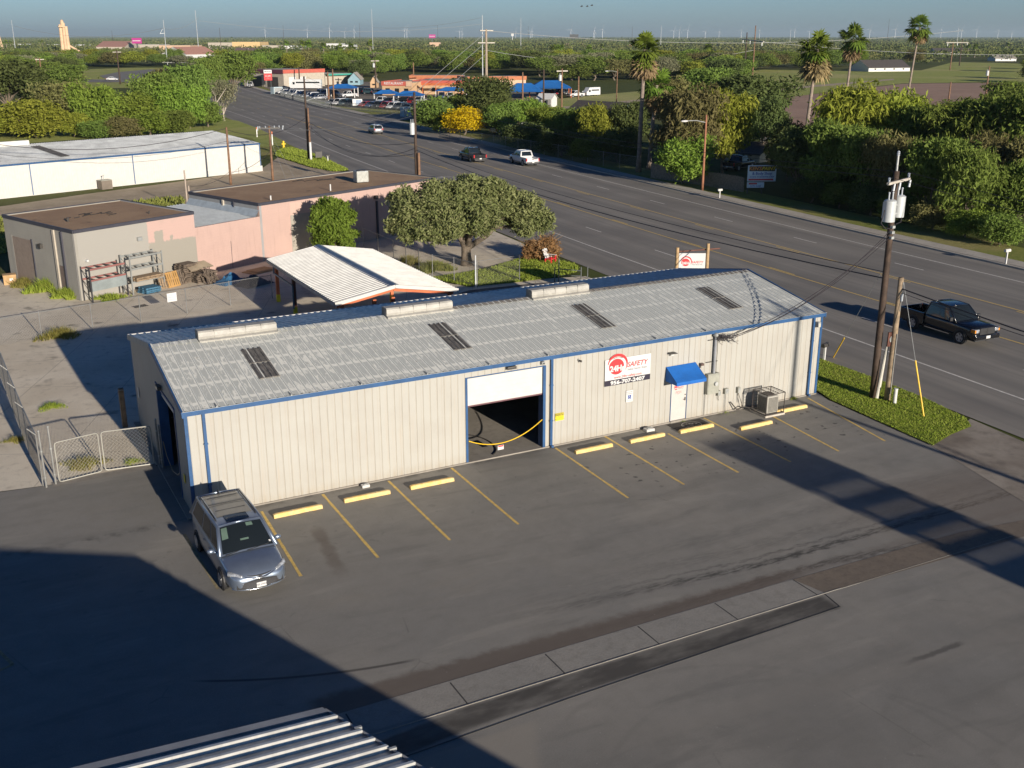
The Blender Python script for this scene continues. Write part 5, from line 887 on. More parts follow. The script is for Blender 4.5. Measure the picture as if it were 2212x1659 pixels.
for u, v in ((80, 424), (294, 399), (7, 450)):
    q = G(u, v); k = (q-WO).dot(wd); b = MB(); p = WO+wd*k-wn_*0.06; b.bar(p+Z_*0.1, p+Z_*(ZW-0.1), 0.10); b.build('downspout', BLUE, wb)
b = MB(); b.bar(WO-wn_*0.02, WO-wn_*0.02+Z_*(ZW-0.1), 0.12); b.build('corner_trim', BLUE, wb); b = MB(); b.bar(WO-wn_*0.1+Z_*0.35-wd*0.15, WO-wn_*0.1+Z_*0.35+wd*3.5, 0.16, 0.7); b.build('base_skirt', WHITE, wb)
q = G(60, 312, ZR2+0.4); k = (q-WO).dot(wd); b = MB()
for a in (k-3.9, ): b.bar(WO+wn_*(DW-0.1)+wd*(k-1.9)+Z_*(ZR2+0.25), WO+wn_*(DW-0.1)+wd*(k+1.9)+Z_*(ZR2+0.25), 0.6, 0.55)
b.build('ridge_vent', WHITE, wb)
for (ua, va), (ub, vb_) in (((64, 313), (130, 335)), ((-30, 338), (4, 346))):
    a = G(ua, va, ZR2); c = G(ub, vb_, ZW+0.3); ka = (a-WO).dot(wd); kc = (c-WO).dot(wd); km = (ka+kc)/2; b = MB(); ribbed(b, WO+wd*(km-0.6)+VW*1.5+Z_*(ZW+0.11), wd, VW, NW, 1.1, 7.5, d=0.05); b.build('skylight', SKYL, wb)
q = G(228, 408); t = thing('utility_cabinet', 'grey box shaped cabinet beside the white building wall', 'cabinet', q, math.atan2(wd.y, wd.x)+math.pi); b = MB(); b.box(-0.65, 0.65, -0.5, 0.5, 0, 1.0); b.build('cabinet', paint('cabinet_brown', (0.17, 0.14, 0.11), 0.7), t); b = MB(); b.box(-0.68, 0.68, -0.53, 0.53, 1.0, 1.06); b.build('lid', GREY, t); b = MB(); b.cyl((-0.1, 0, 1.06), (-0.1, 0, 1.5), 0.03, n=6); b.sphere((-0.1, 0, 1.55), 0.09, n=8, m=4); b.build('vent_pipe', STEEL, t)
# ------------------------------------------------------------------ foreground ribbed roof (building under the camera)
fg = thing('metal_building', 'building in shade at the bottom edge with a ribbed metal roof', 'building', (0, 0, 0))
E0 = Vector((-1.12, -18.68, 3.77))+Vector((0.367, -0.930, 0))*0.10; ed = Vector((0.367, -0.930, 0)).normalized(); sd = Vector((-3.71, -0.83, 0.80)).normalized(); fl, fs = 32.0, 9.5; nf = ed.cross(sd).normalized(); nf = nf if nf.z > 0 else -nf
FROOF = paint('cream_ribbed_roof', (0.60, 0.58, 0.52), 0.35, 0.35, var=0.15, scale=3); FEDGE = paint('roof_edge_trim', (0.30, 0.30, 0.30), 0.5, 0.2)
b = MB(); ribbed(b, E0, ed, sd, nf, fl, fs, period=0.37, w=0.085, d=0.085, u0=0.12, phase=0.36); b.build('roof_panel', FROOF, fg)
b = MB(); b.bar(E0+nf*0.03+ed*0.02, E0+sd*fs+nf*0.03+ed*0.02, 0.20, 0.05); b.build('rake_trim', FEDGE, fg); b = MB(); b.bar(E0-sd*0.02, E0+ed*fl-sd*0.02, 0.05, 0.12); b.build('eave_trim', FEDGE, fg)
r0 = E0+sd*fs; hz = Vector((sd.x, sd.y, 0)); far = r0+hz.normalized()*fs; far.z = E0.z
b = MB(); b.add([r0, r0+ed*fl, far+ed*fl, far], [(0, 1, 2, 3)]); b.build('roof_panel', FROOF, fg); c_ = E0-Z_*0.12
b = MB(); z0 = lambda p: Vector((p.x, p.y, 0)); i_ = sd*0.15
b.add([z0(E0+i_), z0(far-i_), far-Z_*0.15-i_, r0-Z_*0.15, E0-Z_*0.15+i_], [(0, 1, 2, 3, 4)]); b.add([z0(E0+i_), z0(E0+i_+ed*fl), E0-Z_*0.15+i_+ed*fl, E0-Z_*0.15+i_], [(0, 1, 2, 3)]); b.add([z0(far-i_), z0(far-i_+ed*fl), far-Z_*0.15-i_+ed*fl, far-Z_*0.15-i_], [(0, 1, 2, 3)])
b.add([z0(E0+i_+ed*fl), z0(far-i_+ed*fl), far-Z_*0.15-i_+ed*fl, r0-Z_*0.15+ed*fl, E0-Z_*0.15+i_+ed*fl], [(0, 1, 2, 3, 4)]); b.build('wall', CREAM, fg)
b = MB()
for k in (3, 6, 9):
    p = E0+ed*(0.33*k); b.box(p.x-0.05, p.x+0.10, p.y-0.03, p.y+0.03, p.z+0.03, p.z+0.09)
b.build('eave_strap', STEEL, fg)
# pylon sign whose shadow crosses the lot (it stands to the right of the picture)
py = thing('pylon_sign', 'tall pylon sign standing outside the frame by the highway', 'sign', (26.0, -42.5, 0)); 
for x in (-1.2, 1.2): b = MB(); b.cyl((x, 0, 0), (x, 0, 9.0), 0.12, n=10); b.build('post', DPIPE, py)
for z0_, z1_ in ((7.66, 9.05), (7.16, 7.49), (6.62, 6.99), (6.18, 6.45), (0.9, 6.03)): b = MB(); b.box(-1.6, 1.6, -0.2, 0.2, z0_, z1_); b.build('sign_cabinet', SWHT, py)
# the shop's own road sign behind the roof
s1 = G((1200+1435/3.16)/1.1302, (400+645/3.16)/1.1302, 4.7); s2 = G((1200+1672/3.16)/1.1302, (400+620/3.16)/1.1302, 4.9)
rs_ = thing('road_sign', 'white 24Hr SAFETY sign between two wooden posts behind the roof ridge', 'sign', (s1.x, s1.y, 0)); dd = Vector((s2.x-s1.x, s2.y-s1.y, 0)); L = dd.length; rs_.rotation_euler = (0, 0, math.atan2(dd.y, dd.x)); LW = paint('log_post', (0.40, 0.27, 0.14), 0.8, var=0.2, scale=4)
for x, z in ((0, 4.7), (L, 4.95)): b = MB(); b.cyl((x, 0, 0), (x, 0, z), 0.115, 0.10, 12); b.build('post', LW, rs_)
b = MB(); b.tube([(0.1, 0.12, 4.42), (L+0.75, 0.12, 4.62)], 0.045, 8); b.build('crossbar', paint('rusty_pipe', (0.16, 0.07, 0.05), 0.7), rs_); b = MB(); b.box(0.12, L-0.12, -0.03, 0.0, 2.95, 4.35); b.build('board', SWHT, rs_)
logo(rs_, Matrix.Translation((L/2, -0.032, 3.72)) @ WM, (L-0.3)/2.35)
# ------------------------------------------------------------------ vehicles (local x forward, y left)
def carpaint(name, col, metal=0.0, rough=0.28):
    t = NT(name); n = t.noise(t.pos(), 3, 4); c = t.mix(t.ramp(n, 0.3, 0.7), col, tuple(q*0.9 for q in col)); return t.pbr(c, rough, metal, coat=0.6)
GLASS = NT('tinted_glass'); GLASS = GLASS.pbr((0.012, 0.016, 0.018), 0.06, 0, spec=0.8)
TYRE = paint('tyre_rubber', (0.022, 0.022, 0.022), 0.85); RIM = paint('alloy_rim', (0.42, 0.42, 0.43), 0.35, 0.6); PLAST = paint('black_plastic', (0.025, 0.025, 0.027), 0.55); CHROME = paint('chrome', (0.6, 0.6, 0.6), 0.15, 0.9, var=0.02)
HEAD = paint('headlight_glass', (0.36, 0.38, 0.41), 0.12, 0.3, var=0.5, scale=11); TAIL = paint('tail_light_red', (0.42, 0.015, 0.02), 0.25); AMBER = paint('amber_lens', (0.65, 0.25, 0.03), 0.25)
def wheel(parent, x, y, r, w=0.24, detail=True, hub=RIM):
    s = 1 if y > 0 else -1; b = MB(); prof = [(r*0.62, -w/2), (r*0.93, -w/2), (r, -w/2+0.04), (r, w/2-0.04), (r*0.93, w/2), (r*0.62, w/2)]; n = 24 if detail else 12
    rings = [[Vector((rr_*math.cos(2*math.pi*k/n), yy, rr_*math.sin(2*math.pi*k/n))) for rr_, yy in prof] for k in range(n)]; rings.append(rings[0]); b.loft(rings, cap=False, close=False)
    o = b.build('wheel', TYRE, parent, smooth=40); o.location = (x, y, r); b = MB(); yo = s*(w/2-0.004)
    b.cyl((0, yo-0.02*s, 0), (0, yo-0.06*s, 0), r*0.63, n=n)
    if detail:
        for k in range(5):
            a = 2*math.pi*k/5+0.3; M = Matrix.Rotation(a, 4, 'Y'); ys = sorted((yo-0.025*s, yo+0.008*s)); b.box(0, r*0.60, ys[0], ys[1], -r*0.15, r*0.15, M)
        b.use(hub)
    b.cyl((0, yo-0.02*s, 0), (0, yo+0.012*s, 0), r*0.18, n=10)
    if detail: b.ms = [PLAST, hub]; b.m = [0]*(n+2)+[1]*(len(b.f)-n-2)
    if detail:
        n0 = len(b.f); ring = [[Vector((q*math.cos(2*math.pi*k/n), yy, q*math.sin(2*math.pi*k/n))) for q, yy in ((r*0.56, yo), (r*0.64, yo+0.012*s), (r*0.65, yo-0.02*s))] for k in range(n)]; ring.append(ring[0]); b.loft(ring, cap=False, close=False); b.m += [1]*(len(b.f)-len(b.m)) if len(b.m) < len(b.f) else []; b.m = b.m[:n0]+[1]*(len(b.f)-n0)
    rim = b.build('rim', hub, o)
    return o
def plate(parent, x, z, s, txt='', M=None, yy=0.0, col=None):
    b = MB(); b.box(min(x, x+s*0.015), max(x, x+s*0.015), yy-0.155, yy+0.155, z-0.08, z+0.08); o = b.build('licence_plate', SWHT, parent)
    if txt: text('lettering', txt, 0.10, SGRY, o, Matrix(((0, 0, s, x+s*0.017), (s, 0, 0, yy), (0, 1, 0, z), (0, 0, 0, 1))), 0.002, sx=0.85)
def cabinparts(t, PM, K, detail, panes):
    xf, xft, xrt, xr, hb, ht, zb, zt_, bg_ = K; xrb = xr
    F = ((xf, -hb, zb), (xf, hb, zb), (xft, ht, zt_), (xft, -ht, zt_)); Rr = ((xr, hb, zb), (xr, -hb, zb), (xrt, -ht, zt_), (xrt, ht, zt_))
    Lf = ((xf, hb, zb), (xr, hb, zb), (xrt, ht, zt_), (xft, ht, zt_)); Rt = ((xr, -hb, zb), (xf, -hb, zb), (xft, -ht, zt_), (xrt, -ht, zt_)); Rf = ((xrt, -ht, zt_), (xft, -ht, zt_), (xft, ht, zt_), (xrt, ht, zt_))
    b = MB()
    for q, bu in ((F, bg_), (Rr, bg_*0.5), (Lf, 0.02), (Rt, 0.02), (Rf, 0.045)): b.patch(*q, nx=10, ny=6, bulge=bu)
    e_ = 0.05 if bg_ > 0.05 else 0.03
    for s in (1, -1): b.tube([(xf, s*hb, zb), (xft, s*(ht-0.01), zt_-0.015), ((xft+xrt)/2, s*ht*1.0, zt_+0.0), (xrt, s*(ht-0.01), zt_-0.015), (xr, s*hb, zb)], e_, 8)
    b.tube([(xft, -ht+0.02, zt_-0.01), (xft+0.03, 0, zt_+0.03), (xft, ht-0.02, zt_-0.01)], e_*0.7, 8); b.tube([(xrt, -ht+0.02, zt_-0.01), (xrt-0.03, 0, zt_+0.02), (xrt, ht-0.02, zt_-0.01)], e_*0.7, 8)
    cab = b.build('cabin', PM, t, smooth=True)
    def pane(q, bu, cut, nm='window'):
        b = MB(); b.patch(*q, nx=10, ny=5, bulge=bu, off=0.006, cut=cut); return b.build(nm, GLASS, t, smooth=True)
    pane(F, bg_, (0.05, 0.95, 0.05, 0.93), 'windshield'); pane(Rr, bg_*0.5, (0.08, 0.92, panes.get('rb', 0.15), 0.86), 'rear_window')
    for c0, c1 in panes['side']:
        pane(Lf, 0.02, (c0, c1, 0.12, 0.86)); pane(Rt, 0.02, (1-c1, 1-c0, 0.12, 0.86))
    return cab, Rf, F
def bodyloft(S):
    rings = []
    for x, w, zb, zs, zt_ in S:
        half = [(0.0, zb), (w*0.80, zb), (w*0.96, zb+0.10*(zs-zb)), (w, zb+0.38*(zs-zb)), (w*0.99, zb+0.75*(zs-zb)), (w*0.955, zs), (w*0.86, zs+0.55*(zt_-zs)), (w*0.5, zt_), (0, zt_+0.01)]
        rings.append([Vector((x, y, z)) for y, z in half]+[Vector((x, -y, z)) for y, z in reversed(half[1:-1])])
    return MB().loft(rings)
def van(label, loc, rz, PM):
    t = thing('minivan', label, 'minivan', loc, rz)
    S = [(-2.58, 0.62, 0.42, 0.90, 0.97), (-2.54, 0.86, 0.32, 0.98, 1.05), (-2.38, 0.95, 0.27, 1.05, 1.10), (-1.5, 0.99, 0.22, 1.06, 1.11), (-0.2, 0.99, 0.22, 1.03, 1.09), (1.0, 0.99, 0.22, 1.0, 1.08), (1.55, 0.985, 0.23, 0.96, 1.07), (2.0, 0.965, 0.25, 0.86, 1.00), (2.3, 0.91, 0.25, 0.76, 0.90), (2.48, 0.80, 0.26, 0.68, 0.78), (2.56, 0.66, 0.28, 0.60, 0.68), (2.59, 0.45, 0.30, 0.52, 0.60)]
    subsurf(bodyloft(S).build('body', PM, t, smooth=True), 2)
    K = (1.42, 0.52, -2.12, -2.46, 0.93, 0.73, 1.04, 1.70, 0.10); cab, Rf, F = cabinparts(t, PM, K, True, {'side': ((0.05, 0.26), (0.29, 0.56), (0.59, 0.93))})
    RL = carpaint('van_roof_dusty', (0.24, 0.23, 0.20), 0.3, 0.5); b = MB(); b.patch(*Rf, nx=14, ny=8, bulge=0.045, off=0.006, cut=(0.02, 0.78, 0.10, 0.90)); b.build('roof_panel', RL, t, smooth=True)
    b = MB(); b.patch(*Rf, nx=6, ny=6, bulge=0.045, off=0.014, cut=(0.77, 0.945, 0.24, 0.76)); b.build('sunroof', GLASS, t)
    for s in (1, -1):
        b = MB(); b.tube([(0.15, s*0.66, 1.72), (0.0, s*0.665, 1.765), (-1.0, s*0.665, 1.785), (-1.85, s*0.665, 1.775), (-2.0, s*0.66, 1.73)], 0.022, 8); b.build('roof_rail', PLAST, t, smooth=True)
    for x in (-0.55, -1.05, -1.62, -1.85): b = MB(); b.box(x-0.018, x+0.018, -0.62, 0.62, 1.762, 1.782) if x in (-1.05, -1.85) else b.box(x-0.012, x+0.012, -0.5, 0.5, 1.748, 1.756); b.build('cross_bar', PLAST, t)
    b = MB(); b.loft([[Vector((-2.0, -0.03, 1.74)), Vector((-2.0, 0.03, 1.74)), Vector((-2.0, 0, 1.745))], [Vector((-2.16, -0.035, 1.74)), Vector((-2.16, 0.035, 1.74)), Vector((-2.14, 0, 1.84))]]); b.build('antenna', PLAST, t)
    for y in (0.905, -0.905):
        for x in (1.55, -1.52): wheel(t, x, y, 0.345, detail=True); b = MB(); s_ = 1 if y > 0 else -1; b.cyl((x, s_*0.95, 0.36), (x, s_*0.998, 0.36), 0.395, n=28); b.build('wheel_arch', PLAST, t)
    for s in (1, -1):
        b = MB(); b.sphere((0.98, s*1.10, 1.09), 0.075, 0.125, 0.085, 14, 8); b.bar((1.02, s*0.93, 1.03), (0.98, s*1.04, 1.06), 0.07, 0.05); b.build('side_mirror', PM, t, smooth=True)
        b = MB(); rg = []
        for k in range(7):
            f = k/6; y = s*(0.93-0.40*f); x = 2.19+0.34*f-0.04*f*f; z = 0.80-0.06*f; h = 0.095*(1-0.66*f); rg.append([Vector((x+0.02, y*1.015, z-h)), Vector((x+0.05, y*1.01, z-h*0.2)), Vector((x-0.02, y*0.985, z+h)), Vector((x-0.12, y*0.95, z+h*0.4))])
        b.loft(rg); o = b.build('headlight', HEAD, t, smooth=True); b = MB(); b.tube([(2.17, s*0.925, 0.72), (2.32, s*0.80, 0.70), (2.44, s*0.66, 0.69), (2.5, s*0.55, 0.69)], [0.02, 0.03, 0.02, 0.01], 6); b.build('lamp_surround', PLAST, o)
        b = MB(); b.box(0.2, 0.36, s*0.995-0.012, s*0.995+0.012, 0.86, 0.89); b.box(-0.55, -0.39, s*0.995-0.012, s*0.995+0.012, 0.86, 0.89); b.build('door_handle', PM, t)
        b = MB(); b.box(-2.57, -2.52, min(s*0.70, s*0.86), max(s*0.70, s*0.86), 0.82, 0.98); b.build('tail_light', TAIL, t)
    # grille: dark lower mouth, upper chrome wing, emblem
    b = MB(); rg = []
    for k in range(13):
        f = -1+2*k/12; y = 0.74*f; x = 2.64-0.13*f*f; rg.append([Vector((x+0.012, y, 0.34)), Vector((x+0.0, y, 0.60-0.10*abs(f)**2)), Vector((x-0.16, y, 0.60-0.10*abs(f)**2)), Vector((x-0.16, y, 0.34))])
    b.loft(rg); gr = b.build('grille', PLAST, t, smooth=40); b = MB()
    for i in range(6):
        z = 0.37+i*0.032; b.tube([(2.653-0.13*(f/6)**2*1.0, 0.70*f/6, z) for f in range(-6, 7)], 0.006, 4)
    b.build('grille_bar', paint('grille_grey', (0.16, 0.16, 0.17), 0.4, 0.5), gr)
    b = MB(); b.tube([(2.63-0.10*(f/6)**2, 0.46*f/6, 0.65+0.07*(f/6)**2) for f in range(-6, 7)], [0.012+0.016*(1-abs(f)/6) for f in range(-6, 7)], 8); b.build('chrome_strip', CHROME, t, smooth=True); b = MB(); b.tube([(2.56-0.10*(f/6)**2, 0.46*f/6, 0.70+0.05*(f/6)**2) for f in range(-6, 7)], [0.01+0.02*(1-abs(f)/6) for f in range(-6, 7)], 8); b.build('upper_grille', PLAST, t)
    b = MB(); 
    for i in range(24): a = 2*math.pi*i/24; a2 = 2*math.pi*(i+1)/24; b.bar((2.628, 0.075*math.cos(a), 0.665+0.05*math.sin(a)), (2.628, 0.075*math.cos(a2), 0.665+0.05*math.sin(a2)), 0.012)
    b.bar((2.63, -0.05, 0.68), (2.63, 0.05, 0.68), 0.012); b.bar((2.63, 0, 0.66), (2.63, 0, 0.70), 0.012); b.build('emblem', CHROME, t)
    b = MB(); b.tube([(2.615-0.15*(f/8)**2-0.10*(f/8)**6, 0.86*f/8, 0.285+0.045*(f/8)**4) for f in range(-8, 9)], 0.022, 8); b.build('lower_trim', CHROME, t, smooth=True); plate(t, 2.665, 0.44, 1, 'FJK-0943')
    b = MB(); b.bar((1.47, -0.75, 1.085), (1.36, 0.0, 1.135), 0.02); b.bar((1.47, -0.05, 1.10), (1.36, 0.68, 1.13), 0.02); b.build('wiper', PLAST, t)
    # what shows through the glass: seats and dashboard, their glow painted as paler shapes over the pane
    b = MB(); b.patch(*F, nx=6, ny=3, bulge=0.10, off=0.0075, cut=(0.07, 0.19, 0.50, 0.88)); b.patch(*F, nx=4, ny=3, bulge=0.10, off=0.0075, cut=(0.40, 0.56, 0.34, 0.40)); b.patch(*F, nx=5, ny=3, bulge=0.10, off=0.0075, cut=(0.60, 0.74, 0.78, 0.90)); b.build('see_through_shape', paint('green_glass_glow', (0.10, 0.15, 0.12), 0.3), t)
    b = MB(); b.patch(*F, nx=2, ny=2, bulge=0.10, off=0.008, cut=(0.90, 0.935, 0.14, 0.20)); b.build('sticker', SWHT, t)
    return t
def pickup(label, loc, rz, PM, detail=True, L=5.85, bumper=CHROME, blackrear=False, name='pickup_truck'):
    t = thing(name, label, 'pickup truck', loc, rz); h = L/2; o_ = 0.30
    S = [(-h+1.92, 0.96, 0.45, 1.12, 1.16), (-h+2.0, 0.985, 0.42, 1.14, 1.18), (0.2, 0.99, 0.42, 1.14, 1.18), (h-1.75, 0.99, 0.42, 1.12, 1.20), (h-0.9, 0.985, 0.45, 1.09, 1.24), (h-0.3, 0.97, 0.45, 1.04, 1.22), (h-0.06, 0.93, 0.42, 1.0, 1.16), (h, 0.86, 0.45, 0.96, 1.10)]
    o = bodyloft(S).build('body', PM, t, smooth=True); subsurf(o, 1)
    b = MB(); x0, x1 = -h, -h+1.95; b.box(x0, x1, 0.86, 0.985, 0.45, 1.16); b.box(x0, x1, -0.985, -0.86, 0.45, 1.16); b.box(x0+0.06, x1, -0.86, 0.86, 0.5, 0.62); b.box(x1-0.06, x1, -0.86, 0.86, 0.62, 1.16); bd = bevel(b.build('cargo_bed', PM, t), 0.03, 2); b = MB(); b.box(x0-0.02, x0+0.05, -0.85, 0.85, 0.58, 1.15); tg = bevel(b.build('tailgate', PM, t), 0.02); b = MB(); b.box(x0+0.05, x1-0.06, -0.85, 0.85, 0.621, 0.635); b.build('bed_liner', PLAST, t)
    b = MB(); b.box(x0-0.028, x0-0.02, -0.14, 0.14, 0.94, 1.02); b.build('handle', PLAST, tg)
    K = (h-1.42, h-2.2, -h+2.22, -h+1.98, 0.93, 0.76, 1.16, 1.90, 0.08); cabinparts(t, PM, K, detail, {'side': ((0.08, 0.46), (0.51, 0.90)), 'rb': 0.12})
    for y in (0.885, -0.885):
        for x in (h-0.98, -h+1.18): wheel(t, x, y, 0.405, 0.28, detail); b = MB(); s_ = 1 if y > 0 else -1; b.cyl((x, s_*0.95, 0.44), (x, s_*0.996, 0.44), 0.47, n=24); b.build('wheel_arch', PLAST, t)
    for s in (1, -1):
        b = MB(); b.box(h-1.75, h-1.60, min(s*0.98, s*1.20), max(s*0.98, s*1.20), 1.20, 1.42); bevel(b.build('side_mirror', PLAST, t), 0.03); b = MB(); b.box(h-0.26, h+0.02, min(s*0.60, s*0.955), max(s*0.60, s*0.955), 0.84, 1.05); hl = bevel(b.build('headlight', HEAD, t), 0.03)
        if detail: b = MB(); b.box(h-0.27, h+0.024, min(s*0.87, s*0.962), max(s*0.87, s*0.962), 0.85, 1.03); b.build('turn_signal', AMBER, hl); b = MB(); b.cyl((h+0.06, s*0.66, 0.60), (h+0.10, s*0.66, 0.60), 0.05, n=10); b.build('fog_light', HEAD, t)
        b = MB(); b.box(x0-0.03, x0+0.06, min(s*0.83, s*0.99), max(s*0.83, s*0.99), 0.72, 1.12); b.build('tail_light', TAIL, t); b = MB(); b.box(-0.75, 1.15, min(s*0.93, s*1.04), max(s*0.93, s*1.04), 0.40, 0.45); b.build('running_board', CHROME if detail else PLAST, t)
    b = MB(); b.box(h-0.02, h+0.03, -0.57, 0.57, 0.72, 1.09); gr = b.build('grille', PLAST, t); b = MB(); b.box(h+0.03, h+0.042, -0.56, 0.56, 0.85, 0.87); b.box(h+0.03, h+0.042, -0.015, 0.015, 0.74, 1.06); b.box(h+0.042, h+0.05, -0.07, 0.07, 0.81, 0.91); b.build('emblem', CHROME if not blackrear else PLAST, gr)
    b = MB(); b.box(h-0.1, h+0.13, -0.93, 0.93, 0.44, 0.70); bevel(b.build('front_bumper', PM if blackrear else bumper, t), 0.05, 2); b = MB(); b.box(x0-0.16, x0, -0.93, 0.93, 0.48, 0.66); bevel(b.build('rear_bumper', PLAST if blackrear else bumper, t), 0.03, 2); plate(t, x0-0.162, 0.60, -1); plate(t, h+0.135, 0.58, 1)
    b = MB(); b.box(-h+0.1, h-0.1, -0.75, 0.75, 0.30, 0.5); b.build('chassis', PLAST, t)
    return t
def suv(label, loc, rz, PM, L=4.6, H=1.68, W=0.92, name='sport_utility_car', sedan=False, cat='car'):
    t = thing(name, label, cat, loc, rz); h = L/2; zb = 0.92 if sedan else 1.0
    S = [(-h, W*0.75, 0.42, zb-0.12, zb-0.04), (-h+0.12, W*0.96, 0.32, zb-0.02, zb+0.03), (-h+0.9, W, 0.25, zb, zb+0.05), (0.3, W, 0.25, zb-0.02, zb+0.04), (h-1.3, W, 0.25, zb-0.05, zb+0.03), (h-0.6, W*0.97, 0.27, zb-0.16, zb-0.02), (h-0.12, W*0.86, 0.28, zb-0.28, zb-0.15), (h, W*0.62, 0.32, zb-0.36, zb-0.26)]
    subsurf(bodyloft(S).build('body', PM, t, smooth=True), 1)
    if sedan: K = (h-1.35, h-2.0, -h+1.35, -h+0.65, W*0.92, W*0.70, zb, H, 0.06)
    else: K = (h-1.2, h-1.9, -h+0.45, -h+0.12, W*0.93, W*0.76, zb, H, 0.06)
    cabinparts(t, PM, K, False, {'side': ((0.08, 0.36), (0.39, 0.66), (0.69, 0.93))})
    for y in (W-0.12, -W+0.12):
        for x in (h-0.88, -h+0.85): wheel(t, x, y, 0.33, 0.22, False)
    for s in (1, -1):
        b = MB(); b.box(-h+0.0, -h+0.14, min(s*W*0.62, s*W*0.93), max(s*W*0.62, s*W*0.93), zb-0.20, zb+0.02); b.build('tail_light', TAIL, t); b = MB(); b.box(h-0.3, h-0.06, min(s*W*0.58, s*W*0.88), max(s*W*0.58, s*W*0.88), zb-0.34, zb-0.22); b.build('headlight', HEAD, t); b = MB(); b.box(h-1.45, h-1.3, min(s*W, s*(W+0.14)), max(s*W, s*(W+0.14)), zb+0.02, zb+0.14); b.build('side_mirror', PM, t)
    plate(t, -h-0.005, zb-0.25, -1); b = MB(); b.box(h-0.14, h+0.01, -0.45, 0.45, 0.34, 0.52); b.build('grille', PLAST, t)
    return t
SILV = carpaint('silver_sky_tinted_paint', (0.27, 0.325, 0.41), 0.7, 0.30); BLK = carpaint('black_paint', (0.008, 0.009, 0.012), 0.0, 0.18); WHTP = carpaint('white_car_paint', (0.62, 0.62, 0.62), 0.0, 0.3); SLV2 = carpaint('silver_paint', (0.34, 0.35, 0.37), 0.5, 0.3)  # van silver is made bluer: sky reflection on the hood put into its colour
REDP = carpaint('red_car_paint', (0.24, 0.012, 0.015)); BLUP = carpaint('blue_car_paint', (0.03, 0.06, 0.15)); GRYP = carpaint('grey_car_paint', (0.10, 0.11, 0.12), 0.4); DGRP = carpaint('dark_teal_paint', (0.03, 0.06, 0.07)); TANP = carpaint('pale_gold_paint', (0.35, 0.30, 0.24), 0.3)
v_ = van('silver minivan with roof rails parked nose out at the left corner of the building', (0.58, -4.20, 0.006), math.radians(-88.5), SILV)
hd = lambda y: math.atan2(1, rs(y))                      # heading of the road
pickup('shiny black crew cab pickup driving toward the camera beyond the utility pole', (45.1, 4.75, 0.0), hd(4)+math.pi, BLK, True, 5.8, blackrear=True)
pickup('black pickup driving away in the highway middle left of the white pickup', (60.9, 101.4, 0.0), hd(101), BLK, True, 5.9, blackrear=True)
pickup('white pickup driving away on the highway beside the black pickup', (65.3, 94.2, 0.0), hd(94), WHTP, True, 6.0)
suv('silver hatchback driving away beyond the two pickups', (65.0, 150.3, 0.0), hd(150), SLV2, 4.5, 1.62)
# ------------------------------------------------------------------ poles and wires
POLED = paint('creosote_pole', (0.060, 0.038, 0.026), 0.8, var=0.3, scale=2, bump=0.2); POLEB = paint('brown_pole', (0.19, 0.105, 0.06), 0.8, var=0.3, scale=3); INS = paint('insulator_porcelain', (0.42, 0.45, 0.48), 0.3, var=0.1); TRF = paint('transformer_grey', (0.50, 0.52, 0.52), 0.4, 0.1, var=0.08); BEAM = paint('bleached_crossarm', (0.46, 0.42, 0.36), 0.75, var=0.15); CABLE = paint('cable_black', (0.03, 0.025, 0.03), 0.6)
def pole(t, h, r0=0.16, r1=0.11, mat=POLED, lean=(0, 0)):
    b = MB(); b.tube([(lean[0]*k/6, lean[1]*k/6, h*k/6) for k in range(7)], [r0+(r1-r0)*k/6 for k in range(7)], 12); return b.build('shaft', mat, t, smooth=True)
def insul(t, x, y, z, up=True, s=1.0):
    b = MB(); 
    for k in range(3): b.cyl((x, y, z+0.05*k*s), (x, y, z+(0.05*k+0.035)*s), 0.055*s, 0.035*s, 8)
    b.cyl((x, y, z-0.06), (x, y, z+0.16*s), 0.015, n=6); return b.build('insulator', INS, t)
def transformer(t, x, y, z, h=0.95, r=0.28):
    b = MB(); b.cyl((x, y, z), (x, y, z+h), r, n=20); b.cyl((x, y, z+h), (x, y, z+h+0.06), r*1.03, r*0.7, 20); b.box(x-0.05, x+0.05, y+r-0.02, y+r+0.10, z+0.1, z+h-0.1); o = b.build('transformer', TRF, t, smooth=40)
    for dx in (-0.12, 0.12): b = MB(); b.cyl((x+dx, y, z+h+0.05), (x+dx, y, z+h+0.34), 0.035, n=8); b.sphere((x+dx, y, z+h+0.36), 0.05, n=8, m=4); b.build('bushing', INS, o)
    return o
pA = thing('utility_pole', 'near dark utility pole with white crossarm and two transformer cans by the highway', 'utility pole', (32.3, -1.84, 0)); LN = (-0.10, 0.0); pole(pA, 11.0, 0.18, 0.13, POLED, LN)
pdir = Vector((0.93, 0.36, 0)); b = MB(); c_ = Vector((-0.09, -0.17, 10.55)); b.bar(c_-pdir*1.22, c_+pdir*1.28, 0.11, 0.11); b.build('crossarm', BEAM, pA); b = MB(); b.cyl((-0.1, 0, 10.9), (-0.1, 0, 11.75), 0.05, n=8); b.build('top_pin', STEEL, pA)
for k in (-1.12, 1.18): insul(pA, c_.x+pdir.x*k, c_.y+pdir.y*k, 10.66, s=1.2)
insul(pA, -0.1, 0, 11.7, s=1.4)
for k in (-0.75, -0.1, 1.1): b = MB(); q = c_+pdir*k+Vector((0, -0.12, -0.35)); b.cyl(q, q+Vector((0.05, 0, 0.32)), 0.055, 0.045, 8); b.build('cutout', INS, pA)
transformer(pA, -0.52, -0.22, 8.75); transformer(pA, 0.42, 0.12, 8.85)
b = MB(); b.box(-0.5, 0.45, -0.03, 0.03, 9.4, 9.48); b.box(-0.5, 0.45, -0.03, 0.03, 9.0, 9.08)
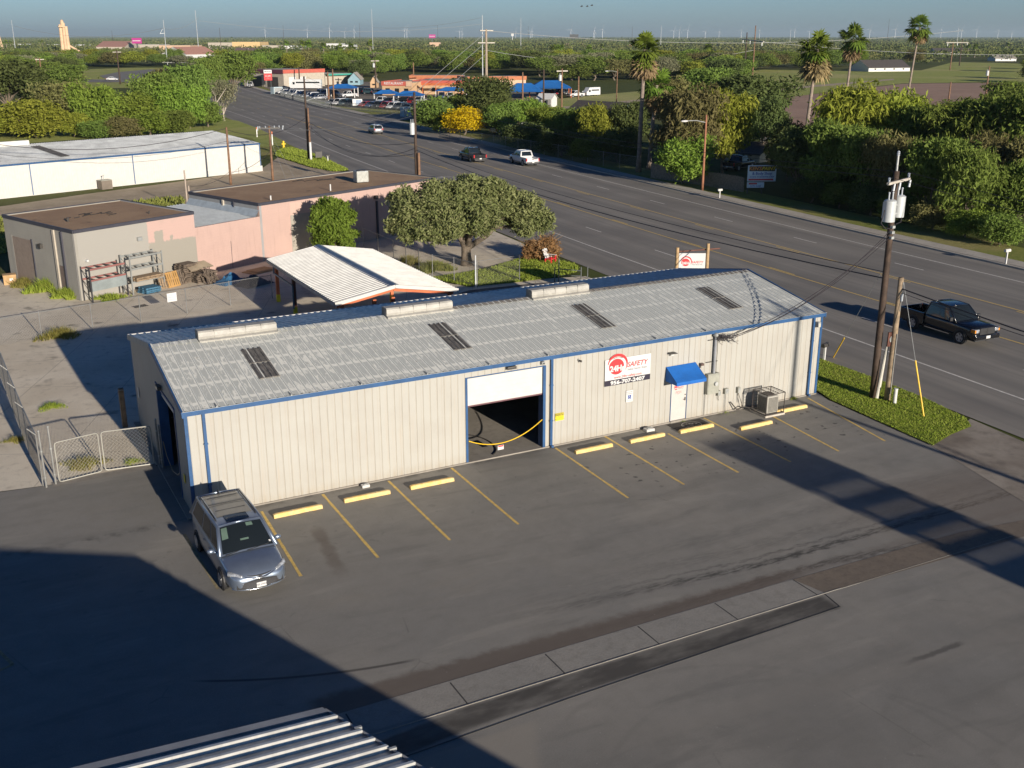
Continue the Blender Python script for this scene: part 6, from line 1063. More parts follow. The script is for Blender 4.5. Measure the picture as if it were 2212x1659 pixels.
for z in (7.9, 8.15, 8.4): b.box(-0.22, -0.05, -0.25, -0.1, z, z+0.12); b.box(0.05, 0.20, 0.05, 0.2, z, z+0.12)
b.build('bracket', STEEL, pA); b = MB(); b.tube([(0.73, 0.15, 9.6), (0.76, 0.15, 8.9), (0.6, 0.05, 8.6), (0.1, -0.1, 8.55)], 0.02, 5); b.tube([(-0.8, -0.2, 9.3), (-0.95, -0.2, 8.7), (-0.6, -0.2, 8.4), (-0.2, -0.1, 8.4)], 0.02, 5); b.tube([(-0.4, -0.1, 9.9), (-0.3, 0, 10.5), (-0.1, -0.1, 10.6)], 0.012, 4); b.build('jumper_cable', CABLE, pA)
pB = thing('utility_pole', 'shorter grey weathered pole just right of the tall dark pole', 'utility pole', (32.65, -2.42, 0)); pole(pB, 6.1, 0.155, 0.125, paint('grey_weathered_pole', (0.27, 0.20, 0.13), 0.85, var=0.3, scale=3), (0, 0)); b = MB(); b.bar((-0.02, -0.16, 0.4), (-0.02, -0.16, 3.4), 0.05); b.bar((0, -0.14, 4.5), (0, -0.14, 5.9), 0.035); b.build('conduit', GPIPE, pB); b = MB(); b.box(-0.05, 0.05, -0.20, -0.12, 5.0, 5.35); b.build('clamp', INS, pB)
t = thing('riser_pipe', 'pale leaning riser pipe with a reddish disc sign between the two poles', 'pipe', (32.42, -2.0, 0)); b = MB(); b.cyl((-0.03, 0.0, 0), (0.15, -0.18, 3.1), 0.10, 0.08, 10); b.build('pipe', paint('pvc_white', (0.60, 0.57, 0.50), 0.5), t); b = MB(); b.box(-0.10, 0.38, -0.36, -0.30, 2.75, 3.45); b.build('sign_plate', paint('dark_rust', (0.12, 0.045, 0.03), 0.7), t); b = MB(); b.cyl((0.14, -0.362, 3.1), (0.14, -0.375, 3.1), 0.16, n=18); b.build('disc', STEEL, t)
t = thing('marker_post', 'short white plastic pipe in the grass right of the poles', 'post', G(1932, 873)); b = MB(); b.cyl((0, 0, 0), (0, 0, 0.75), 0.085, n=12); b.build('pipe', SWHT, t); b = MB(); b.cyl((0, 0, 0.75), (0, 0, 0.80), 0.095, n=12); b.build('cap', SWHT, t)
YPL = paint('guy_yellow', (0.80, 0.50, 0.02), 0.5)
def guy(label, a, c, f0=0.0, f1=0.42, r=0.012, guard=True):
    a, c = Vector(a), Vector(c); t = thing('guy_wire', label, 'guy wire', a); b = MB(); b.tube([(0, 0, 0), c-a], r, 5); b.build('wire', STEEL, t)
    if guard: b = MB(); b.tube([(c-a)*f0, (c-a)*f1], 0.035, 8); b.build('guard', YPL, t)
    return t
ga = G(1996, 902); guy('guy wire with yellow guard anchored in the grass right of the poles', ga, (32.7, -2.55, 5.9)); gb_ = G(1800, 772); guy('guy wire with yellow guard running left toward the white mailbox post', gb_, (32.2, -1.8, 6.6), 0.0, 0.24)
def mailbox(label, uvb, vt, boxc=DARK, rz=0.0):
    q = G(*uvb); h = HT(q, vt); t = thing('mailbox', label, 'mailbox', q, rz); b = MB(); b.box(-0.05, 0.05, -0.05, 0.05, 0, h-0.2); b.build('post', SWHT, t); b = MB(); b.loft([[Vector((x, 0.11*math.cos(a), h-0.1+0.11*math.sin(a))) if a <= math.pi else Vector((x, 0.11*math.cos(a)*1.0, h-0.21)) for a in [math.pi*k/6 for k in range(7)]+[math.pi*1.15, math.pi*1.85]] for x in (-0.28, 0.28)]); b.build('box', boxc, t); return t
mailbox('dark mailbox on a white post by the right corner of the building', (1780, 777), 741, DARK, 0.3); mailbox('dark mailbox on a pale post before the left utility pole group', (708.5, 351), 334); mailbox('white mailbox in shade in front of the wooden fence', (1554, 430), 408, WHITE); mailbox('white and yellow mailbox on the far right sidewalk', (2172, 573), 538, WHITE)
def wire(label, pts, sag=0.5, r=0.016, mat=CABLE, n=14, name='power_line', group=None):
    b = MB(); P_ = []
    for a, c in zip(pts, pts[1:]):
        a, c = Vector(a), Vector(c)
        for k in range(n+(c == Vector(pts[-1]))): f = k/n; P_.append(a.lerp(c, f)-Vector((0, 0, 4*sag*f*(1-f))))
    O = Vector(pts[0]); b.tube([p-O for p in P_], r, 5); o = b.build(name, mat, label=label, cat='power line', group=group); o.location = O; return o
# service drops from the near pole to the weatherhead
for i, (dz, sg_) in enumerate(((7.95, 1.0), (8.1, 0.85), (8.3, 1.25))):
    wire(('lowest', 'middle', 'highest')[i]+' of three black service cables from the near pole to the building', [(32.1, -1.95, dz), (24.3+0.1*i, -0.35, 3.70+0.06*i)], sg_*0.62, 0.016)
# pole P1, P2 ... along the road
def upole(label, uvb, vt, ub=None, r=0.15, mat=POLED, name='utility_pole'):
    q = G(*uvb); h = HT(q, vt); t = thing(name, label, 'utility pole', q); pole(t, h, r, r*0.7, mat); return t, q, h
p1, q1, h1 = upole('tall dark pole with a street lamp arm left of the middle, beyond the pink building', (667, 346), 165, r=0.17)
b = MB(); b.tube([(0, 0, 8.2), (0.9, -0.2, 8.5), (1.7, -0.3, 8.62)], 0.05, 6); b.build('lamp_arm', STEEL, p1); b = MB(); b.sphere((2.0, -0.32, 8.62), 0.42, 0.16, 0.09, 10, 5); b.build('lamp_head', SWHT, p1)
p1b, q1b, h1b = upole('shorter pole with a pale base right beside the tall lamp pole', (671.5, 347), 233, r=0.16, mat=POLEB); b = MB(); b.cyl((0, -0.1, 0), (0, -0.1, 2.6), 0.17, n=10); b.build('pipe_sleeve', SWHT, p1b); b = MB(); b.sphere((0.18, -0.1, 4.6), 0.2, 0.1, 0.45, 8, 5); b.build('cable_loop', CABLE, p1b)
p2, q2, h2 = upole('tall dark pole with one grey transformer behind the broad tree', (901, 428), 199, r=0.19); transformer(p2, -0.42, -0.15, HT(q2, 290), 1.2, 0.27)
p2b, q2b, h2b = upole('shorter brown pole touching the tall transformer pole', (907, 429), 330, r=0.19, mat=POLEB)
p3, q3, h3 = upole('brown wooden pole with a crowded crossarm left of the hydrant', (589.5, 390), 272, r=0.16, mat=POLEB); b = MB(); b.box(-1.3, 1.3, -0.16, -0.06, h3-0.35, h3-0.22); b.box(-1.2, 1.2, 0.1, 0.2, h3-0.28, h3-0.16); b.build('crossarm', DARK, p3)
for x in (-1.2, -0.5, 0.6, 1.2): insul(p3, x, -0.1, h3-0.2, s=1.5)
for x in (-1.5, 1.6): b = MB(); b.cyl((x, -0.1, h3-0.5), (x+0.1, -0.1, h3+0.0), 0.08, n=8); b.build('cutout', INS, p3)
p4, q4, h4 = upole('plain grey brown pole in front of the white building', (499, 399), 274.5, r=0.15, mat=POLEB)
p5, q5, h5 = upole('thin pale pole at the corner of the brown roofs', (406, 455), 368, r=0.10, mat=paint('pale_pole', (0.38, 0.31, 0.25), 0.8)); b = MB(); b.cyl((0.28, 0, 0), (0.28, 0, h5*0.62), 0.08, n=8); b.build('pipe', paint('pale_pole', (0.38, 0.31, 0.25), 0.8), p5)
PX = (Vector((32.2, -1.84, 10.7)), q2+Vector((0, 0, h2-0.6)), q1+Vector((0, 0, h1-0.5)))
wire('thick black cable from the near pole toward the behind-tree pole, lower', [(32.2, -1.9, 6.0), q2+Vector((0, 0, 5.2))], 0.9, 0.03); wire('black cable beside the thick cable along the highway', [(32.2, -1.9, 6.3), q2+Vector((0, 0, 5.6))], 0.75, 0.018)
Q0 = Vector((31.4, -46, 0))
wire('upper black cable running off to the right frame edge', [Q0+Vector((0, 0, 6.2)), (32.65, -2.42, 5.6)], 1.0, 0.03); wire('lower thin cable running off to the right frame edge', [Q0+Vector((0, 0, 5.8)), (32.65, -2.42, 5.4)], 0.9, 0.015)
for k, lab in ((-1.12, 'left crossarm'), (1.18, 'right crossarm')):
    a = Vector((32.3+c_.x+pdir.x*k, -1.84+c_.y+pdir.y*k, 10.85)); wire('thin conductor from the '+lab+' end toward the far poles', [a, q2+Vector((0.4*k, 0, h2-0.1)), q1+Vector((0.4*k, 0, h1-0.1))], 1.1, 0.012)
    wire('thin conductor from the '+lab+' end running off frame to the right', [Q0+Vector((k, 0, 10.8)), a], 1.1, 0.012)
for i, (z, s_) in enumerate(((4.8, 1.3), (5.4, 1.9), (6.0, 1.1))): wire(('lowest', 'middle', 'highest')[i]+' black cable from the transformer pole to the lamp pole', [q2+Vector((0, 0, z)), q1b+Vector((0, 0, 4.4+0.5*i))], s_*1.2, 0.028)
wire('cable from the transformer pole to the crossarm pole', [q2+Vector((0, 0, h2-2.4)), q3+Vector((1.2, 0, h3-0.2))], 0.8, 0.014, STEEL); wire('second cable from the transformer pole to the crossarm pole', [q2+Vector((0, 0, h2-1.4)), q3+Vector((-1.2, 0, h3-0.2))], 1.2, 0.014, STEEL)
wire('black cable from the crossarm pole sagging to the grey brown pole', [q3+Vector((0, 0, h3*0.55)), q4+Vector((0, 0, h4*0.1+0.8))], 0.6, 0.025); wire('twisted cable sagging across the pale roof of the white building', [q4+Vector((0, 0, h4-0.15)), Vector((-8, 96.0, 7.4))], 2.3, 0.035); wire('second cable sagging across the white wall', [q4+Vector((0, 0, h4-1.6)), Vector((-8, 93.0, 6.4))], 2.0, 0.02); wire('cable from the lamp pole down to the grey brown pole', [q4+Vector((0, 0, h4-0.3)), q1+Vector((0, 0, 6.0))], 1.4, 0.03)
wire('low cable from the thin pale pole to the grey brown pole', [q5+Vector((0, 0, h5*0.62)), q4+Vector((0, 0, 1.6))], 0.6, 0.02); guy('pale guy wire right of the crossarm pole', G(650, 410), q3+Vector((0, 0, h3-0.6)), guard=False); guy('second pale guy wire right of the crossarm pole', G(625, 405), q3+Vector((0, 0, h3-1.5)), guard=False)
# offscreen pole with long shadow on the lot and the wall
t = thing('utility_pole', 'dark utility pole outside the right frame edge', 'utility pole', (31.7, -35.5, 0)); pole(t, 13.2, 0.17, 0.12); b = MB(); b.box(-1.2, 1.2, -0.06, 0.06, 12.4, 12.52); b.build('crossarm', BEAM, t)
for k in (-1.1, -0.4, 0.5, 1.1): insul(t, k, 0, 12.55, s=1.6)
# street lamps
def lamp(label, uvb, vt, mat, du=-1, h_arm=0.9):
    q = G(*uvb); h = HT(q, vt); t = thing('street_lamp', label, 'street lamp', q); pole(t, h, 0.15, 0.10, mat); L = 3.0
    b = MB(); b.tube([(0, 0, h*h_arm), (-L*0.4, 0.2, h*h_arm+0.25), (-L*0.75, 0.35, h*h_arm+0.25)], 0.05, 6); b.build('arm', STEEL, t); b = MB(); b.sphere((-L*0.9, 0.4, h*h_arm+0.22), 0.5, 0.2, 0.12, 12, 6); b.build('lamp_head', SWHT, t); return t
lamp('street lamp on a reddish pole in front of the right willow', (1517, 412), 248, paint('reddish_pole', (0.30, 0.13, 0.07), 0.8)); lamp('street lamp on a brown pole beyond the houses and the green field', (1331, 240), 149, POLEB, h_arm=0.93)
# hydrant, small signs
q = G(613, 320); t = thing('fire_hydrant', 'yellow fire hydrant on the roadside grass', 'fire hydrant', q); b = MB(); b.cyl((0, 0, 0), (0, 0, 0.95), 0.17, 0.15, 12); b.sphere((0, 0, 0.98), 0.18, n=10, m=5); b.build('barrel', YPL, t, smooth=40); b = MB(); b.cyl((-0.32, 0, 0.65), (0.32, 0, 0.65), 0.09, n=10); b.build('nozzle', YPL, t)
q = G(676, 345); t = thing('notice_board', 'small dark board standing in the grass beside the lamp pole', 'sign', (q.x+0.9, q.y, 0)); b = MB(); b.box(-0.5, 0.5, -0.04, 0.04, 0.25, 1.1); b.build('board', DARK, t)
for x in (-0.45, 0.45): b = MB(); b.box(x-0.04, x+0.04, -0.05, 0.05, 0, 1.2); b.build('post', DARK, t)
for lab, uv, vt in (('white post with orange top at the left highway edge', (555.5, 297), 275), ('leaning white marker post behind the crossarm', (589, 315), 284)):
    q = G(*uv); h = min(2.6, HT(q, vt)); t = thing('marker_post', lab, 'post', q); b = MB(); b.box(-0.08, 0.08, -0.04, 0.04, 0, h*0.8); b.build('post', SWHT, t); b = MB(); b.box(-0.085, 0.085, -0.045, 0.045, h*0.8, h); b.build('top', ORG, t)
# adirondack chair on the grass plot
q = Vector((34.7, 33.9, 0.05)); t = thing('garden_chair', 'white and red slatted chair in front of the dry brush pile', 'chair', q, 0.5)
for i in range(5): b = MB(); x = -0.24+i*0.12; b.add([(x, 0.25, 0.3), (x+0.10, 0.25, 0.3), (x+0.10+0.02*(i-2), 0.55, 1.05-0.03*abs(i-2)), (x+0.02*(i-2), 0.55, 1.05-0.03*abs(i-2)), (x, 0.28, 0.3), (x+0.10, 0.28, 0.3), (x+0.10+0.02*(i-2), 0.58, 1.05-0.03*abs(i-2)), (x+0.02*(i-2), 0.58, 1.05-0.03*abs(i-2))], [(0, 1, 2, 3), (7, 6, 5, 4), (0, 3, 7, 4), (1, 5, 6, 2), (3, 2, 6, 7)]); b.build('back_slat', SWHT, t)
b = MB(); b.box(-0.3, 0.3, -0.3, 0.28, 0.28, 0.33); b.build('seat', SRED, t)
for s in (-1, 1): b = MB(); b.box(s*0.33-0.05, s*0.33+0.05, -0.35, 0.35, 0.55, 0.59); b.build('armrest', SWHT, t); b = MB(); b.box(s*0.32-0.04, s*0.32+0.04, -0.34, -0.26, 0, 0.55); b.box(s*0.32-0.04, s*0.32+0.04, 0.2, 0.28, 0, 0.3); b.build('leg', SRED, t)
# Ken's paint shop sign
q = G(1612, 420, 0); kd = math.atan2(0.25, 1)*-1; t = thing('shop_sign', "blue, yellow and white KEN'S PAINT & Body Shop sign by the wooden fence", 'sign', (q.x, q.y, 0), -0.45); sc_ = DIST(q)/FPX
w_ = 60*sc_; 
b = MB(); b.box(0, w_*1.03, -0.04, 0.04, 1.45, 1.45+34*sc_); b.build('board', paint('sign_pale_blue', (0.62, 0.72, 0.80), 0.5), t); zt2 = 1.45+34*sc_; hh = 34*sc_
b = MB(); b.box(0.05*w_, 0.98*w_, -0.05, -0.042, zt2-hh*0.36, zt2-hh*0.05); b.build('header_band', SBLK, t)
text('lettering', "KEN'S/", hh*0.30, paint('sign_orange', (0.75, 0.30, 0.05), 0.5), t, Matrix.Translation((w_*0.28, -0.055, zt2-hh*0.205)) @ WM, 0.012, 0.25); text('lettering', 'PAINT', hh*0.30, paint('caution_yellow', (0.75, 0.60, 0.02), 0.5), t, Matrix.Translation((w_*0.74, -0.055, zt2-hh*0.205)) @ WM, 0.012, 0.25)
SB = paint('sign_blue', (0.03, 0.10, 0.42), 0.5); text('lettering', '& Body Shop', hh*0.24, SB, t, Matrix.Translation((w_*0.52, -0.045, zt2-hh*0.51)) @ WM, 0.008, 0.0); text('lettering', '2110 N. 77 SUNSHINE STRIP', hh*0.125, SB, t, Matrix.Translation((w_*0.52, -0.045, zt2-hh*0.72)) @ WM, 0.004)
b = MB(); b.box(0.04*w_, 0.94*w_, -0.05, -0.042, zt2-hh*0.94, zt2-hh*0.84); b.build('red_band', SRED, t); b = MB(); b.box(0, w_*0.62, -0.04, 0.04, 0.75, 1.35); lb = b.build('lower_board', paint('sign_pale_blue', (0.62, 0.72, 0.80), 0.5), t); b = MB(); b.box(0.2, w_*0.36, -0.05, -0.042, 1.12, 1.28); b.build('band', SRED, lb); text('lettering', 'AUTO GLASS', 0.2, SB, lb, Matrix.Translation((w_*0.31, -0.045, 0.93)) @ WM, 0.005)
for x in (0.1, w_*0.55): b = MB(); b.box(x-0.06, x+0.06, 0.045, 0.16, 0, zt2); b.build('post', DARK, t)
# ------------------------------------------------------------------ foliage
def leaf_mat(name, a, b, hi, trans=0.25):
    t = NT(name); oi = t.n('ObjectInfo').outputs['Random']; v = t.pos(); n = t.noise(v, 0.45, 4, 0.6); f = t.noise(v, 3.5, 3, 0.6)
    c = t.mix(t.ramp(n, 0.32, 0.68), a, b); c = t.mix(t.ramp(f, 0.45, 0.72, 0, 0.75), c, hi); h = t.n('HueSaturation'); t.set(h.inputs['Color'], c); t.set(h.inputs['Value'], t.math('ADD', 0.82, t.math('MULTIPLY', oi, 0.36))); t.set(h.inputs['Hue'], t.math('ADD', 0.485, t.math('MULTIPLY', oi, 0.03)))
    d = t.n('BsdfDiffuse'); t.set(d.inputs[0], h.outputs[0]); tr = t.n('BsdfTranslucent'); t.set(tr.inputs[0], h.outputs[0]); m = t.n('MixShader'); m.inputs[0].default_value = trans
    t.t.links.new(d.outputs[0], m.inputs[1]); t.t.links.new(tr.outputs[0], m.inputs[2]); t.t.links.new(m.outputs[0], t.out.inputs[0]); return t.m
LOLIVE = leaf_mat('olive_leaves', (0.138, 0.159, 0.055), (0.207, 0.221, 0.090), (0.373, 0.359, 0.179)); LBRIGHT = leaf_mat('bright_leaves', (0.138, 0.235, 0.034), (0.193, 0.304, 0.048), (0.276, 0.386, 0.083), 0.35)
LMID = leaf_mat('mid_green_leaves', (0.117, 0.172, 0.034), (0.166, 0.228, 0.048), (0.248, 0.297, 0.083)); LDARK = leaf_mat('dark_leaves', (0.076, 0.103, 0.033), (0.110, 0.138, 0.044), (0.166, 0.193, 0.076)); LYEL = leaf_mat('yellow_green_leaves', (0.221, 0.255, 0.034), (0.290, 0.317, 0.048), (0.400, 0.400, 0.083), 0.35)
LDRY = leaf_mat('olive_brown_leaves', (0.138, 0.138, 0.048), (0.193, 0.179, 0.069), (0.276, 0.248, 0.117)); LVINE = leaf_mat('vine_leaves', (0.152, 0.228, 0.034), (0.207, 0.290, 0.048), (0.304, 0.373, 0.083), 0.3); LFLOWER = leaf_mat('yellow_blossom', (0.55, 0.36, 0.01), (0.66, 0.46, 0.015), (0.30, 0.26, 0.03)); LBRUSH = leaf_mat('dry_brush_leaves', (0.24, 0.13, 0.05), (0.32, 0.18, 0.08), (0.20, 0.15, 0.08))
LGREY = leaf_mat('grey_green_leaves', (0.179, 0.186, 0.103), (0.235, 0.235, 0.138), (0.331, 0.324, 0.207)); BARK = paint('tree_bark', (0.17, 0.135, 0.10), 0.9, var=0.3, scale=4, bump=0.4); BARKP = paint('pale_bark', (0.42, 0.36, 0.30), 0.9, var=0.2, scale=3)
def crown(name, blobs, n, size, seed=0, droop=0.0, aspect=2.2, shell=0.45):
    """leaf clumps through the volume of many overlapping blobs: blobs = (x, y, z, rx, rz)"""
    rg = np.random.default_rng(seed); B = np.array(blobs, float); w = B[:, 3]**2*B[:, 4]; w = w/w.sum(); idx = rg.choice(len(B), n, p=w); d = rg.normal(size=(n, 3)); d /= np.linalg.norm(d, axis=1)[:, None]
    r = rg.uniform(0, 1, n)**shell; lump = 1+0.22*np.sin(d[:, 0]*7+idx)*np.sin(d[:, 1]*6+idx*2)+0.15*np.sin(d[:, 2]*9+idx*3); r = r*lump*np.where(rg.uniform(0, 1, n) < 0.06, rg.uniform(1.0, 1.28, n), 1.0)
    Cn = B[idx, :3]+d*r[:, None]*np.c_[B[idx, 3], B[idx, 3], B[idx, 4]]; Cn[:, 2] = np.maximum(Cn[:, 2], 0.05+rg.uniform(0, 0.3, n))
    ax = rg.normal(size=(n, 3)); ax[:, 2] -= droop; ax += d*0.5; ax /= np.linalg.norm(ax, axis=1)[:, None]; o = np.cross(ax, d+rg.normal(size=(n, 3))*0.8); o /= np.linalg.norm(o, axis=1)[:, None]+1e-9
    s = size*rg.uniform(0.5, 1.35, n)[:, None]; a = ax*s*aspect*0.5; b = o*s*0.5
    V = np.stack([Cn-a, Cn+b*rg.uniform(0.6, 1.2, n)[:, None]-a*0.1, Cn+a, Cn-b*rg.uniform(0.6, 1.2, n)[:, None]+a*0.1], 1).reshape(-1, 3); F = np.arange(4*n).reshape(-1, 4)
    me = bpy.data.meshes.new(name); me.vertices.add(len(V)); me.vertices.foreach_set('co', V.astype(np.float32).ravel()); me.loops.add(F.size); me.loops.foreach_set('vertex_index', F.astype(np.int32).ravel()); me.polygons.add(len(F)); me.polygons.foreach_set('loop_start', np.arange(0, F.size, 4, dtype=np.int32)); me.polygons.foreach_set('loop_total', np.full(len(F), 4, dtype=np.int32)); me.update(calc_edges=True); return me
def limbs(h, blobs, r0, seed=0, fork=0.35, lean=(0, 0)):
    rr = random.Random(seed); b = MB(); f = Vector((lean[0], lean[1], h*fork)); b.tube([(0, 0, 0), (f.x*0.3+0.05, f.y*0.3, h*fork*0.5), f], [r0*1.25, r0*0.95, r0*0.85], 9)
    for i, q in enumerate(blobs):
        if i > 11: break
        e = Vector(q[:3])+Vector((0, 0, -0.2*q[4])); m = f.lerp(e, 0.5)+Vector((rr.uniform(-.3, .3), rr.uniform(-.3, .3), rr.uniform(0, .4)))*h*0.08; b.tube([f-Vector((0, 0, 0.1)), m, e], [r0*0.5, r0*0.3, r0*0.10], 6)
        for k in range(2): e2 = e+Vector((rr.uniform(-1, 1)*q[3]*0.7, rr.uniform(-1, 1)*q[3]*0.7, rr.uniform(0, 0.8)*q[4])); b.tube([m.lerp(e, 0.7), e2], [r0*0.16, r0*0.05], 5)
    return b
def blobset(seed, n=9, R=0.5, zc=0.62, zr=0.34, br=0.24):
    rr = random.Random(seed); o = [(0, 0, zc, R*0.62, zr*0.75)]
    for i in range(n):
        a = 2*math.pi*i/n+rr.uniform(-.4, .4); q = rr.uniform(0.45, 0.95)*R; z = zc+rr.uniform(-0.8, 0.75)*zr*0.7; k = br*rr.uniform(0.65, 1.25); o.append((q*math.cos(a)*0.78, q*math.sin(a)*0.78, z, k, k*rr.uniform(0.65, 0.95)))
    for i in range(4): o.append((rr.uniform(-.2, .2), rr.uniform(-.2, .2), zc+zr*rr.uniform(0.3, 0.6), br*0.8, br*0.6))
    return o
# unit trees (height 1, crown about 1 wide); tree objects scale them
UNIT = {}
for kind, (nb, zc, zr, br, n, sz, dr, sh) in {'round': (15, 0.60, 0.36, 0.22, 11000, 0.024, 0.0, 0.45), 'broad': (16, 0.58, 0.34, 0.21, 11000, 0.024, 0.2, 0.5), 'bushy': (17, 0.42, 0.42, 0.22, 12000, 0.025, 0.0, 0.42), 'feather': (16, 0.56, 0.38, 0.20, 13000, 0.021, 0.9, 0.6), 'sparse': (12, 0.62, 0.30, 0.22, 3400, 0.022, 0.3, 0.7)}.items():
    for s in range(3):
        bl = blobset(sum(map(ord, kind))+s*17, nb, 0.5, zc, zr, br); m_ = crown('crown_'+kind, bl, n, sz, s+5, dr, 2.4 if kind != 'feather' else 3.6, sh); cc = np.empty(len(m_.vertices)*3, np.float32); m_.vertices.foreach_get('co', cc); cc = cc.reshape(-1, 3); zz = np.percentile(cc[:, 2], 99.3); rr_ = np.percentile(np.hypot(cc[:, 0], cc[:, 1]), 96); cc[:, 2] /= zz; cc[:, :2] *= 0.5/rr_; m_.vertices.foreach_set('co', cc.ravel()); m_.update(); UNIT[kind, s] = (m_, limbs(1.0, bl, 0.022, s, 0.28))
_tm = {}
def tree(label, base, h, w, kind, mat, s=0, rz=None, group=None, bark=None, name='tree', cat='tree', trunk=True):
    t = thing(name, label, cat, base, random.uniform(0, 6.28) if rz is None else rz, group); me, lb = UNIT[kind, s % 3]; bark = bark or BARK
    k = (kind, s % 3, mat.name)
    if k not in _tm: m2 = me.copy(); m2.name = 'crown'; m2.materials.clear(); m2.materials.append(mat); _tm[k] = m2
    o = bpy.data.objects.new('crown', _tm[k]); COL.objects.link(o); o.parent = t; o.scale = (w, w, h)
    if trunk:
        k2 = ('t', kind, s % 3, bark.name)
        if k2 not in _tm: q = lb.build('trunk', bark); _tm[k2] = q.data; q.parent = t; q.scale = (w, w, h)
        else: q = bpy.data.objects.new('trunk', _tm[k2]); COL.objects.link(q); q.parent = t; q.scale = (w, w, h)
    return t
def TR(label, u, vb, vt, wpx, kind, mat, s=0, **kw):
    q = G(u, vb); h = HT(q, vt); return tree(label, q, h, wpx*DIST(q)/FPX*1.04, kind, mat, s, **kw)
# the broad olive-green tree behind the building
t = thing('broad_tree', 'large spreading grey green tree with a thick forked trunk beyond the carport', 'tree', (28.54, 36.18, 0)); rr = random.Random(11); OB = []
for (x, y, z, rx_, rz_) in ((0, 0, 5.1, 2.6, 1.7), (-2.6, 0.2, 4.9, 1.9, 1.5), (-4.3, 0.8, 4.4, 1.5, 1.5), (2.5, -0.6, 5.0, 2.0, 1.5), (4.4, -1.2, 4.2, 1.9, 1.4), (5.6, -1.8, 3.3, 1.4, 1.1), (1.0, 1.4, 5.8, 2.1, 1.3), (-1.4, 1.8, 5.6, 2.0, 1.3), (-3.6, 2.8, 4.8, 1.7, 1.4), (0.6, -1.9, 4.2, 1.8, 1.4), (-1.7, -1.4, 3.6, 1.6, 1.2), (3.0, 1.6, 5.4, 1.8, 1.2), (5.0, 0.6, 4.6, 1.6, 1.2), (-2.4, -0.8, 2.7, 1.0, 0.8), (-5.0, 1.8, 3.5, 1.1, 1.1), (3.8, -2.4, 3.2, 1.2, 1.0), (1.8, -1.0, 6.1, 1.2, 0.8), (6.2, -0.8, 3.2, 1.1, 0.9), (-3.4, -0.6, 3.1, 1.4, 1.0), (-1.2, 1.4, 3.4, 1.5, 1.1), (1.6, 0.8, 3.5, 1.5, 1.0), (0.4, -1.6, 3.3, 1.3, 0.9), (4.2, 0.2, 3.3, 1.4, 1.0), (-4.6, 0.4, 2.9, 1.1, 0.9)): OB.append((x*0.98, y, z, rx_, rz_))
OB2 = []
for x, y, z, a, c in OB:
    z -= 0.15; x *= 1.03; OB2.append((x, y, z, a*0.80, c*0.80))
    for k in range(9): th, ph = rr.uniform(0, 6.28), rr.uniform(-0.7, 1.3); OB2.append((x+a*0.78*math.cos(th)*math.cos(ph), y+a*0.78*math.sin(th)*math.cos(ph), z+c*0.78*math.sin(ph), a*rr.uniform(0.16, 0.34), a*rr.uniform(0.14, 0.28)))
me = crown('crown', OB2, 90000, 0.11, 3, 0.25, 2.8, 0.5); me.materials.append(LOLIVE); o = bpy.data.objects.new('crown', me); COL.objects.link(o); o.parent = t
b = MB(); b.tube([(0, 0, 0), (-0.02, 0, 0.8), (0, 0.05, 1.5)], [0.50, 0.38, 0.36], 12)
for e, m in (((-1.6, 0.2, 3.6), (-0.6, 0.1, 2.4)), ((0.9, 0.3, 3.9), (0.3, 0.1, 2.6)), ((3.0, -0.4, 3.4), (1.6, -0.3, 2.2)), ((-0.2, 1.2, 4.2), (0, 0.5, 2.8)), ((0.4, -1.2, 3.6), (0.2, -0.5, 2.5))): b.tube([(0, 0.03, 1.3), m, e, (e[0]*1.5, e[1]*1.5, e[2]+1.2)], [0.27, 0.19, 0.12, 0.04], 8)
for i, q in enumerate(OB[:14]): b.tube([(q[0]*0.35, q[1]*0.35, 2.8), (q[0]*0.8, q[1]*0.8, q[2]-0.3), (q[0]*1.1, q[1]*1.1, q[2]+0.5)], [0.12, 0.07, 0.02], 6)
b.build('trunk', BARK, t, smooth=True)
# bright green rounded tree
q = G(722, 562); t = thing('round_tree', 'bright green rounded tree in front of the pink wall', 'tree', q); rr = random.Random(4); BB = [(0, 0, 2.6, 1.5, 1.5)]
for i in range(46):
    a = rr.uniform(0, 6.28); ph = rr.uniform(-1.2, 1.4); r_ = rr.uniform(0.75, 1.05); BB.append((1.7*r_*math.cos(a)*math.cos(ph)*(1-0.12*math.sin(ph)), 1.7*r_*math.sin(a)*math.cos(ph), 2.55+1.75*r_*math.sin(ph), rr.uniform(0.22, 0.55), rr.uniform(0.2, 0.5)))
hb = HT(q, 411); k = hb/5.0; BB = [(x*k, y*k, z*k, a*k, c*k) for x, y, z, a, c in BB]
me = crown('crown', BB, 26000, 0.10, 8, 0.9, 3.2, 0.6); me.materials.append(LBRIGHT); o = bpy.data.objects.new('crown', me); COL.objects.link(o); o.parent = t; b = MB(); b.tube([(0, 0, 0), (0.05, 0, 1.0), (0, 0, 2.2)], [0.16, 0.12, 0.08], 8)
for i in range(5): a = i*1.25; b.tube([(0, 0, 0.9), (0.5*math.cos(a), 0.5*math.sin(a), 2.2), (1.0*math.cos(a), 1.0*math.sin(a), 3.2)], [0.07, 0.05, 0.02], 6)
b.build('trunk', BARK, t)
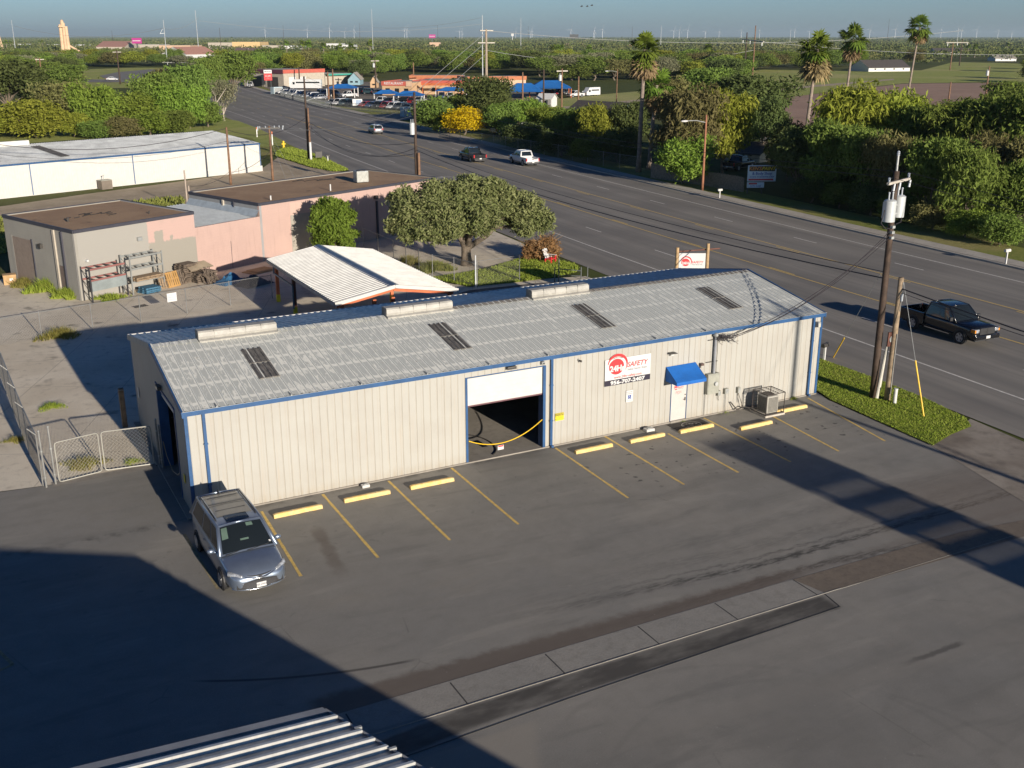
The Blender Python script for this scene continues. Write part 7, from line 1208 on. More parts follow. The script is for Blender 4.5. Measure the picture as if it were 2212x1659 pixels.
# dry brush pile
t = thing('brush_pile', 'heap of dry reddish brown cut branches beside the road edge', 'brush pile', (34.9, 35.6, 0)); me = crown('dry_leaves', [(0, 0, 0.7, 1.5, 0.8), (-0.7, 0.3, 0.9, 0.9, 0.7), (0.7, 0.2, 1.1, 0.9, 0.7), (0.2, -0.4, 0.5, 1.1, 0.5), (-1.3, -0.1, 0.5, 0.6, 0.4)], 7000, 0.075, 2, 0, 4.0, 0.55); me.materials.append(LBRUSH); o = bpy.data.objects.new('dry_leaves', me); COL.objects.link(o); o.parent = t; b = MB(); rr = random.Random(9)
for i in range(90): a = rr.uniform(0, 6.28); r_ = rr.uniform(0.2, 1.2); e = Vector((math.cos(a)*(r_+rr.uniform(0.3, 0.9)), math.sin(a)*(r_+rr.uniform(0.3, 0.9)), rr.uniform(0.3, 2.0))); b.tube([(math.cos(a)*r_*0.4, math.sin(a)*r_*0.4, 0.1), e*0.6+Vector((0, 0, 0.3)), e], [0.02, 0.014, 0.005], 4)
b.build('branches', paint('dry_twig', (0.34, 0.22, 0.12), 0.85), t)
bush('shrub', 'small dry shrub at the fence behind the carport', 24.6, 38.4, 0.8, 0.9, 1600, DRYW, 21, 0.04); bush('shrub', 'green undergrowth left of the broad tree trunk', 25.6, 35.8, 1.6, 0.8, 2600, BLADE2, 22, 0.04)
# palms
FG = leaf_mat('palm_fan_green', (0.103, 0.166, 0.025), (0.152, 0.221, 0.034), (0.235, 0.290, 0.062), 0.2); FD = leaf_mat('dead_palm_fan', (0.24, 0.17, 0.09), (0.31, 0.23, 0.13), (0.17, 0.13, 0.06), 0.1); PTR = paint('palm_trunk', (0.25, 0.20, 0.16), 0.9, var=0.3, scale=2)
def fans(name, n, R, e0, e1, seed, mat, parent, z, fr=0.45, droop=0.3):
    rg = random.Random(seed); V = []; F = []
    for i in range(n):
        az = rg.uniform(0, 2*math.pi); el = math.radians(rg.uniform(e0, e1)); L = R*rg.uniform(0.65, 1.0); d = Vector((math.cos(az)*math.cos(el), math.sin(az)*math.cos(el), math.sin(el))); side = Vector((-math.sin(az), math.cos(az), 0)); up = d.cross(side)
        c = d*(L*(1-fr))+Vector((0, 0, z)); f = L*fr*1.25; base = len(V); V += [tuple(Vector((0, 0, z))+side*0.03), tuple(Vector((0, 0, z))-side*0.03), tuple(c-side*0.02), tuple(c+side*0.02)]; F.append((base, base+1, base+2, base+3))
        m = 13
        for k in range(m):
            a = math.radians(-115+230*k/(m-1)+rg.uniform(-5, 5)); dr = droop*f*(0.5+0.5*abs(math.sin(a)))*rg.uniform(0.6, 1.5); tip = c+d*(f*math.cos(a))+side*(f*math.sin(a))-Vector((0, 0, dr))+up*rg.uniform(-.1, .1)*f; mid = c.lerp(tip+Vector((0, 0, dr*0.55)), 0.55); wv = (side*math.cos(a)-d*math.sin(a))*f*0.095
            base = len(V); V += [tuple(c), tuple(mid+wv), tuple(tip), tuple(mid-wv)]; F.append((base, base+1, base+2, base+3))
    return npmesh(name, np.array(V), np.array(F), mat, parent)
def palm(label, u, vb, ut, vt, cr_px, seed=0, skirt=1.0, group=None, dense=34):
    q = G(u, vb); h = HT(q, vt); sc = DIST(q)/FPX; R = cr_px*sc; t = thing('fan_palm', label, 'palm tree', q, 0, group); hc = h-R*0.75; lx = RT*((ut-u)*sc-0.0); 
    # screen lean becomes a lean across the view, less the perspective part
    pu = prj(q+Vector((0, 0, h)))[0]; off = RT*((ut-pu)*sc); b = MB(); b.tube([off*(k/8)**1.4+Vector((0, 0, hc*k/8)) for k in range(9)], [0.42 if k == 0 else 0.30-0.012*k for k in range(9)], 10); b.build('trunk', PTR, t, smooth=True)
    o = fans('fronds', dense-8, R*1.12, -25, 88, seed, FG, t, 0, 0.42, 0.3); o.location = off+Vector((0, 0, hc))
    if skirt: o = fans('dead_skirt', int(30*skirt)+8, R*(0.9+0.35*skirt), -88, -62, seed+1, FD, t, 0, 0.45, 0.25); o.location = off+Vector((0, 0, hc-0.1)); o = fans('yellowing_fronds', 16, R*1.1, -55, -5, seed+2, FG, t, 0, 0.5, 0.6); o.location = off+Vector((0, 0, hc))
    return t
palm('tallest fan palm nearest the highway with a long dead skirt', 1379, 372, 1394, 76, 38, 1, 1.6); palm('shorter shaggy fan palm right behind the tallest palm', 1402, 366, 1420, 152, 40, 2, 1.2); palm('fan palm with a broad tan skirt over the metal roof on the right', 1735, 345, 1769, 72, 42, 3, 1.8); palm('slender fan palm behind the right willows', 1822, 262, 1846, 58, 34, 4, 1.0); palm('tall thin dark fan palm standing at the ploughed field', 1959, 224, 1990, 34, 31, 5, 0.5)
# left thicket: front to back
LEFT = [(-25, 300, 240, 120, 'bushy', LYEL, 'yellow green bush at the far left edge of the thicket'), (78, 298, 219, 135, 'bushy', LYEL, 'big yellow green domed bush in the left thicket'), (160, 296, 243, 75, 'bushy', LYEL, 'smaller yellow bush right of the domed bush'), (20, 252, 132, 170, 'round', LDARK, 'large dark green tree at the left edge'), (142, 268, 180, 125, 'bushy', LDRY, 'olive brown tree above the domed bush'), (134, 205, 142, 100, 'round', LMID, 'round green tree left of the side road'), (216, 288, 184, 110, 'bushy', LVINE, 'vine covered green tree with a broken top in the thicket'), (255, 285, 210, 100, 'bushy', LMID, 'mid green bush between two vine covered trees'), (292, 284, 205, 115, 'bushy', LVINE, 'bright vine covered mound in the middle of the thicket'), (345, 275, 160, 100, 'round', LMID, 'dense green tree behind the bright vine mound'), (372, 277, 182, 85, 'bushy', LVINE, 'tall vine draped column of leaves near the highway'), (412, 278, 190, 85, 'bushy', LVINE, 'vine draped tree next to the bare white branches'), (372, 232, 150, 90, 'round', LDRY, 'olive tree behind the vine draped trees'), (412, 235, 143, 95, 'bushy', LMID, 'green tree behind the pale crossarm pole'), (462, 222, 128, 62, 'round', LMID, 'tall dense green tree at the highway bend'), (505, 208, 113, 95, 'round', LMID, 'last green tree of the row left of the highway bend'), (485, 262, 172, 62, 'sparse', LGREY, 'sparse grey tree with bare white branches at the highway edge'), (450, 275, 222, 70, 'bushy', LMID, 'low green bush at the foot of the bare tree'), (95, 235, 168, 90, 'bushy', LMID, 'green tree between dark tree and side road'), (215, 299, 262, 80, 'bushy', LMID, 'low rounded bush at the left grass strip, beside the brownish bush'), (268, 297, 255, 85, 'bushy', LDRY, 'low olive bush at the middle of the left grass strip'), (325, 293, 245, 85, 'bushy', LVINE, 'low bright bush at the foot of the vine trees'), (385, 290, 240, 85, 'bushy', LMID, 'low green bush near the right end of the grass strip'), (40, 290, 250, 110, 'bushy', LVINE, 'green leafy bush below the large dark tree'), (185, 268, 215, 60, 'bushy', LDRY, 'brownish bush in front of the green thicket trees')]
for i, (u, vb, vt, w, k, m, lab) in enumerate(LEFT): TR(lab, u, vb, vt, w, k, m, i, bark=BARKP if k == 'sparse' else BARK)
q = G(452, 268); t = thing('bare_trunk', 'leaning bare white trunk and limbs at the highway edge', 'tree trunk', q); b = MB(); b.tube([(0, 0, 0), (0.2, 0, 1.7), (0.6, 0.1, 3.0), (2.3, 0.4, 4.6), (4.2, 0.6, 7.0)], [0.22, 0.18, 0.14, 0.10, 0.03], 8); b.tube([(0.4, 0, 2.4), (0.1, 0, 3.8), (-0.9, 0, 5.0)], [0.12, 0.08, 0.03], 7); b.tube([(1.7, 0.3, 4.0), (1.8, 0.3, 5.4), (1.1, 0.3, 6.8)], [0.09, 0.05, 0.02], 6); b.build('limbs', BARKP, t, smooth=True)
# right side, front rows along the highway and behind
RIGHT = [(940, 284, 214, 95, 'bushy', LMID, 'green bush beside the blue boxes at the side street'), (990, 272, 205, 80, 'round', LMID, 'green tree behind the yellow flowering bush'), (1052, 275, 168, 118, 'round', LDARK, 'large dark olive tree right of the yellow flowering bush'), (1080, 293, 225, 80, 'bushy', LMID, 'leafy bush between dark tree and white truck'), (1120, 282, 218, 95, 'feather', LVINE, 'feathery light green tree before the dark roofed houses'), (1180, 305, 232, 85, 'feather', LVINE, 'drooping queen palm like tree before the white gable'), (1240, 318, 235, 95, 'feather', LMID, 'feathery tree in shade before the dark roof'), (1292, 330, 228, 75, 'feather', LYEL, 'sunlit drooping tree before the blue gable'), (1352, 330, 222, 92, 'round', LDARK, 'dark dense round tree beside the tall palms'), (1335, 352, 280, 90, 'bushy', LDARK, 'dark shaded bush along the highway fence'), (1140, 322, 268, 110, 'bushy', LDARK, 'dark shaded hedge behind the white truck'), (1215, 338, 285, 100, 'bushy', LDARK, 'dark undergrowth behind the chain link fence'), (1275, 350, 300, 90, 'bushy', LMID, 'vines climbing the chain link fence'),
 (1480, 385, 196, 150, 'feather', LDRY, 'tall olive willow like tree behind the street lamp'), (1560, 378, 203, 120, 'feather', LYEL, 'golden green willow like tree right of the street lamp'), (1475, 398, 300, 120, 'bushy', LVINE, 'bright green lower tree at the foot of the willow'), (1440, 300, 172, 110, 'round', LDRY, 'olive tree behind the shaggy palm'), (1520, 262, 150, 130, 'round', LMID, 'mid green tree behind the willows'), (1615, 300, 165, 175, 'round', LDARK, 'very dark broad tree behind the paint shop'), (1650, 345, 215, 90, 'round', LDARK, 'dark tree left of the right palm'), (1700, 392, 268, 95, 'feather', LDARK, 'dark drooping tree beside the metal roof'), (1755, 400, 292, 100, 'bushy', LDARK, 'shaded dark bush beside the paint shop drive'), (1830, 400, 190, 170, 'feather', LYEL, 'largest yellow green willow above the shaded thicket'), (1905, 395, 205, 150, 'feather', LYEL, 'second yellow green willow right of the largest one'), (1975, 410, 235, 140, 'round', LMID, 'green tree behind the near utility pole'), (2050, 425, 222, 160, 'feather', LMID, 'broad green tree right of the near utility pole'), (2130, 430, 228, 150, 'round', LDRY, 'olive tree near the right frame edge'), (2200, 440, 195, 150, 'round', LMID, 'tall green tree at the right frame edge'), (1722, 424, 282, 120, 'round', LDARK, 'tall dark tree at the paint shop drive entrance'), (1790, 436, 268, 125, 'feather', LMID, 'tall shaded tree standing close to the far sidewalk'), (1862, 450, 285, 120, 'round', LMID, 'tall tree close to the far sidewalk left of the pole top'), (1930, 464, 295, 120, 'feather', LDRY, 'drooping tree close to the far sidewalk behind the pole'), (2005, 482, 300, 125, 'round', LMID, 'green tree close to the far sidewalk right of the pole'), (2080, 500, 325, 120, 'feather', LMID, 'drooping green tree close to the far sidewalk'), (1752, 438, 385, 80, 'bushy', LDARK, 'low dark bush right of the dirt drive'), (1812, 450, 395, 80, 'bushy', LMID, 'low bush at the verge, first right of the dirt drive bush'), (1880, 465, 405, 85, 'bushy', LDARK, 'low dark bush at the verge left of the near pole'), (1945, 480, 420, 85, 'bushy', LMID, 'low green bush at the verge behind the near pole'), (2015, 497, 435, 90, 'bushy', LDRY, 'low olive bush at the verge right of the near pole'), (2085, 514, 455, 90, 'bushy', LVINE, 'low bright bush at the verge near the white mailbox'), (2160, 530, 465, 95, 'bushy', LMID, 'low bush at the verge above the white mailbox'), (1840, 430, 285, 115, 'bushy', LMID, 'leafy shrub mass behind the near pole top'), (1900, 440, 318, 105, 'bushy', LDARK, 'dark bush above the far sidewalk left of the pole'), (1985, 456, 320, 110, 'feather', LDRY, 'olive drooping branches above the far sidewalk'), (2065, 470, 335, 110, 'bushy', LMID, 'green bush over the far sidewalk right of the pole'), (2120, 490, 395, 80, 'bushy', LVINE, 'bright leafy branch near the right edge sidewalk'), (2195, 498, 355, 115, 'bushy', LMID, 'bush at the right frame edge above the sidewalk'), (2125, 456, 296, 130, 'feather', LDRY, 'olive tree in the second row at the right'), (2215, 470, 300, 120, 'feather', LDRY, 'olive tree cut by the right frame edge'), (1800, 375, 232, 110, 'round', LMID, 'green tree just right of the fan palm trunk'), (2170, 250, 178, 90, 'round', LMID, 'green tree beyond the ploughed field at the right edge'), (2100, 268, 215, 120, 'round', LMID, 'green tree at the near corner of the ploughed field'), (2030, 280, 228, 110, 'round', LYEL, 'yellowish tree at the near edge of the ploughed field')]
for i, (u, vb, vt, w, k, m, lab) in enumerate(RIGHT): TR(lab, u, vb, vt, w, k, m, i)
TR('bush covered with bright yellow flowers beside the highway fence', 1003, 292, 234, 84, 'bushy', LFLOWER, 1, name='flowering_bush', cat='bush'); TR('green leafy part behind the yellow flowering bush', 975, 288, 246, 70, 'bushy', LVINE, 2, name='shrub', cat='bush')
# ------------------------------------------------------------------ car lot and town beyond
ORD = ['first', 'second', 'third', 'fourth', 'fifth', 'sixth', 'seventh', 'eighth', 'ninth', 'tenth', 'eleventh', 'twelfth', 'thirteenth', 'fourteenth']
PN = {'white': WHTP, 'black': BLK, 'silver': SLV2, 'red': REDP, 'blue': BLUP, 'grey': GRYP, 'dark green': DGRP, 'gold': TANP}
_cp = {}
def lotcar(label, q, rz, kind, col, group=None):
    k = (kind, col)
    if k not in _cp:
        if kind == 'suv': c = suv(label, q, rz, PN[col], 4.7, 1.72, 0.93)
        elif kind == 'sedan': c = suv(label, q, rz, PN[col], 4.7, 1.44, 0.91, name='sedan_car', sedan=True)
        else: c = pickup(label, q, rz, PN[col], False, 5.6)
        _cp[k] = c
    else: c = copy_tree(_cp[k]); c.location = q; c.rotation_euler = (0, 0, rz)
    c['label'] = label; tag(c, group=group); 
    if 'group' in c and not group: del c['group']
    return c
def carrow(g, a, c, cols, kinds, facing, labf):
    A, Bq = G(*a), G(*c); n = len(cols); d = (Bq-A).normalized(); base = math.atan2(d.y, d.x)
    for i in range(n):
        q = A.lerp(Bq, (i+0.5)/n); q.z = 0.09; lotcar(labf(i, cols[i], kinds[i]), q, base+facing+random.uniform(-.05, .05), kinds[i], cols[i], g)
KN = {'suv': 'sport utility car', 'sedan': 'sedan', 'pickup': 'pickup truck'}
carrow('cars in the front row of the car lot', (712, 227), (905, 241), ['silver', 'white', 'dark green', 'black', 'white', 'red', 'blue', 'black', 'red', 'white', 'grey', 'black', 'grey'], ['sedan', 'suv', 'suv', 'suv', 'sedan', 'sedan', 'sedan', 'suv', 'suv', 'suv', 'suv', 'sedan', 'suv'], -1.25, lambda i, c, k: c+' '+KN[k]+', '+ORD[i]+' from the left in the car lot front row')
carrow('cars in the long row beside the highway fence', (604, 202), (694, 217), ['grey', 'white', 'black', 'silver', 'grey', 'white', 'blue', 'black', 'silver', 'white', 'black', 'silver'], ['suv', 'sedan', 'sedan', 'suv', 'sedan', 'suv', 'sedan', 'suv', 'sedan', 'suv', 'suv', 'sedan'], -1.4, lambda i, c, k: c+' '+KN[k]+', '+ORD[i]+' from the left in the roadside row')
carrow('cars under the blue canopies', (686, 208), (730, 207), ['blue', 'black', 'silver'], ['pickup', 'suv', 'suv'], -1.2, lambda i, c, k: c+' '+KN[k]+' under the left end canopy, '+ORD[i]+' from left')
carrow('cars under the middle canopies', (815, 224), (915, 226), ['white', 'black', 'silver', 'black', 'red', 'white'], ['suv', 'sedan', 'sedan', 'suv', 'suv', 'pickup'], -1.5, lambda i, c, k: c+' '+KN[k]+' under the middle blue canopies, '+ORD[i]+' from left')
carrow('cars under the right canopies', (945, 214), (1000, 214), ['blue', 'white', 'red'], ['suv', 'suv', 'sedan'], -1.5, lambda i, c, k: c+' '+KN[k]+' left of the dark tree, '+ORD[i]+' from left')
carrow('cars beside the restaurant', (770, 203), (830, 205), ['black', 'dark green', 'grey'], ['pickup', 'suv', 'sedan'], 0.2, lambda i, c, k: c+' '+KN[k]+' by the restaurant, '+ORD[i]+' from left')
carrow('cars at the garage', (590, 186), (665, 189), ['blue', 'red', 'white', 'silver'], ['sedan', 'sedan', 'pickup', 'suv'], -1.0, lambda i, c, k: c+' '+KN[k]+' before the red striped garage, '+ORD[i]+' from left')
carrow('dark cars under the far right canopy', (1165, 208), (1232, 205), ['black', 'red', 'black', 'grey'], ['suv', 'suv', 'pickup', 'suv'], -1.4, lambda i, c, k: c+' '+KN[k]+' under the largest blue canopy, '+ORD[i]+' from left')
lotcar('white crew cab pickup parked alone below the left blue canopy', G(752, 212)+Vector((0, 0, .09)), math.radians(200), 'pickup', 'white')
lotcar('white and red pickup at the left end by the side street trees', G(541, 189)+Vector((0, 0, .05)), math.radians(250), 'pickup', 'white')
lotcar('white pickup parked behind the yellow flowering bush', G(1092, 290), math.radians(10), 'pickup', 'white'); lotcar('black pickup with a raised rack in the paint shop yard', G(1595, 366), math.radians(20), 'pickup', 'black'); lotcar('white sedan crossing the green verge at the far left', G(243, 174.5)+Vector((0, 0, .1)), math.radians(-25), 'sedan', 'white')
lotcar('white pickup beside the white vans at the far canopy', G(1243, 211)+Vector((0, 0, .1)), math.radians(190), 'pickup', 'white')
def boxvan(label, q, rz, L=5.6, H=2.5, name='van', cat='van'):
    t = thing(name, label, cat, q, rz); b = MB(); b.loft([[Vector((x, y, z)) for y, z in ((-1, 0.35), (-1, H*0.55), (-0.88, h), (0.88, h), (1, H*0.55), (1, 0.35))] for x, h in ((-L/2, H), (L/2-1.3, H), (L/2-0.6, H*0.62), (L/2, H*0.5))]); b.build('body', WHTP, t); b = MB()
    for s in (1, -1): b.box(L/2-1.6, L/2-0.9, s*1.0-0.01, s*1.0+0.01, H*0.48, H*0.72); b.box(-L/2+0.5, L/2-2.0, s*0.975-0.01, s*0.975+0.01, H*0.5, H*0.75)
    b.build('window', GLASS, t)
    for x in (-L/2+1, L/2-1):
        for y in (-0.85, 0.85): wheel(t, x, y, 0.36, 0.22, False)
    return t
boxvan('white passenger van with dark side windows at the edge of the green field', G(1277, 208)+Vector((0, 0, .1)), math.radians(192)); boxvan('long white motor home before the garage', G(662, 193)+Vector((0, 0, .1)), math.radians(150), 10.5, 3.2, 'motor_home', 'motor home')
CBLUE = paint('canopy_blue', (0.015, 0.15, 0.46), 0.7, var=0.1)
def canopy(label, ul, ur, vb, ve, vp, depth=8.0, posts=True, pm=SWHT):
    A, Bq = G(ul, vb), G(ur, vb); d = (Bq-A); L = d.length; d.normalize(); n = Vector((-d.y, d.x, 0)); m = (A+Bq)/2; he = max(2.2, HT(m, ve)); hp = HT(m+n*depth/2, vp); hp = max(hp, he+1.0); t = thing('shade_canopy', label, 'canopy', A, math.atan2(d.y, d.x)); b = MB(); k = min(L*0.32, depth*0.6); N = 6
    c = [(0, 0, he), (L, 0, he), (L, depth, he), (0, depth, he)]; r = [(k, depth/2, hp), (L-k, depth/2, hp)]
    def sagf(a, b_, c_, sg=0.35):
        V = []; 
        for i in range(N+1):
            for j in range(N+1-i):
                f, g = i/N, j/N; h = 1-f-g; p = Vector(a)*h+Vector(b_)*f+Vector(c_)*g; p.z -= sg*27*f*g*h*0.5+sg*2*(h*f+f*g+g*h)*0.35; V.append(p)
        idx = {}; q = 0
        for i in range(N+1):
            for j in range(N+1-i): idx[i, j] = q; q += 1
        F = []
        for i in range(N):
            for j in range(N-i):
                F.append((idx[i, j], idx[i+1, j], idx[i, j+1]))
                if j < N-i-1: F.append((idx[i+1, j], idx[i+1, j+1], idx[i, j+1]))
        b.add(V, F)
    sagf(c[0], r[0], c[3]); sagf(c[1], r[1], c[2]); sagf(c[0], c[1], r[0]); sagf(c[1], r[1], r[0]); sagf(c[3], c[2], r[0]); sagf(c[2], r[1], r[0]); b.build('fabric', CBLUE, t)
    for x, y in ((0.3, 0.3), (L-0.3, 0.3), (L-0.3, depth-0.3), (0.3, depth-0.3)): b = MB(); b.cyl((x, y, 0), (x, y, he), 0.13, n=8); b.build('post', pm, t)
    return t
canopy('left end blue shade canopy over cars', 704, 768, 212, 191, 181, 8); canopy('smaller middle blue canopy left of the wide one', 806, 858, 222, 203, 194, 7); canopy('wide middle blue canopy over parked cars', 848, 914, 226, 207, 196, 8); canopy('small blue canopy left of the dark tree', 939, 1010, 214, 202, 192, 8); canopy('blue canopy just right of the dark tree', 1090, 1175, 216, 199, 179, 12, pm=ORG); canopy('largest far blue canopy beyond the white booth', 1142, 1236, 212, 191, 173, 14, pm=ORG)
STUC = paint('tan_stucco', (0.50, 0.33, 0.19), 0.85, var=0.1); SALM = paint('salmon_stucco', (0.56, 0.38, 0.26), 0.85, var=0.1); BRICKR = paint('red_parapet', (0.46, 0.10, 0.07), 0.75, var=0.1); RROOF = paint('grey_flat_roof', (0.36, 0.33, 0.28), 0.9, var=0.15); TEAL = paint('teal_metal', (0.05, 0.30, 0.24), 0.5); SHING = paint('dark_shingle', (0.075, 0.065, 0.06), 0.9, var=0.25, scale=3); SIDB = paint('blue_siding', (0.22, 0.35, 0.40), 0.7, var=0.1); BEIGE = paint('beige_wall', (0.42, 0.37, 0.30), 0.85, var=0.1)
def flatb(label, ul, ur, vb, h, depth, wall, roof, parapet=None, wins=0, name='building', vr=None, vh=None):
    A, Bq = G(ul, vb), G(ur, vr or vb); d = Bq-A; L = d.length; t = thing(name, label, 'building', A, math.atan2(d.y, d.x)); 
    if vh: h = HT(A, vh)
    b = MB(); b.box(0, L, 0, depth, 0, h); b.build('wall', wall, t); b = MB(); b.box(-0.2, L+0.2, -0.2, depth+0.2, h+0.003, h+0.12); b.build('roof', roof, t)
    if parapet: b = MB(); b.box(-0.15, L+0.15, -0.22, 0.0, h-0.9, h+0.35); b.box(-0.18, 0.0, 0.0, depth, h-0.9, h+0.35); b.build('parapet', parapet, t)
    for i in range(wins): x = L*(i+0.6)/(wins+0.2); b = MB(); b.box(x-0.7, x+0.7, -0.03, -0.002, 0.9, 2.1); b.build('window', GLASS, t)
    return t, L, h
t, L, h = flatb('garage building with a red band above white roll-up doors', 614, 702, 190, 6, 22, BEIGE, RROOF, BRICKR, 0, 'garage', 186, 153)
for x in (0.12, 0.36): b = MB(); b.box(L*x, L*(x+0.17), -0.05, -0.005, 0, h*0.62); b.build('roll_up_door', SWHT, t)
b = MB(); b.box(-0.26, -0.185, 0, 22, h-1.0, h+0.35); b.build('side_band', paint('dark_maroon', (0.10, 0.03, 0.05), 0.7), t); b = MB()
for y in (3, 12): b.box(-0.03, -0.003, y, y+6, 0, h*0.62); b.build('bay_opening', DARK, t); b = MB()
q = G(572, 190); hs = HT(q, 151); t = thing('pylon_sign', 'white and red sign on posts left of the garage', 'sign', q, -0.3)
for x in (0.4, 2.2): b = MB(); b.cyl((x, 0, 0), (x, 0, hs), 0.1, n=8); b.build('post', DPIPE, t)
b = MB(); b.box(0, 2.7, -0.15, 0.15, hs*0.42, hs*0.80); b.build('red_panel', SRED, t); b = MB(); b.box(0, 2.7, -0.15, 0.15, hs*0.81, hs); b.build('white_panel', SWHT, t); text('lettering', 'MUFFLER', 0.55, SBLK, t, WM @ Matrix.Translation((1.35, hs*0.9, 0.17)), 0.01); text('lettering', '312-0087', 0.5, SWHT, t, WM @ Matrix.Translation((1.35, hs*0.66, 0.17)), 0.01); text('lettering', '* * *', 0.5, SWHT, t, WM @ Matrix.Translation((1.35, hs*0.52, 0.17)), 0.01)
t, L, h = flatb('open shed with a teal metal fascia right of the garage', 703, 756, 184, 4, 14, BEIGE, RROOF, None, 0, 'shed', 182, 160); b = MB(); b.box(-0.1, L, -1.5, -1.4, h-0.5, h+0.1); b.box(-0.1, L, -1.5, 0, h-0.05, h+0.05); b.build('fascia', TEAL, t)
def gable(label, ul, ur, vb, vr, ve, vp, depth, wall, roof, name='house', flip=False, wins=2):
    """gabled house; ridge runs left-right, or into depth when flip"""
    A, Bq = G(ul, vb), G(ur, vr); d = Bq-A; L = d.length; he = HT(A, ve); hp = max(he+0.8, HT((A+Bq)/2, vp)); t = thing(name, label, 'house', A, math.atan2(d.y, d.x)); b = MB(); o = 0.35
    if not flip:
        b.poly([(0, 0, 0), (L, 0, 0), (L, 0, he), (0, 0, he)]); b.poly([(L, 0, 0), (L, depth, 0), (L, depth, he), (L, depth/2, hp), (L, 0, he)]); b.poly([(0, depth, 0), (0, 0, 0), (0, 0, he), (0, depth/2, hp), (0, depth, he)]); b.poly([(L, depth, 0), (0, depth, 0), (0, depth, he), (L, depth, he)]); b.build('wall', wall, t); b = MB(); b.add([(-o, -o, he-0.1), (L+o, -o, he-0.1), (L+o, depth/2, hp+0.1), (-o, depth/2, hp+0.1), (L+o, depth+o, he-0.1), (-o, depth+o, he-0.1), (-o, -o, he-0.25), (L+o, -o, he-0.25)], [(0, 1, 2, 3), (3, 2, 4, 5), (6, 7, 1, 0)]); b.build('roof', roof, t)
    else:
        b.poly([(0, 0, 0), (L, 0, 0), (L, 0, he), (L/2, 0, hp), (0, 0, he)]); b.poly([(L, 0, 0), (L, depth, 0), (L, depth, he), (L, 0, he)]); b.poly([(0, depth, 0), (0, 0, 0), (0, 0, he), (0, depth, he)]); b.poly([(L, depth, 0), (0, depth, 0), (0, depth, he), (L/2, depth, hp), (L, depth, he)]); b.build('wall', wall, t); b = MB(); b.add([(-o, -o, he-0.15), (L/2, -o, hp+0.1), (L+o, -o, he-0.15), (-o, depth+o, he-0.15), (L/2, depth+o, hp+0.1), (L+o, depth+o, he-0.15)], [(0, 1, 4, 3), (1, 2, 5, 4)]); b.build('roof', roof, t)
    for i in range(wins): x = L*(i+0.7)/(wins+0.4); b = MB(); b.box(x-0.5, x+0.5, -0.03, -0.002, 0.9, he*0.75); b.build('window', GLASS, t)
    return t
gable('pale blue gabled house right of the teal shed', 752, 778, 184, 184, 172, 157, 9, SIDB, RROOF, flip=True); gable('small cream cottage by the iron fence behind the car lot', 800, 815, 190, 190, 178, 165, 5, STUC, RROOF, flip=True, wins=1)
t, L, h = flatb('tan restaurant building with a red parapet', 826, 890, 206, 4, 16, STUC, RROOF, BRICKR, 3, 'restaurant', 207, 178); b = MB(); b.box(L*0.82, L*1.02, -0.3, -0.225, h-1.1, h+0.45); b.build('corner_panel', SALM, t); text('lettering', 'RESTAURANT', 1.0, SWHT, t, WM @ Matrix.Translation((L*0.4, h-0.25, 0.24)), 0.02)
t, L, h = flatb('long tan building wing with grey roofs behind the car lot', 893, 1010, 204, 4, 22, STUC, RROOF, BRICKR, 4, 'restaurant', 205, 176); b = MB(); b.box(L*0.25, L*0.98, -6, -5.8, h-0.9, h-0.2)
for x in (0.26, 0.5, 0.74, 0.97): b.box(L*x-0.1, L*x+0.1, -6, -5.8, 0, h-0.9)
b.build('orange_pergola', ORG, t); flatb('salmon block building behind the dark tree', 1010, 1136, 190, 6, 12, SALM, RROOF, paint('orange_band', (0.42, 0.15, 0.07), 0.8), 0, 'building', 188, 168); flatb('long low grey roofed building behind the restaurant', 885, 1000, 186, 5, 14, SALM, RROOF, paint('orange_band', (0.42, 0.15, 0.07), 0.8), 0, 'building', 186, 165)
gable('white booth shed with a dark door on the green field', 1161, 1191, 231, 232, 212, 203, 3.2, SWHT, SWHT, 'booth', wins=1); q = G(1183, 232); t = thing('door_panel', 'dark door on the white booth', 'door', q+Vector((-0.3, -0.5, 0)), -0.2); b = MB(); b.box(0, 0.8, 0, 0.06, 0, 2.0); b.build('leaf', DARK, t); b = MB(); b.box(0.65, 0.72, -0.04, 0, 0.9, 1.0); b.build('handle', STEEL, t)
gable('low house with a dark roof and white gable among palms', 1124, 1212, 268, 272, 258, 241, 9, SWHT, SHING); gable('white gable porch poking out of the trees', 1192, 1216, 275, 277, 255, 241, 8, SWHT, SHING, flip=True, wins=1); gable('house with a broad dark roof and a blue gable end', 1216, 1322, 266, 274, 246, 222, 10, SIDB, SHING)
t, L, h = flatb('building with a pale corrugated roof hidden by the right trees', 1640, 1765, 338, 3.4, 14, BEIGE, GALW, None, 2, 'building', 350, 300); gable('beige house in the gap behind the paint shop', 1560, 1640, 345, 352, 325, 312, 9, paint('beige_siding', (0.50, 0.42, 0.30), 0.8, var=0.1), SHING)
gable('long white house at the far edge of the green field', 1876, 1965, 155, 154, 146, 130, 16, SWHT, SHING, wins=4); gable('small house with a grey roof at the far right', 2020, 2085, 118, 118, 112, 104, 16, SWHT, SHING); gable('distant white farmhouse at the right', 2150, 2195, 132, 132, 126, 119, 14, SWHT, RROOF)
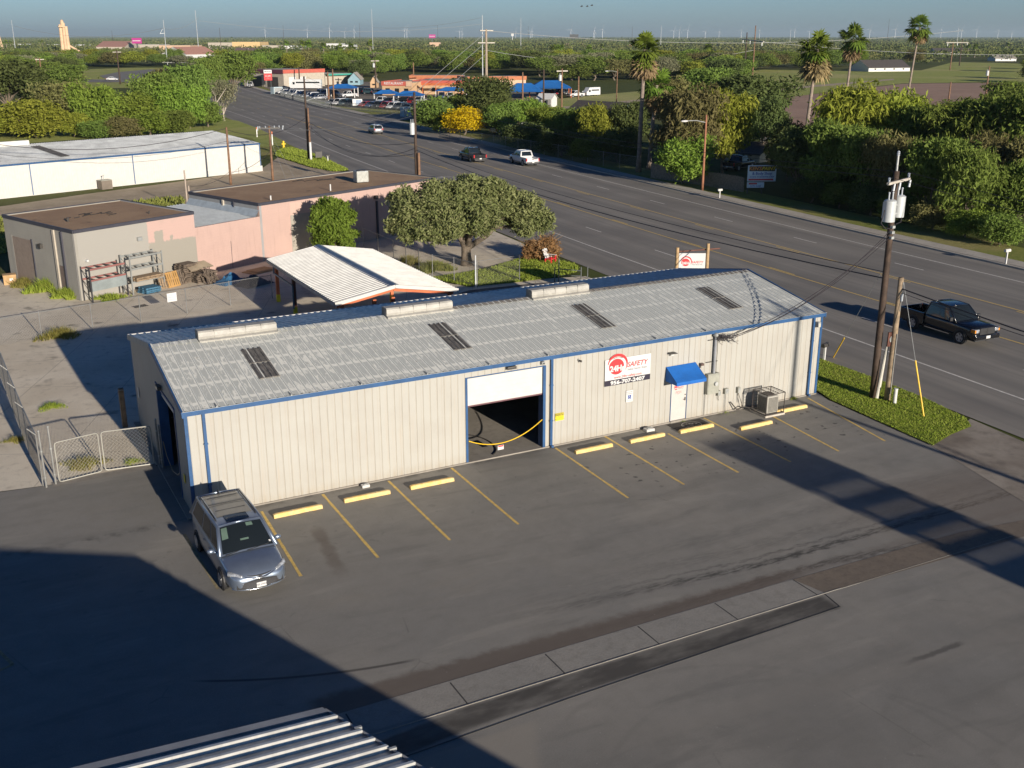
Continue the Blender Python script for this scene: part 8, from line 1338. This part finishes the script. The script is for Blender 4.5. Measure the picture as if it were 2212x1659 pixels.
# wooden fence and chain link along the highway's far side
def plank(label, a, c, va, mat, n=44):
    A, Bq = G(*a), G(*c); d = Bq-A; L = d.length; h = HT(A, va); t = thing('wooden_fence', label, 'fence', A, math.atan2(d.y, d.x)); b = MB(); k = int(L/0.16)
    for i in range(k): b.box(i*L/k, (i+1)*L/k-0.015, 0, 0.03, 0, h+random.uniform(-0.06, 0.05))
    b.build('boards', mat, t); b = MB()
    for z in (0.4, h-0.3): b.box(0, L, 0.031, 0.10, z, z+0.09)
    b.build('rail', mat, t)
plank('grey board fence left of the paint shop sign', (1523, 402), (1606, 416), 370, WOODG); plank('board fence behind the tall palms in shade', (1405, 385), (1523, 402), 352, WOODG)
A, Bq = G(950, 300), G(1375, 372); fence('chain link fence in shade along the far side of the highway', [(A.x, A.y), (Bq.x, Bq.y)], 2.0, 3.6, s=0.22, r=0.009, pm=GPIPE)
A, Bq, Cq = G(606, 208), G(716, 236), G(905, 250); b = MB(); t = thing('iron_fence', 'dark iron fence around the car lot corner', 'fence', (0, 0, 0)); 
for p_, q_ in ((A, Bq), (Bq, Cq)):
    n = int((q_-p_).length/0.45)
    for i in range(n+1): x = p_.lerp(q_, i/n); b.box(x.x-0.02, x.x+0.02, x.y-0.02, x.y+0.02, 0, 1.9)
b.build('pickets', DPIPE, t); b = MB()
for p_, q_ in ((A, Bq), (Bq, Cq)): b.bar(p_+Vector((0, 0, 1.7)), q_+Vector((0, 0, 1.7)), 0.06); b.bar(p_+Vector((0, 0, 0.3)), q_+Vector((0, 0, 0.3)), 0.06)
b.build('rail', DPIPE, t); q = G(768, 232); t = thing('banner', 'white banner with small print on the car lot fence', 'banner', q+Vector((0, -1.5, 0)), -0.25); b = MB(); b.box(-1.2, 1.2, -0.03, 0, 0.5, 2.1); b.build('cloth', SWHT, t); b = MB(); b.box(-0.4, 1.0, -0.045, -0.031, 0.8, 1.9); b.build('print_block', paint('faint_blue', (0.25, 0.33, 0.45), 0.6), t)
for i, (u, v, w) in enumerate(((876, 252, 1.0), (912, 256, 0.8), (598, 203, 1.6))):
    q = G(u, v); t = thing('metal_box', ('pale blue square utility box by the side street', 'narrow pale utility box next to the square one', 'tall pale shed box at the left end of the car row')[i], 'box', q, 0.3); b = MB(); b.box(-w, w, -w*0.6, w*0.6, 0, 2.1); b.build('body', paint('pale_blue_box', (0.42, 0.52, 0.56), 0.6), t); b = MB(); b.box(-w*0.9, w*0.9, -w*0.62, -w*0.601, 0.1, 1.9); b.build('door', STEEL, t)
# poles of the town
TOWN = [(648, 190, 145, 'brown pole in front of the garage'), (722, 226, 149, 'reddish brown pole at the corner of the car lot'), (711, 222, 155, 'thin pole left of the reddish car lot pole'), (812, 190, 128, 'brown pole with a transformer behind the cream cottage'), (894, 185, 135, 'brown pole behind the restaurant'), (1129, 222, 156, 'pole before the blue canopy right of the dark tree'), (1174, 232, 150, 'thin dark pole behind the white booth'), (1213, 242, 148, 'dark pole right of the booth with a transformer'), (1249, 222, 165, 'slim pole at the far field edge'), (260, 182, 108, 'dark pole with a crossarm beside the far side road'), (93, 185, 125, 'left pole of a pair at the substation gate'), (85, 180, 125, 'pole beside the substation gate frame'), (1608, 160, 70, 'left leg of the near H frame power structure'), (1625, 168, 55, 'right leg of the near H frame power structure'), (2052, 151, 91, 'left leg of the far H frame power structure'), (2072, 142, 84, 'right leg of the far H frame power structure'), (2128, 215, 143, 'dark pole with transformer and lamp at the soil field'), (2048, 226, 177, 'plain pole at the near edge of the soil field'), (498, 178, 140, 'white crossarm pole behind the last left tree')]
for i, (u, vb, vt, lab) in enumerate(TOWN):
    t, q, h = upole(lab, (u, vb), vt, r=0.17+0.0003*DIST(G(u, vb)), mat=POLEB if i % 3 else POLED)
    if lab.find('transformer') > 0: transformer(t, -0.5, 0, h*0.72, 1.3, 0.38)
    if i in (9, 10, 3, 7, 18): b = MB(); b.box(-1.5, 1.5, -0.1, 0.1, h*0.93, h*0.93+0.25); b.build('crossarm', BEAM if i != 18 else SWHT, t)
for i, (a, c, va, vb_) in enumerate((((1608, 160), (1625, 168), 86, 88), ((2052, 151), (2072, 142), 92, 92))):
    A, Bq = G(*a), G(*c); za, zb = HT(A, va), HT(Bq, vb_); t = thing('crossbeam', ('long horizontal beam of the near H frame', 'long horizontal beam of the far H frame')[i], 'crossbeam', A+Vector((0, 0, za))); b = MB(); d = Bq+Vector((0, 0, zb))-A-Vector((0, 0, za)); b.bar(-d*0.6, d*1.9, 0.45); b.build('beam', BEAM, t)
    for k in (-0.5, 0.45, 1.75): b = MB(); b.cyl(d*k, d*k-Vector((0, 0, 1.6)), 0.22, n=6); b.build('insulator', SWHT, t)
SPOLE = paint('steel_monopole', (0.42, 0.44, 0.45), 0.5, 0.2)
MONO = [(1043, 200, 33, 0.38, 'tall pale steel pole left of the wooden one beyond the car lot'), (362, 141, 43, 0.55, 'leaning looking tall pale steel pole at the left'), (431, 130, 22, 0.6, 'tallest pale steel pole before the mall'), (34, 112, 43, 0.8, 'pale steel pole at the far left'), (806, 112, 19, 0.7, 'tall slim antenna mast behind the red garage'), (1125, 106, 38, 0.8, 'pale steel pole behind the right canopies'), (1427, 99, 55, 0.9, 'pale steel pole right of the tallest palm'), (2067, 94, 55, 0.9, 'pale steel pole above the far H frame'), (1706, 95, 63, 0.7, 'small pale pole left of the broad palm'), (1916, 92, 41, 0.7, 'dark leaning pole left of the thin palm'), (245, 100, 66, 0.6, 'dark thin pole over the salmon roof'), (478, 110, 60, 0.6, 'dark thin pole over the mall'), (614, 98, 54, 0.6, 'dark thin pole left of the antenna mast'), (778, 95, 50, 0.6, 'dark thin pole just left of the antenna mast'), (946, 96, 54, 0.6, 'dark thin pole beside the far magenta billboard'), (1141, 92, 57, 0.6, 'dark thin pole behind the pale pole'), (1365, 90, 57, 0.6, 'dark thin pole left of the tallest palm')]
for i, (u, vb, vt, r, lab) in enumerate(MONO):
    q = G(u, vb); h = HT(q, vt); t = thing('power_pole', lab, 'power pole', q); r = max(r*0.6, DIST(q)/FPX*0.9*(1.9 if i in (0, 1, 2, 3) else 0.9)*0.5); b = MB(); b.tube([(0, 0, 0), (0, 0, h)], [r, r*0.5], 8); b.build('shaft', SPOLE if (i < 9) else POLED, t)
    if i == 1: b = MB(); b.bar((0, 0, h*0.71), (-h*0.10, 0, h*0.70), r*0.7); b.bar((-h*0.10, 0, h*0.70), (-h*0.035, 0, h*0.80), r*0.5); b.build('arm', SPOLE, t)
q = G(1051, 200); h = HT(q, 63); t = thing('utility_pole', 'tall grey wooden pole right beside the pale steel pole', 'utility pole', q); pole(t, h, 0.5, 0.34, paint('grey_weathered_pole2', (0.30, 0.24, 0.18), 0.85)); b = MB(); b.box(-3, 3, -0.2, 0.2, h*0.78, h*0.78+0.3); b.box(-2.2, 2.4, -0.2, 0.2, h*0.97, h*0.97+0.3); b.build('crossarm', BEAM, t); hq = h
for i, (du, dz) in enumerate(((880, 0.95), (905, 0.8), (940, 0.62))): guy(('first', 'second', 'third')[i]+' pale guy wire spreading left from the tall pole pair', G(du, 214), q+Vector((0, 0, hq*dz)), guard=False, r=0.06)
def G3(u, v, D): 
    d = ray(u, v); return CAMP+d*D
for i, (a, c, sg_) in enumerate((((1047, 66), (2080, 66), 10), ((1047, 108), (1630, 108), 12), ((1625, 88), (2212, 118), 4), ((1050, 125), (1640, 118), 10), ((356, 60), (30, 56), 12), ((356, 62), (428, 38), 6), ((1040, 38), (806, 60), 5), ((431, 45), (1040, 52), 14))):
    A = G3(a[0], a[1], 420+60*i); Bq = G3(c[0], c[1], 470+60*i); wire('distant transmission wire '+('from the tall pole pair to the right', 'from the wooden pole to the near H frame', 'from the near H frame to the right frame edge', 'low across the dark wood', 'from the left steel pole to the frame edge', 'between the two left steel poles', 'from the tall pole pair to the mast', 'across the sky between steel poles')[i], [A, Bq], sg_*0.5, 0.09, STEEL, name='transmission_wire')
# tower, billboards, distant buildings
q = G(142, 116); h = HT(q, 44); t = thing('monument_tower', 'tilted tan concrete silo tower rising over the trees at the far left', 'tower', q); TAN = paint('tan_concrete', (0.62, 0.43, 0.27), 0.85, var=0.12, scale=0.2); ln = RT*(h*0.0); r = 2.6
for i, (dx, hh) in enumerate(((-2.2, 0.88), (1.2, 0.92), (3.6, 0.82))): b = MB(); o_ = RT*dx; b.tube([o_, o_+ln*hh+Vector((0, 0, h*hh))], [r*0.85, r*0.62], 12); b.build('silo', TAN, t)
b = MB(); b.tube([ln*0.8+Vector((0, 0, h*0.8)), ln+Vector((0, 0, h*0.97))], [r*0.8, r*0.65], 10); b.sphere(ln+Vector((0, 0, h*0.97)), r*0.62, r*0.62, r*0.7); b.build('cap', TAN, t); b = MB(); b.bar(Vector((0, 0, h*0.25))+RT*5, RT*19, 1.6); b.build('conveyor', TAN, t); b = MB(); b.box(-4.5, 4.5, -3.5, 3.5, h*0.80, h*0.82, Matrix.Translation(ln*0.8)); b.build('platform', TAN, t)
q = G(0, 106); h = HT(q, 66); t = thing('lattice_tower', 'tan lattice tower cut by the left frame edge', 'tower', q); b = MB(); 
for s in (-1, 1):
    for z in range(6): b.bar((s*4*(1-z/8), 0, h*z/6), (-s*4*(1-(z+1)/8), 0, h*(z+1)/6), 0.7)
    b.bar((s*4.4, 0, 0), (s*0.8, 0, h), 0.8)
b.build('lattice', TAN, t)
MAG = paint('magenta_panel', (0.42, 0.03, 0.22), 0.6)
for i, (u0, u1, v0, v1, vb) in enumerate(((287, 308, 82, 94, 108), (927, 941, 74.5, 82, 97))):
    A, Bq = G(u0, vb), G(u1, vb); za, zb = HT(A, v1), HT(A, v0); d = Bq-A; L = d.length; t = thing('billboard', ('magenta billboard left, over the long flat roofs', 'smaller magenta billboard near the middle horizon')[i], 'billboard', A, math.atan2(d.y, d.x)); b = MB(); b.box(0, L, -0.5, 0.5, za, zb); b.build('panel', MAG, t); b = MB(); b.box(L*0.08, L*0.9, -0.8, -0.52, za+(zb-za)*0.42, za+(zb-za)*0.55); b.build('text_line', SWHT, t); b = MB(); b.box(L*0.45, L*0.55, -0.5, 0.5, 0, za); b.build('post', DPIPE, t)
FARB = [(450, 502, 105, 92, 60, BEIGE, RROOF, 'grey part of the long flat mall building'), (502, 562, 105, 90.5, 60, paint('ochre_wall', (0.60, 0.42, 0.20), 0.8), RROOF, 'ochre front of the mall beside its grey wing'), (275, 345, 106, 96, 50, BEIGE, paint('teal_grey_roof', (0.28, 0.40, 0.38), 0.7), 'long flat roofed warehouse under the magenta billboard'), (345, 412, 112, 98, 50, SALM, RROOF, 'tan flat warehouse right of the billboard'), (705, 740, 104, 94, 30, SWHT, SWHT, 'white low roof above the trees behind the car lot'), (735, 766, 106, 97, 30, SWHT, SWHT, 'second white low roof right behind the first'), (928, 950, 101, 91.5, 30, SALM, RROOF, 'small tan building below the far billboard'), (98, 125, 100, 96, 40, SWHT, SWHT, 'thin white roofs left of the tower'), (150, 190, 101, 96.5, 40, SWHT, SWHT, 'thin white roofs right of the tower'), (30, 60, 99, 95, 40, SWHT, SWHT, 'thin white roofs at the far left'), (1220, 1262, 98, 94.5, 50, SALM, RROOF, 'distant tan roof near the dark billboard'), (1350, 1372, 100, 96.5, 40, paint('ochre_wall', (0.60, 0.42, 0.20), 0.8), RROOF, 'distant ochre building left of the tallest palm'), (565, 600, 106, 98, 40, BEIGE, RROOF, 'grey brown roof right of the mall'), (615, 655, 106, 99, 30, SWHT, SWHT, 'pale shed roofs below the dark thin pole')]
for u0, u1, vb, vt, dp, wm, rm, lab in FARB: flatb(lab, u0, u1, vb, 8, dp, wm, rm, name='warehouse', vh=vt)
t = gable('large building with a salmon hipped roof at the left horizon', 208, 270, 108, 108, 101, 89, 60, BEIGE, paint('salmon_roof', (0.42, 0.22, 0.17), 0.8), 'warehouse', wins=0); t = gable('white two storey building with a salmon gable roof and porch', 404, 470, 136, 134, 117, 101, 22, SWHT, paint('salmon_roof', (0.42, 0.22, 0.17), 0.8), wins=0)
for i in range(5): b = MB(); b.box(1+i*3.4, 3+i*3.4, -0.1, -0.01, 1.0, 3.2); b.build('opening', DARK, t)
for i, (u, vb) in enumerate(((508, 116), (536, 117), (562, 117))): gable(('left', 'middle', 'right')[i]+' dark roofed row house with a white gable before the mall', u, u+26, vb, vb, vb-5, vb-13, 14, SWHT, paint('maroon_shingle', (0.13, 0.09, 0.09), 0.85), wins=0)
# wind turbines on the horizon
TWH = paint('turbine_white', (0.62, 0.64, 0.66), 0.5, var=0.02)
def turbine():
    t = thing('wind_turbine', 'x', 'wind turbine', (0, 0, 0)); b = MB(); b.tube([(0, 0, 0), (0, 0, 95)], [3.2, 2.0], 8); b.build('tower', TWH, t); b = MB(); b.box(-3, 3, -5, 8, 94, 99); b.build('nacelle', TWH, t); b = MB(); b.sphere((0, -7, 96.5), 3.0, n=8, m=4); b.build('hub', TWH, t)
    for k in range(3): a = math.radians(20+120*k); b = MB(); b.bar((0, -8, 96.5), (55*math.sin(a), -8, 96.5+55*math.cos(a)), 3.2, 0.9); b.build('blade', TWH, t)
    return t
TUR = [573+0*0, 745, 765, 874, 879, 993, 998, 1114, 1146, 1149, 1233, 1282, 1284, 1301, 1455, 1467, 1485, 1523, 1553, 1601, 1640, 1716, 1748, 1878, 1933, 2032, 2076, 2109, 2155, 2185, 712, 664]
tb = None; random.seed(5)
TL = 'white wind turbine on the horizon '
MARK = [('left of the antenna mast', 0, 803), ('between the antenna mast and the pale steel pole pair', 803, 1043), ('between the steel pole pair and the tallest palm', 1043, 1394), ('between the tallest palm and the broad skirted palm', 1394, 1769), ('between the broad skirted palm and the thin palm', 1769, 1990), ('right of the thin palm', 1990, 2300)]
cnt = {}
for u in sorted(TUR):
    D = random.uniform(8200, 9400); q = G3(u, 79.5, D); q.z = 0
    c = turbine() if tb is None else copy_tree(tb); tb = tb or c; c.location = q; c.rotation_euler = (0, 0, -YAW+random.uniform(-.5, .5)); s = random.uniform(0.62, 0.85); c.scale = (s, s, s); 
    m = [x for x in MARK if x[1] <= u < x[2]][0][0]; k = cnt[m] = cnt.get(m, 0)+1; tag(c, 'horizon wind turbine '+m+', '+ORD[k-1]+' there', 'wind turbine', 'wind turbines on the horizon')
    for ch in c.children:
        if ch.name.startswith('blade'): pass
q = G3(1240, 82, 4800); t = thing('billboard', 'dark billboard standing on the horizon right of the pale pole', 'billboard', (q.x, q.y, 0), -YAW); b = MB(); b.box(-20, 20, -1, 1, 10, 28); b.build('panel', DARK, t); b = MB(); b.box(-1, 1, -1, 1, 0, 10); b.build('post', DARK, t)
q = G3(1107, 83, 4000); t = thing('pylon_sign', 'tiny white sign on a tall post at the horizon', 'sign', (q.x, q.y, 0), -YAW); b = MB(); b.box(-5, 5, -1, 1, 20, 29); b.build('panel', SWHT, t); b = MB(); b.box(-1, 1, -1, 1, 0, 20); b.build('post', SWHT, t)
# birds
for i, (u, v) in enumerate(((1257, 14), (1269, 14), (1279, 12))):
    q = G3(u, v, 300); t = thing('bird', ('left', 'middle', 'right')[i]+' dark bird of three flying in the sky', 'bird', q, -YAW); b = MB(); b.loft([[Vector((x, r*math.cos(a), r*math.sin(a))) for a in (0.5, 1.6, 2.7, 3.7, 4.7, 5.8)] for x, r in ((-0.5, 0.02), (-0.2, 0.10), (0.1, 0.09), (0.35, 0.02))]); b.build('body', DARK, t, smooth=True)
    for s in (-1, 1): b = MB(); b.add([(-0.2, 0, 0.05), (0.2, 0, 0.05), (0.1, s*0.5, 0.28), (-0.15, s*0.5, 0.28), (-0.25, s*1.1, 0.12)], [(0, 1, 2, 3), (3, 2, 4)]); b.build('wing', DARK, t)
# ------------------------------------------------------------------ trees of the town, nearest 250 one by one, the rest as woodland
NOT = [[(150, 200), (165, 148), (372, 145), (440, 148), (440, 195), (330, 200)], [(540, 172), (704, 158), (790, 178), (830, 160), (1000, 160), (1140, 163), (1245, 178), (1300, 195), (1450, 195), (1460, 300), (1000, 300), (560, 215)], [(1590, 320), (1600, 158), (1760, 150), (1880, 148), (1985, 150), (2050, 132), (2230, 134), (2230, 300)], [(440, 400), (470, 186), (520, 182), (560, 200), (1000, 300)], [(2000, 150), (2050, 132), (2230, 134), (2230, 180), (2000, 185)], [(1870, 158), (1870, 140), (1970, 140), (1975, 158)], [(396, 166), (396, 118), (478, 118), (478, 166)]]
def inside(x, y, P_):
    c = False; j = len(P_)-1
    for i in range(len(P_)):
        xi, yi = P_[i]; xj, yj = P_[j]
        if (yi > y) != (yj > y) and x < (xj-xi)*(y-yi)/(yj-yi)+xi: c = not c
        j = i
    return c
rr = random.Random(21); cnt = 0; MT = [LMID, LMID, LDRY, LDARK, LMID, LYEL, LGREY, LVINE]; kinds = ['round', 'round', 'bushy', 'broad', 'broad']
MNAME = {LMID.name: 'mid green', LDRY.name: 'olive brown', LDARK.name: 'dark green', LYEL.name: 'yellowish green', LGREY.name: 'grey green', LVINE.name: 'bright green'}
for v in (188, 180, 173, 166, 160, 154.5, 149.5, 145, 141):
    u = -20+rr.uniform(0, 20)
    while u < 2240:
        w = rr.uniform(38, 62)*(v-79)/80*rr.uniform(0.8, 1.25); vv = v+rr.uniform(-2.5, 2.5); hh = rr.uniform(6.0, 10.0)
        if not any(inside(u, vv+1, p_) for p_ in NOT) and not (v > 175 and 500 < u < 1500) and cnt < 290:
            q = G(u, vv); m = rr.choice(MT); zone = 'far left wood' if u < 480 else 'wood behind the garage and restaurant' if u < 1140 else 'wood behind the blue canopies' if u < 1600 else 'wood beyond the fields at the right'; tree(MNAME[m.name]+' tree in the '+zone+', one of many alike', q, hh, w*DIST(q)/FPX*1.1, rr.choice(kinds), m, rr.randint(0, 2), group='trees in the '+zone+', '+MNAME[m.name], trunk=v > 165); cnt += 1
        u += w*0.62
# woodland to the horizon: one mass
rg = np.random.default_rng(77); pts = []; v = 143.0
while v > 80.9:
    D = CAMP.z*FPX/(v-79.6) if v > 80 else 9000; px = max(7, 46*(v-79.6)/63); 
    for u in np.arange(-60, 2280, px*0.60):
        uu = u+rg.uniform(-0.5, 0.5)*px; vv = v+rg.uniform(-0.5, 0.5)*max(0.25, (v-79.6)*0.055)
        if vv < 80.7 or any(inside(uu, vv, p_) for p_ in NOT): continue
        if rg.uniform() < 0.05 and v < 120: continue
        pts.append((uu, vv))
    v -= max(0.30, (v-79.6)*0.055)
Vs = []; 
for uu, vv in pts:
    q = G(uu, vv); D = DIST(q); n = int(min(110, max(14, 30000/D))); lf = math.sin(q.x*0.011+3)*math.sin(q.y*0.009)+0.7*math.sin(q.x*0.031)*math.sin(q.y*0.027+1); h = (6.2+2.4*lf)*rg.uniform(0.7, 1.3)*(1.0 if vv > 128 else 0.72); w = rg.uniform(3.5, 9)*(1 if D < 2500 else 1.7)*(1+0.3*lf); s = max(0.55, D/FPX*2.0); d = rg.normal(size=(n, 3)); d /= np.linalg.norm(d, axis=1)[:, None]; d[:, 2] = np.abs(d[:, 2])*1.0-0.25; c = np.array([q.x, q.y, h*0.45])+d*np.array([w, w, h*0.58])*(rg.uniform(0.4, 1.05, n)**0.6)[:, None]
    ax = rg.normal(size=(n, 3)); ax /= np.linalg.norm(ax, axis=1)[:, None]; o_ = np.cross(ax, rg.normal(size=(n, 3))); o_ /= np.linalg.norm(o_, axis=1)[:, None]; k = s*rg.uniform(0.5, 1.3, n)[:, None]; Vs.append(np.stack([c-ax*k, c+o_*k*0.8, c+ax*k, c-o_*k*0.8], 1).reshape(-1, 3))
V = np.concatenate(Vs)
def wood_mat():
    t = NT('woodland_leaves'); v = t.pos(); n = t.noise(v, 0.035, 3, 0.6); f = t.noise(v, 0.16, 3, 0.6); big = t.noise(t.pos(scale=(1, 0.35, 1)), 0.006, 4, 0.6); c = t.mix(t.ramp(n, 0.35, 0.65), (0.095, 0.125, 0.038), (0.165, 0.172, 0.058)); c = t.mix(t.ramp(f, 0.4, 0.6, 0, 0.8), c, (0.06, 0.08, 0.03)); c = t.mix(t.ramp(f, 0.62, 0.75, 0, 0.6), c, (0.25, 0.23, 0.11)); c = t.mix(t.ramp(big, 0.5, 0.68, 0, 0.7), c, (0.20, 0.185, 0.08)); c = t.mix(t.ramp(big, 0.45, 0.3, 0, 0.6), c, (0.045, 0.065, 0.027))
    d = t.n('BsdfDiffuse'); t.set(d.inputs[0], c); t.t.links.new(d.outputs[0], t.out.inputs[0]); return t.m
npmesh('woodland', V, np.arange(len(V)).reshape(-1, 4), wood_mat(), label='endless low green woodland reaching the horizon', cat='woodland', kind='stuff')
# small palms on the horizon
pm_ = MB(); pm_.tube([(0, 0, 0), (0.2, 0, 6), (0, 0, 12)], [0.5, 0.4, 0.3], 6)
base = None; rr = random.Random(31); k = 0
HP = [(rr.uniform(1560, 2230), rr.uniform(82.5, 84.5)) for _ in range(46)]+[(rr.uniform(350, 1560), rr.uniform(84, 88)) for _ in range(16)]+[(488, 100), (620, 118), (655, 124), (668, 128), (700, 126), (735, 132), (760, 134), (800, 120), (1195, 132), (1205, 135), (1212, 132), (1272, 132), (1528, 138), (2090, 120), (2105, 124), (2175, 112), (1300, 118), (86, 100), (92, 101), (8, 104), (15, 106), (24, 104)]
for u, v in HP:
    q = G(u, v); D = DIST(q)
    if base is None:
        base = thing('fan_palm', 'x', 'palm tree', q); pm_.build('trunk', PTR, base); o = fans('fronds', 16, 4.2, -60, 85, 3, FG, base, 0, 0.6, 0.3); o.location = (0, 0, 12); c = base
    else: c = copy_tree(base)
    c.location = q; s = rr.uniform(0.75, 1.15)*(1.5 if v < 90 else 0.9); c.scale = (s, s, s*(0.8 if v < 90 else 1)); c.rotation_euler = (0, 0, rr.uniform(0, 6.28))
    z = 'tiny palm on the right half of the horizon, one of many alike' if (v < 90 and u > 1560) else 'tiny palm on the left half of the horizon, one of many alike' if v < 90 else 'small palm standing above the far wood, one of several alike'; tag(c, z, 'palm tree', z.split(',')[0].replace('tiny palm', 'tiny palms').replace('small palm', 'small palms'))
# ------------------------------------------------------------------ the air
b = MB(); b.box(-20500, 24500, -3500, 26500, -1.0, 150); t = NT('haze_air'); vp = t.n('VolumePrincipled'); vp.inputs['Color'].default_value = (0.70, 0.86, 0.95, 1); vp.inputs['Density'].default_value = 0.00006; vp.inputs['Anisotropy'].default_value = 0.2; t.t.links.new(vp.outputs[0], t.out.inputs[1]); b.build('haze', t.m, kind='stuff', label='thin blue haze over the far land', cat='haze')
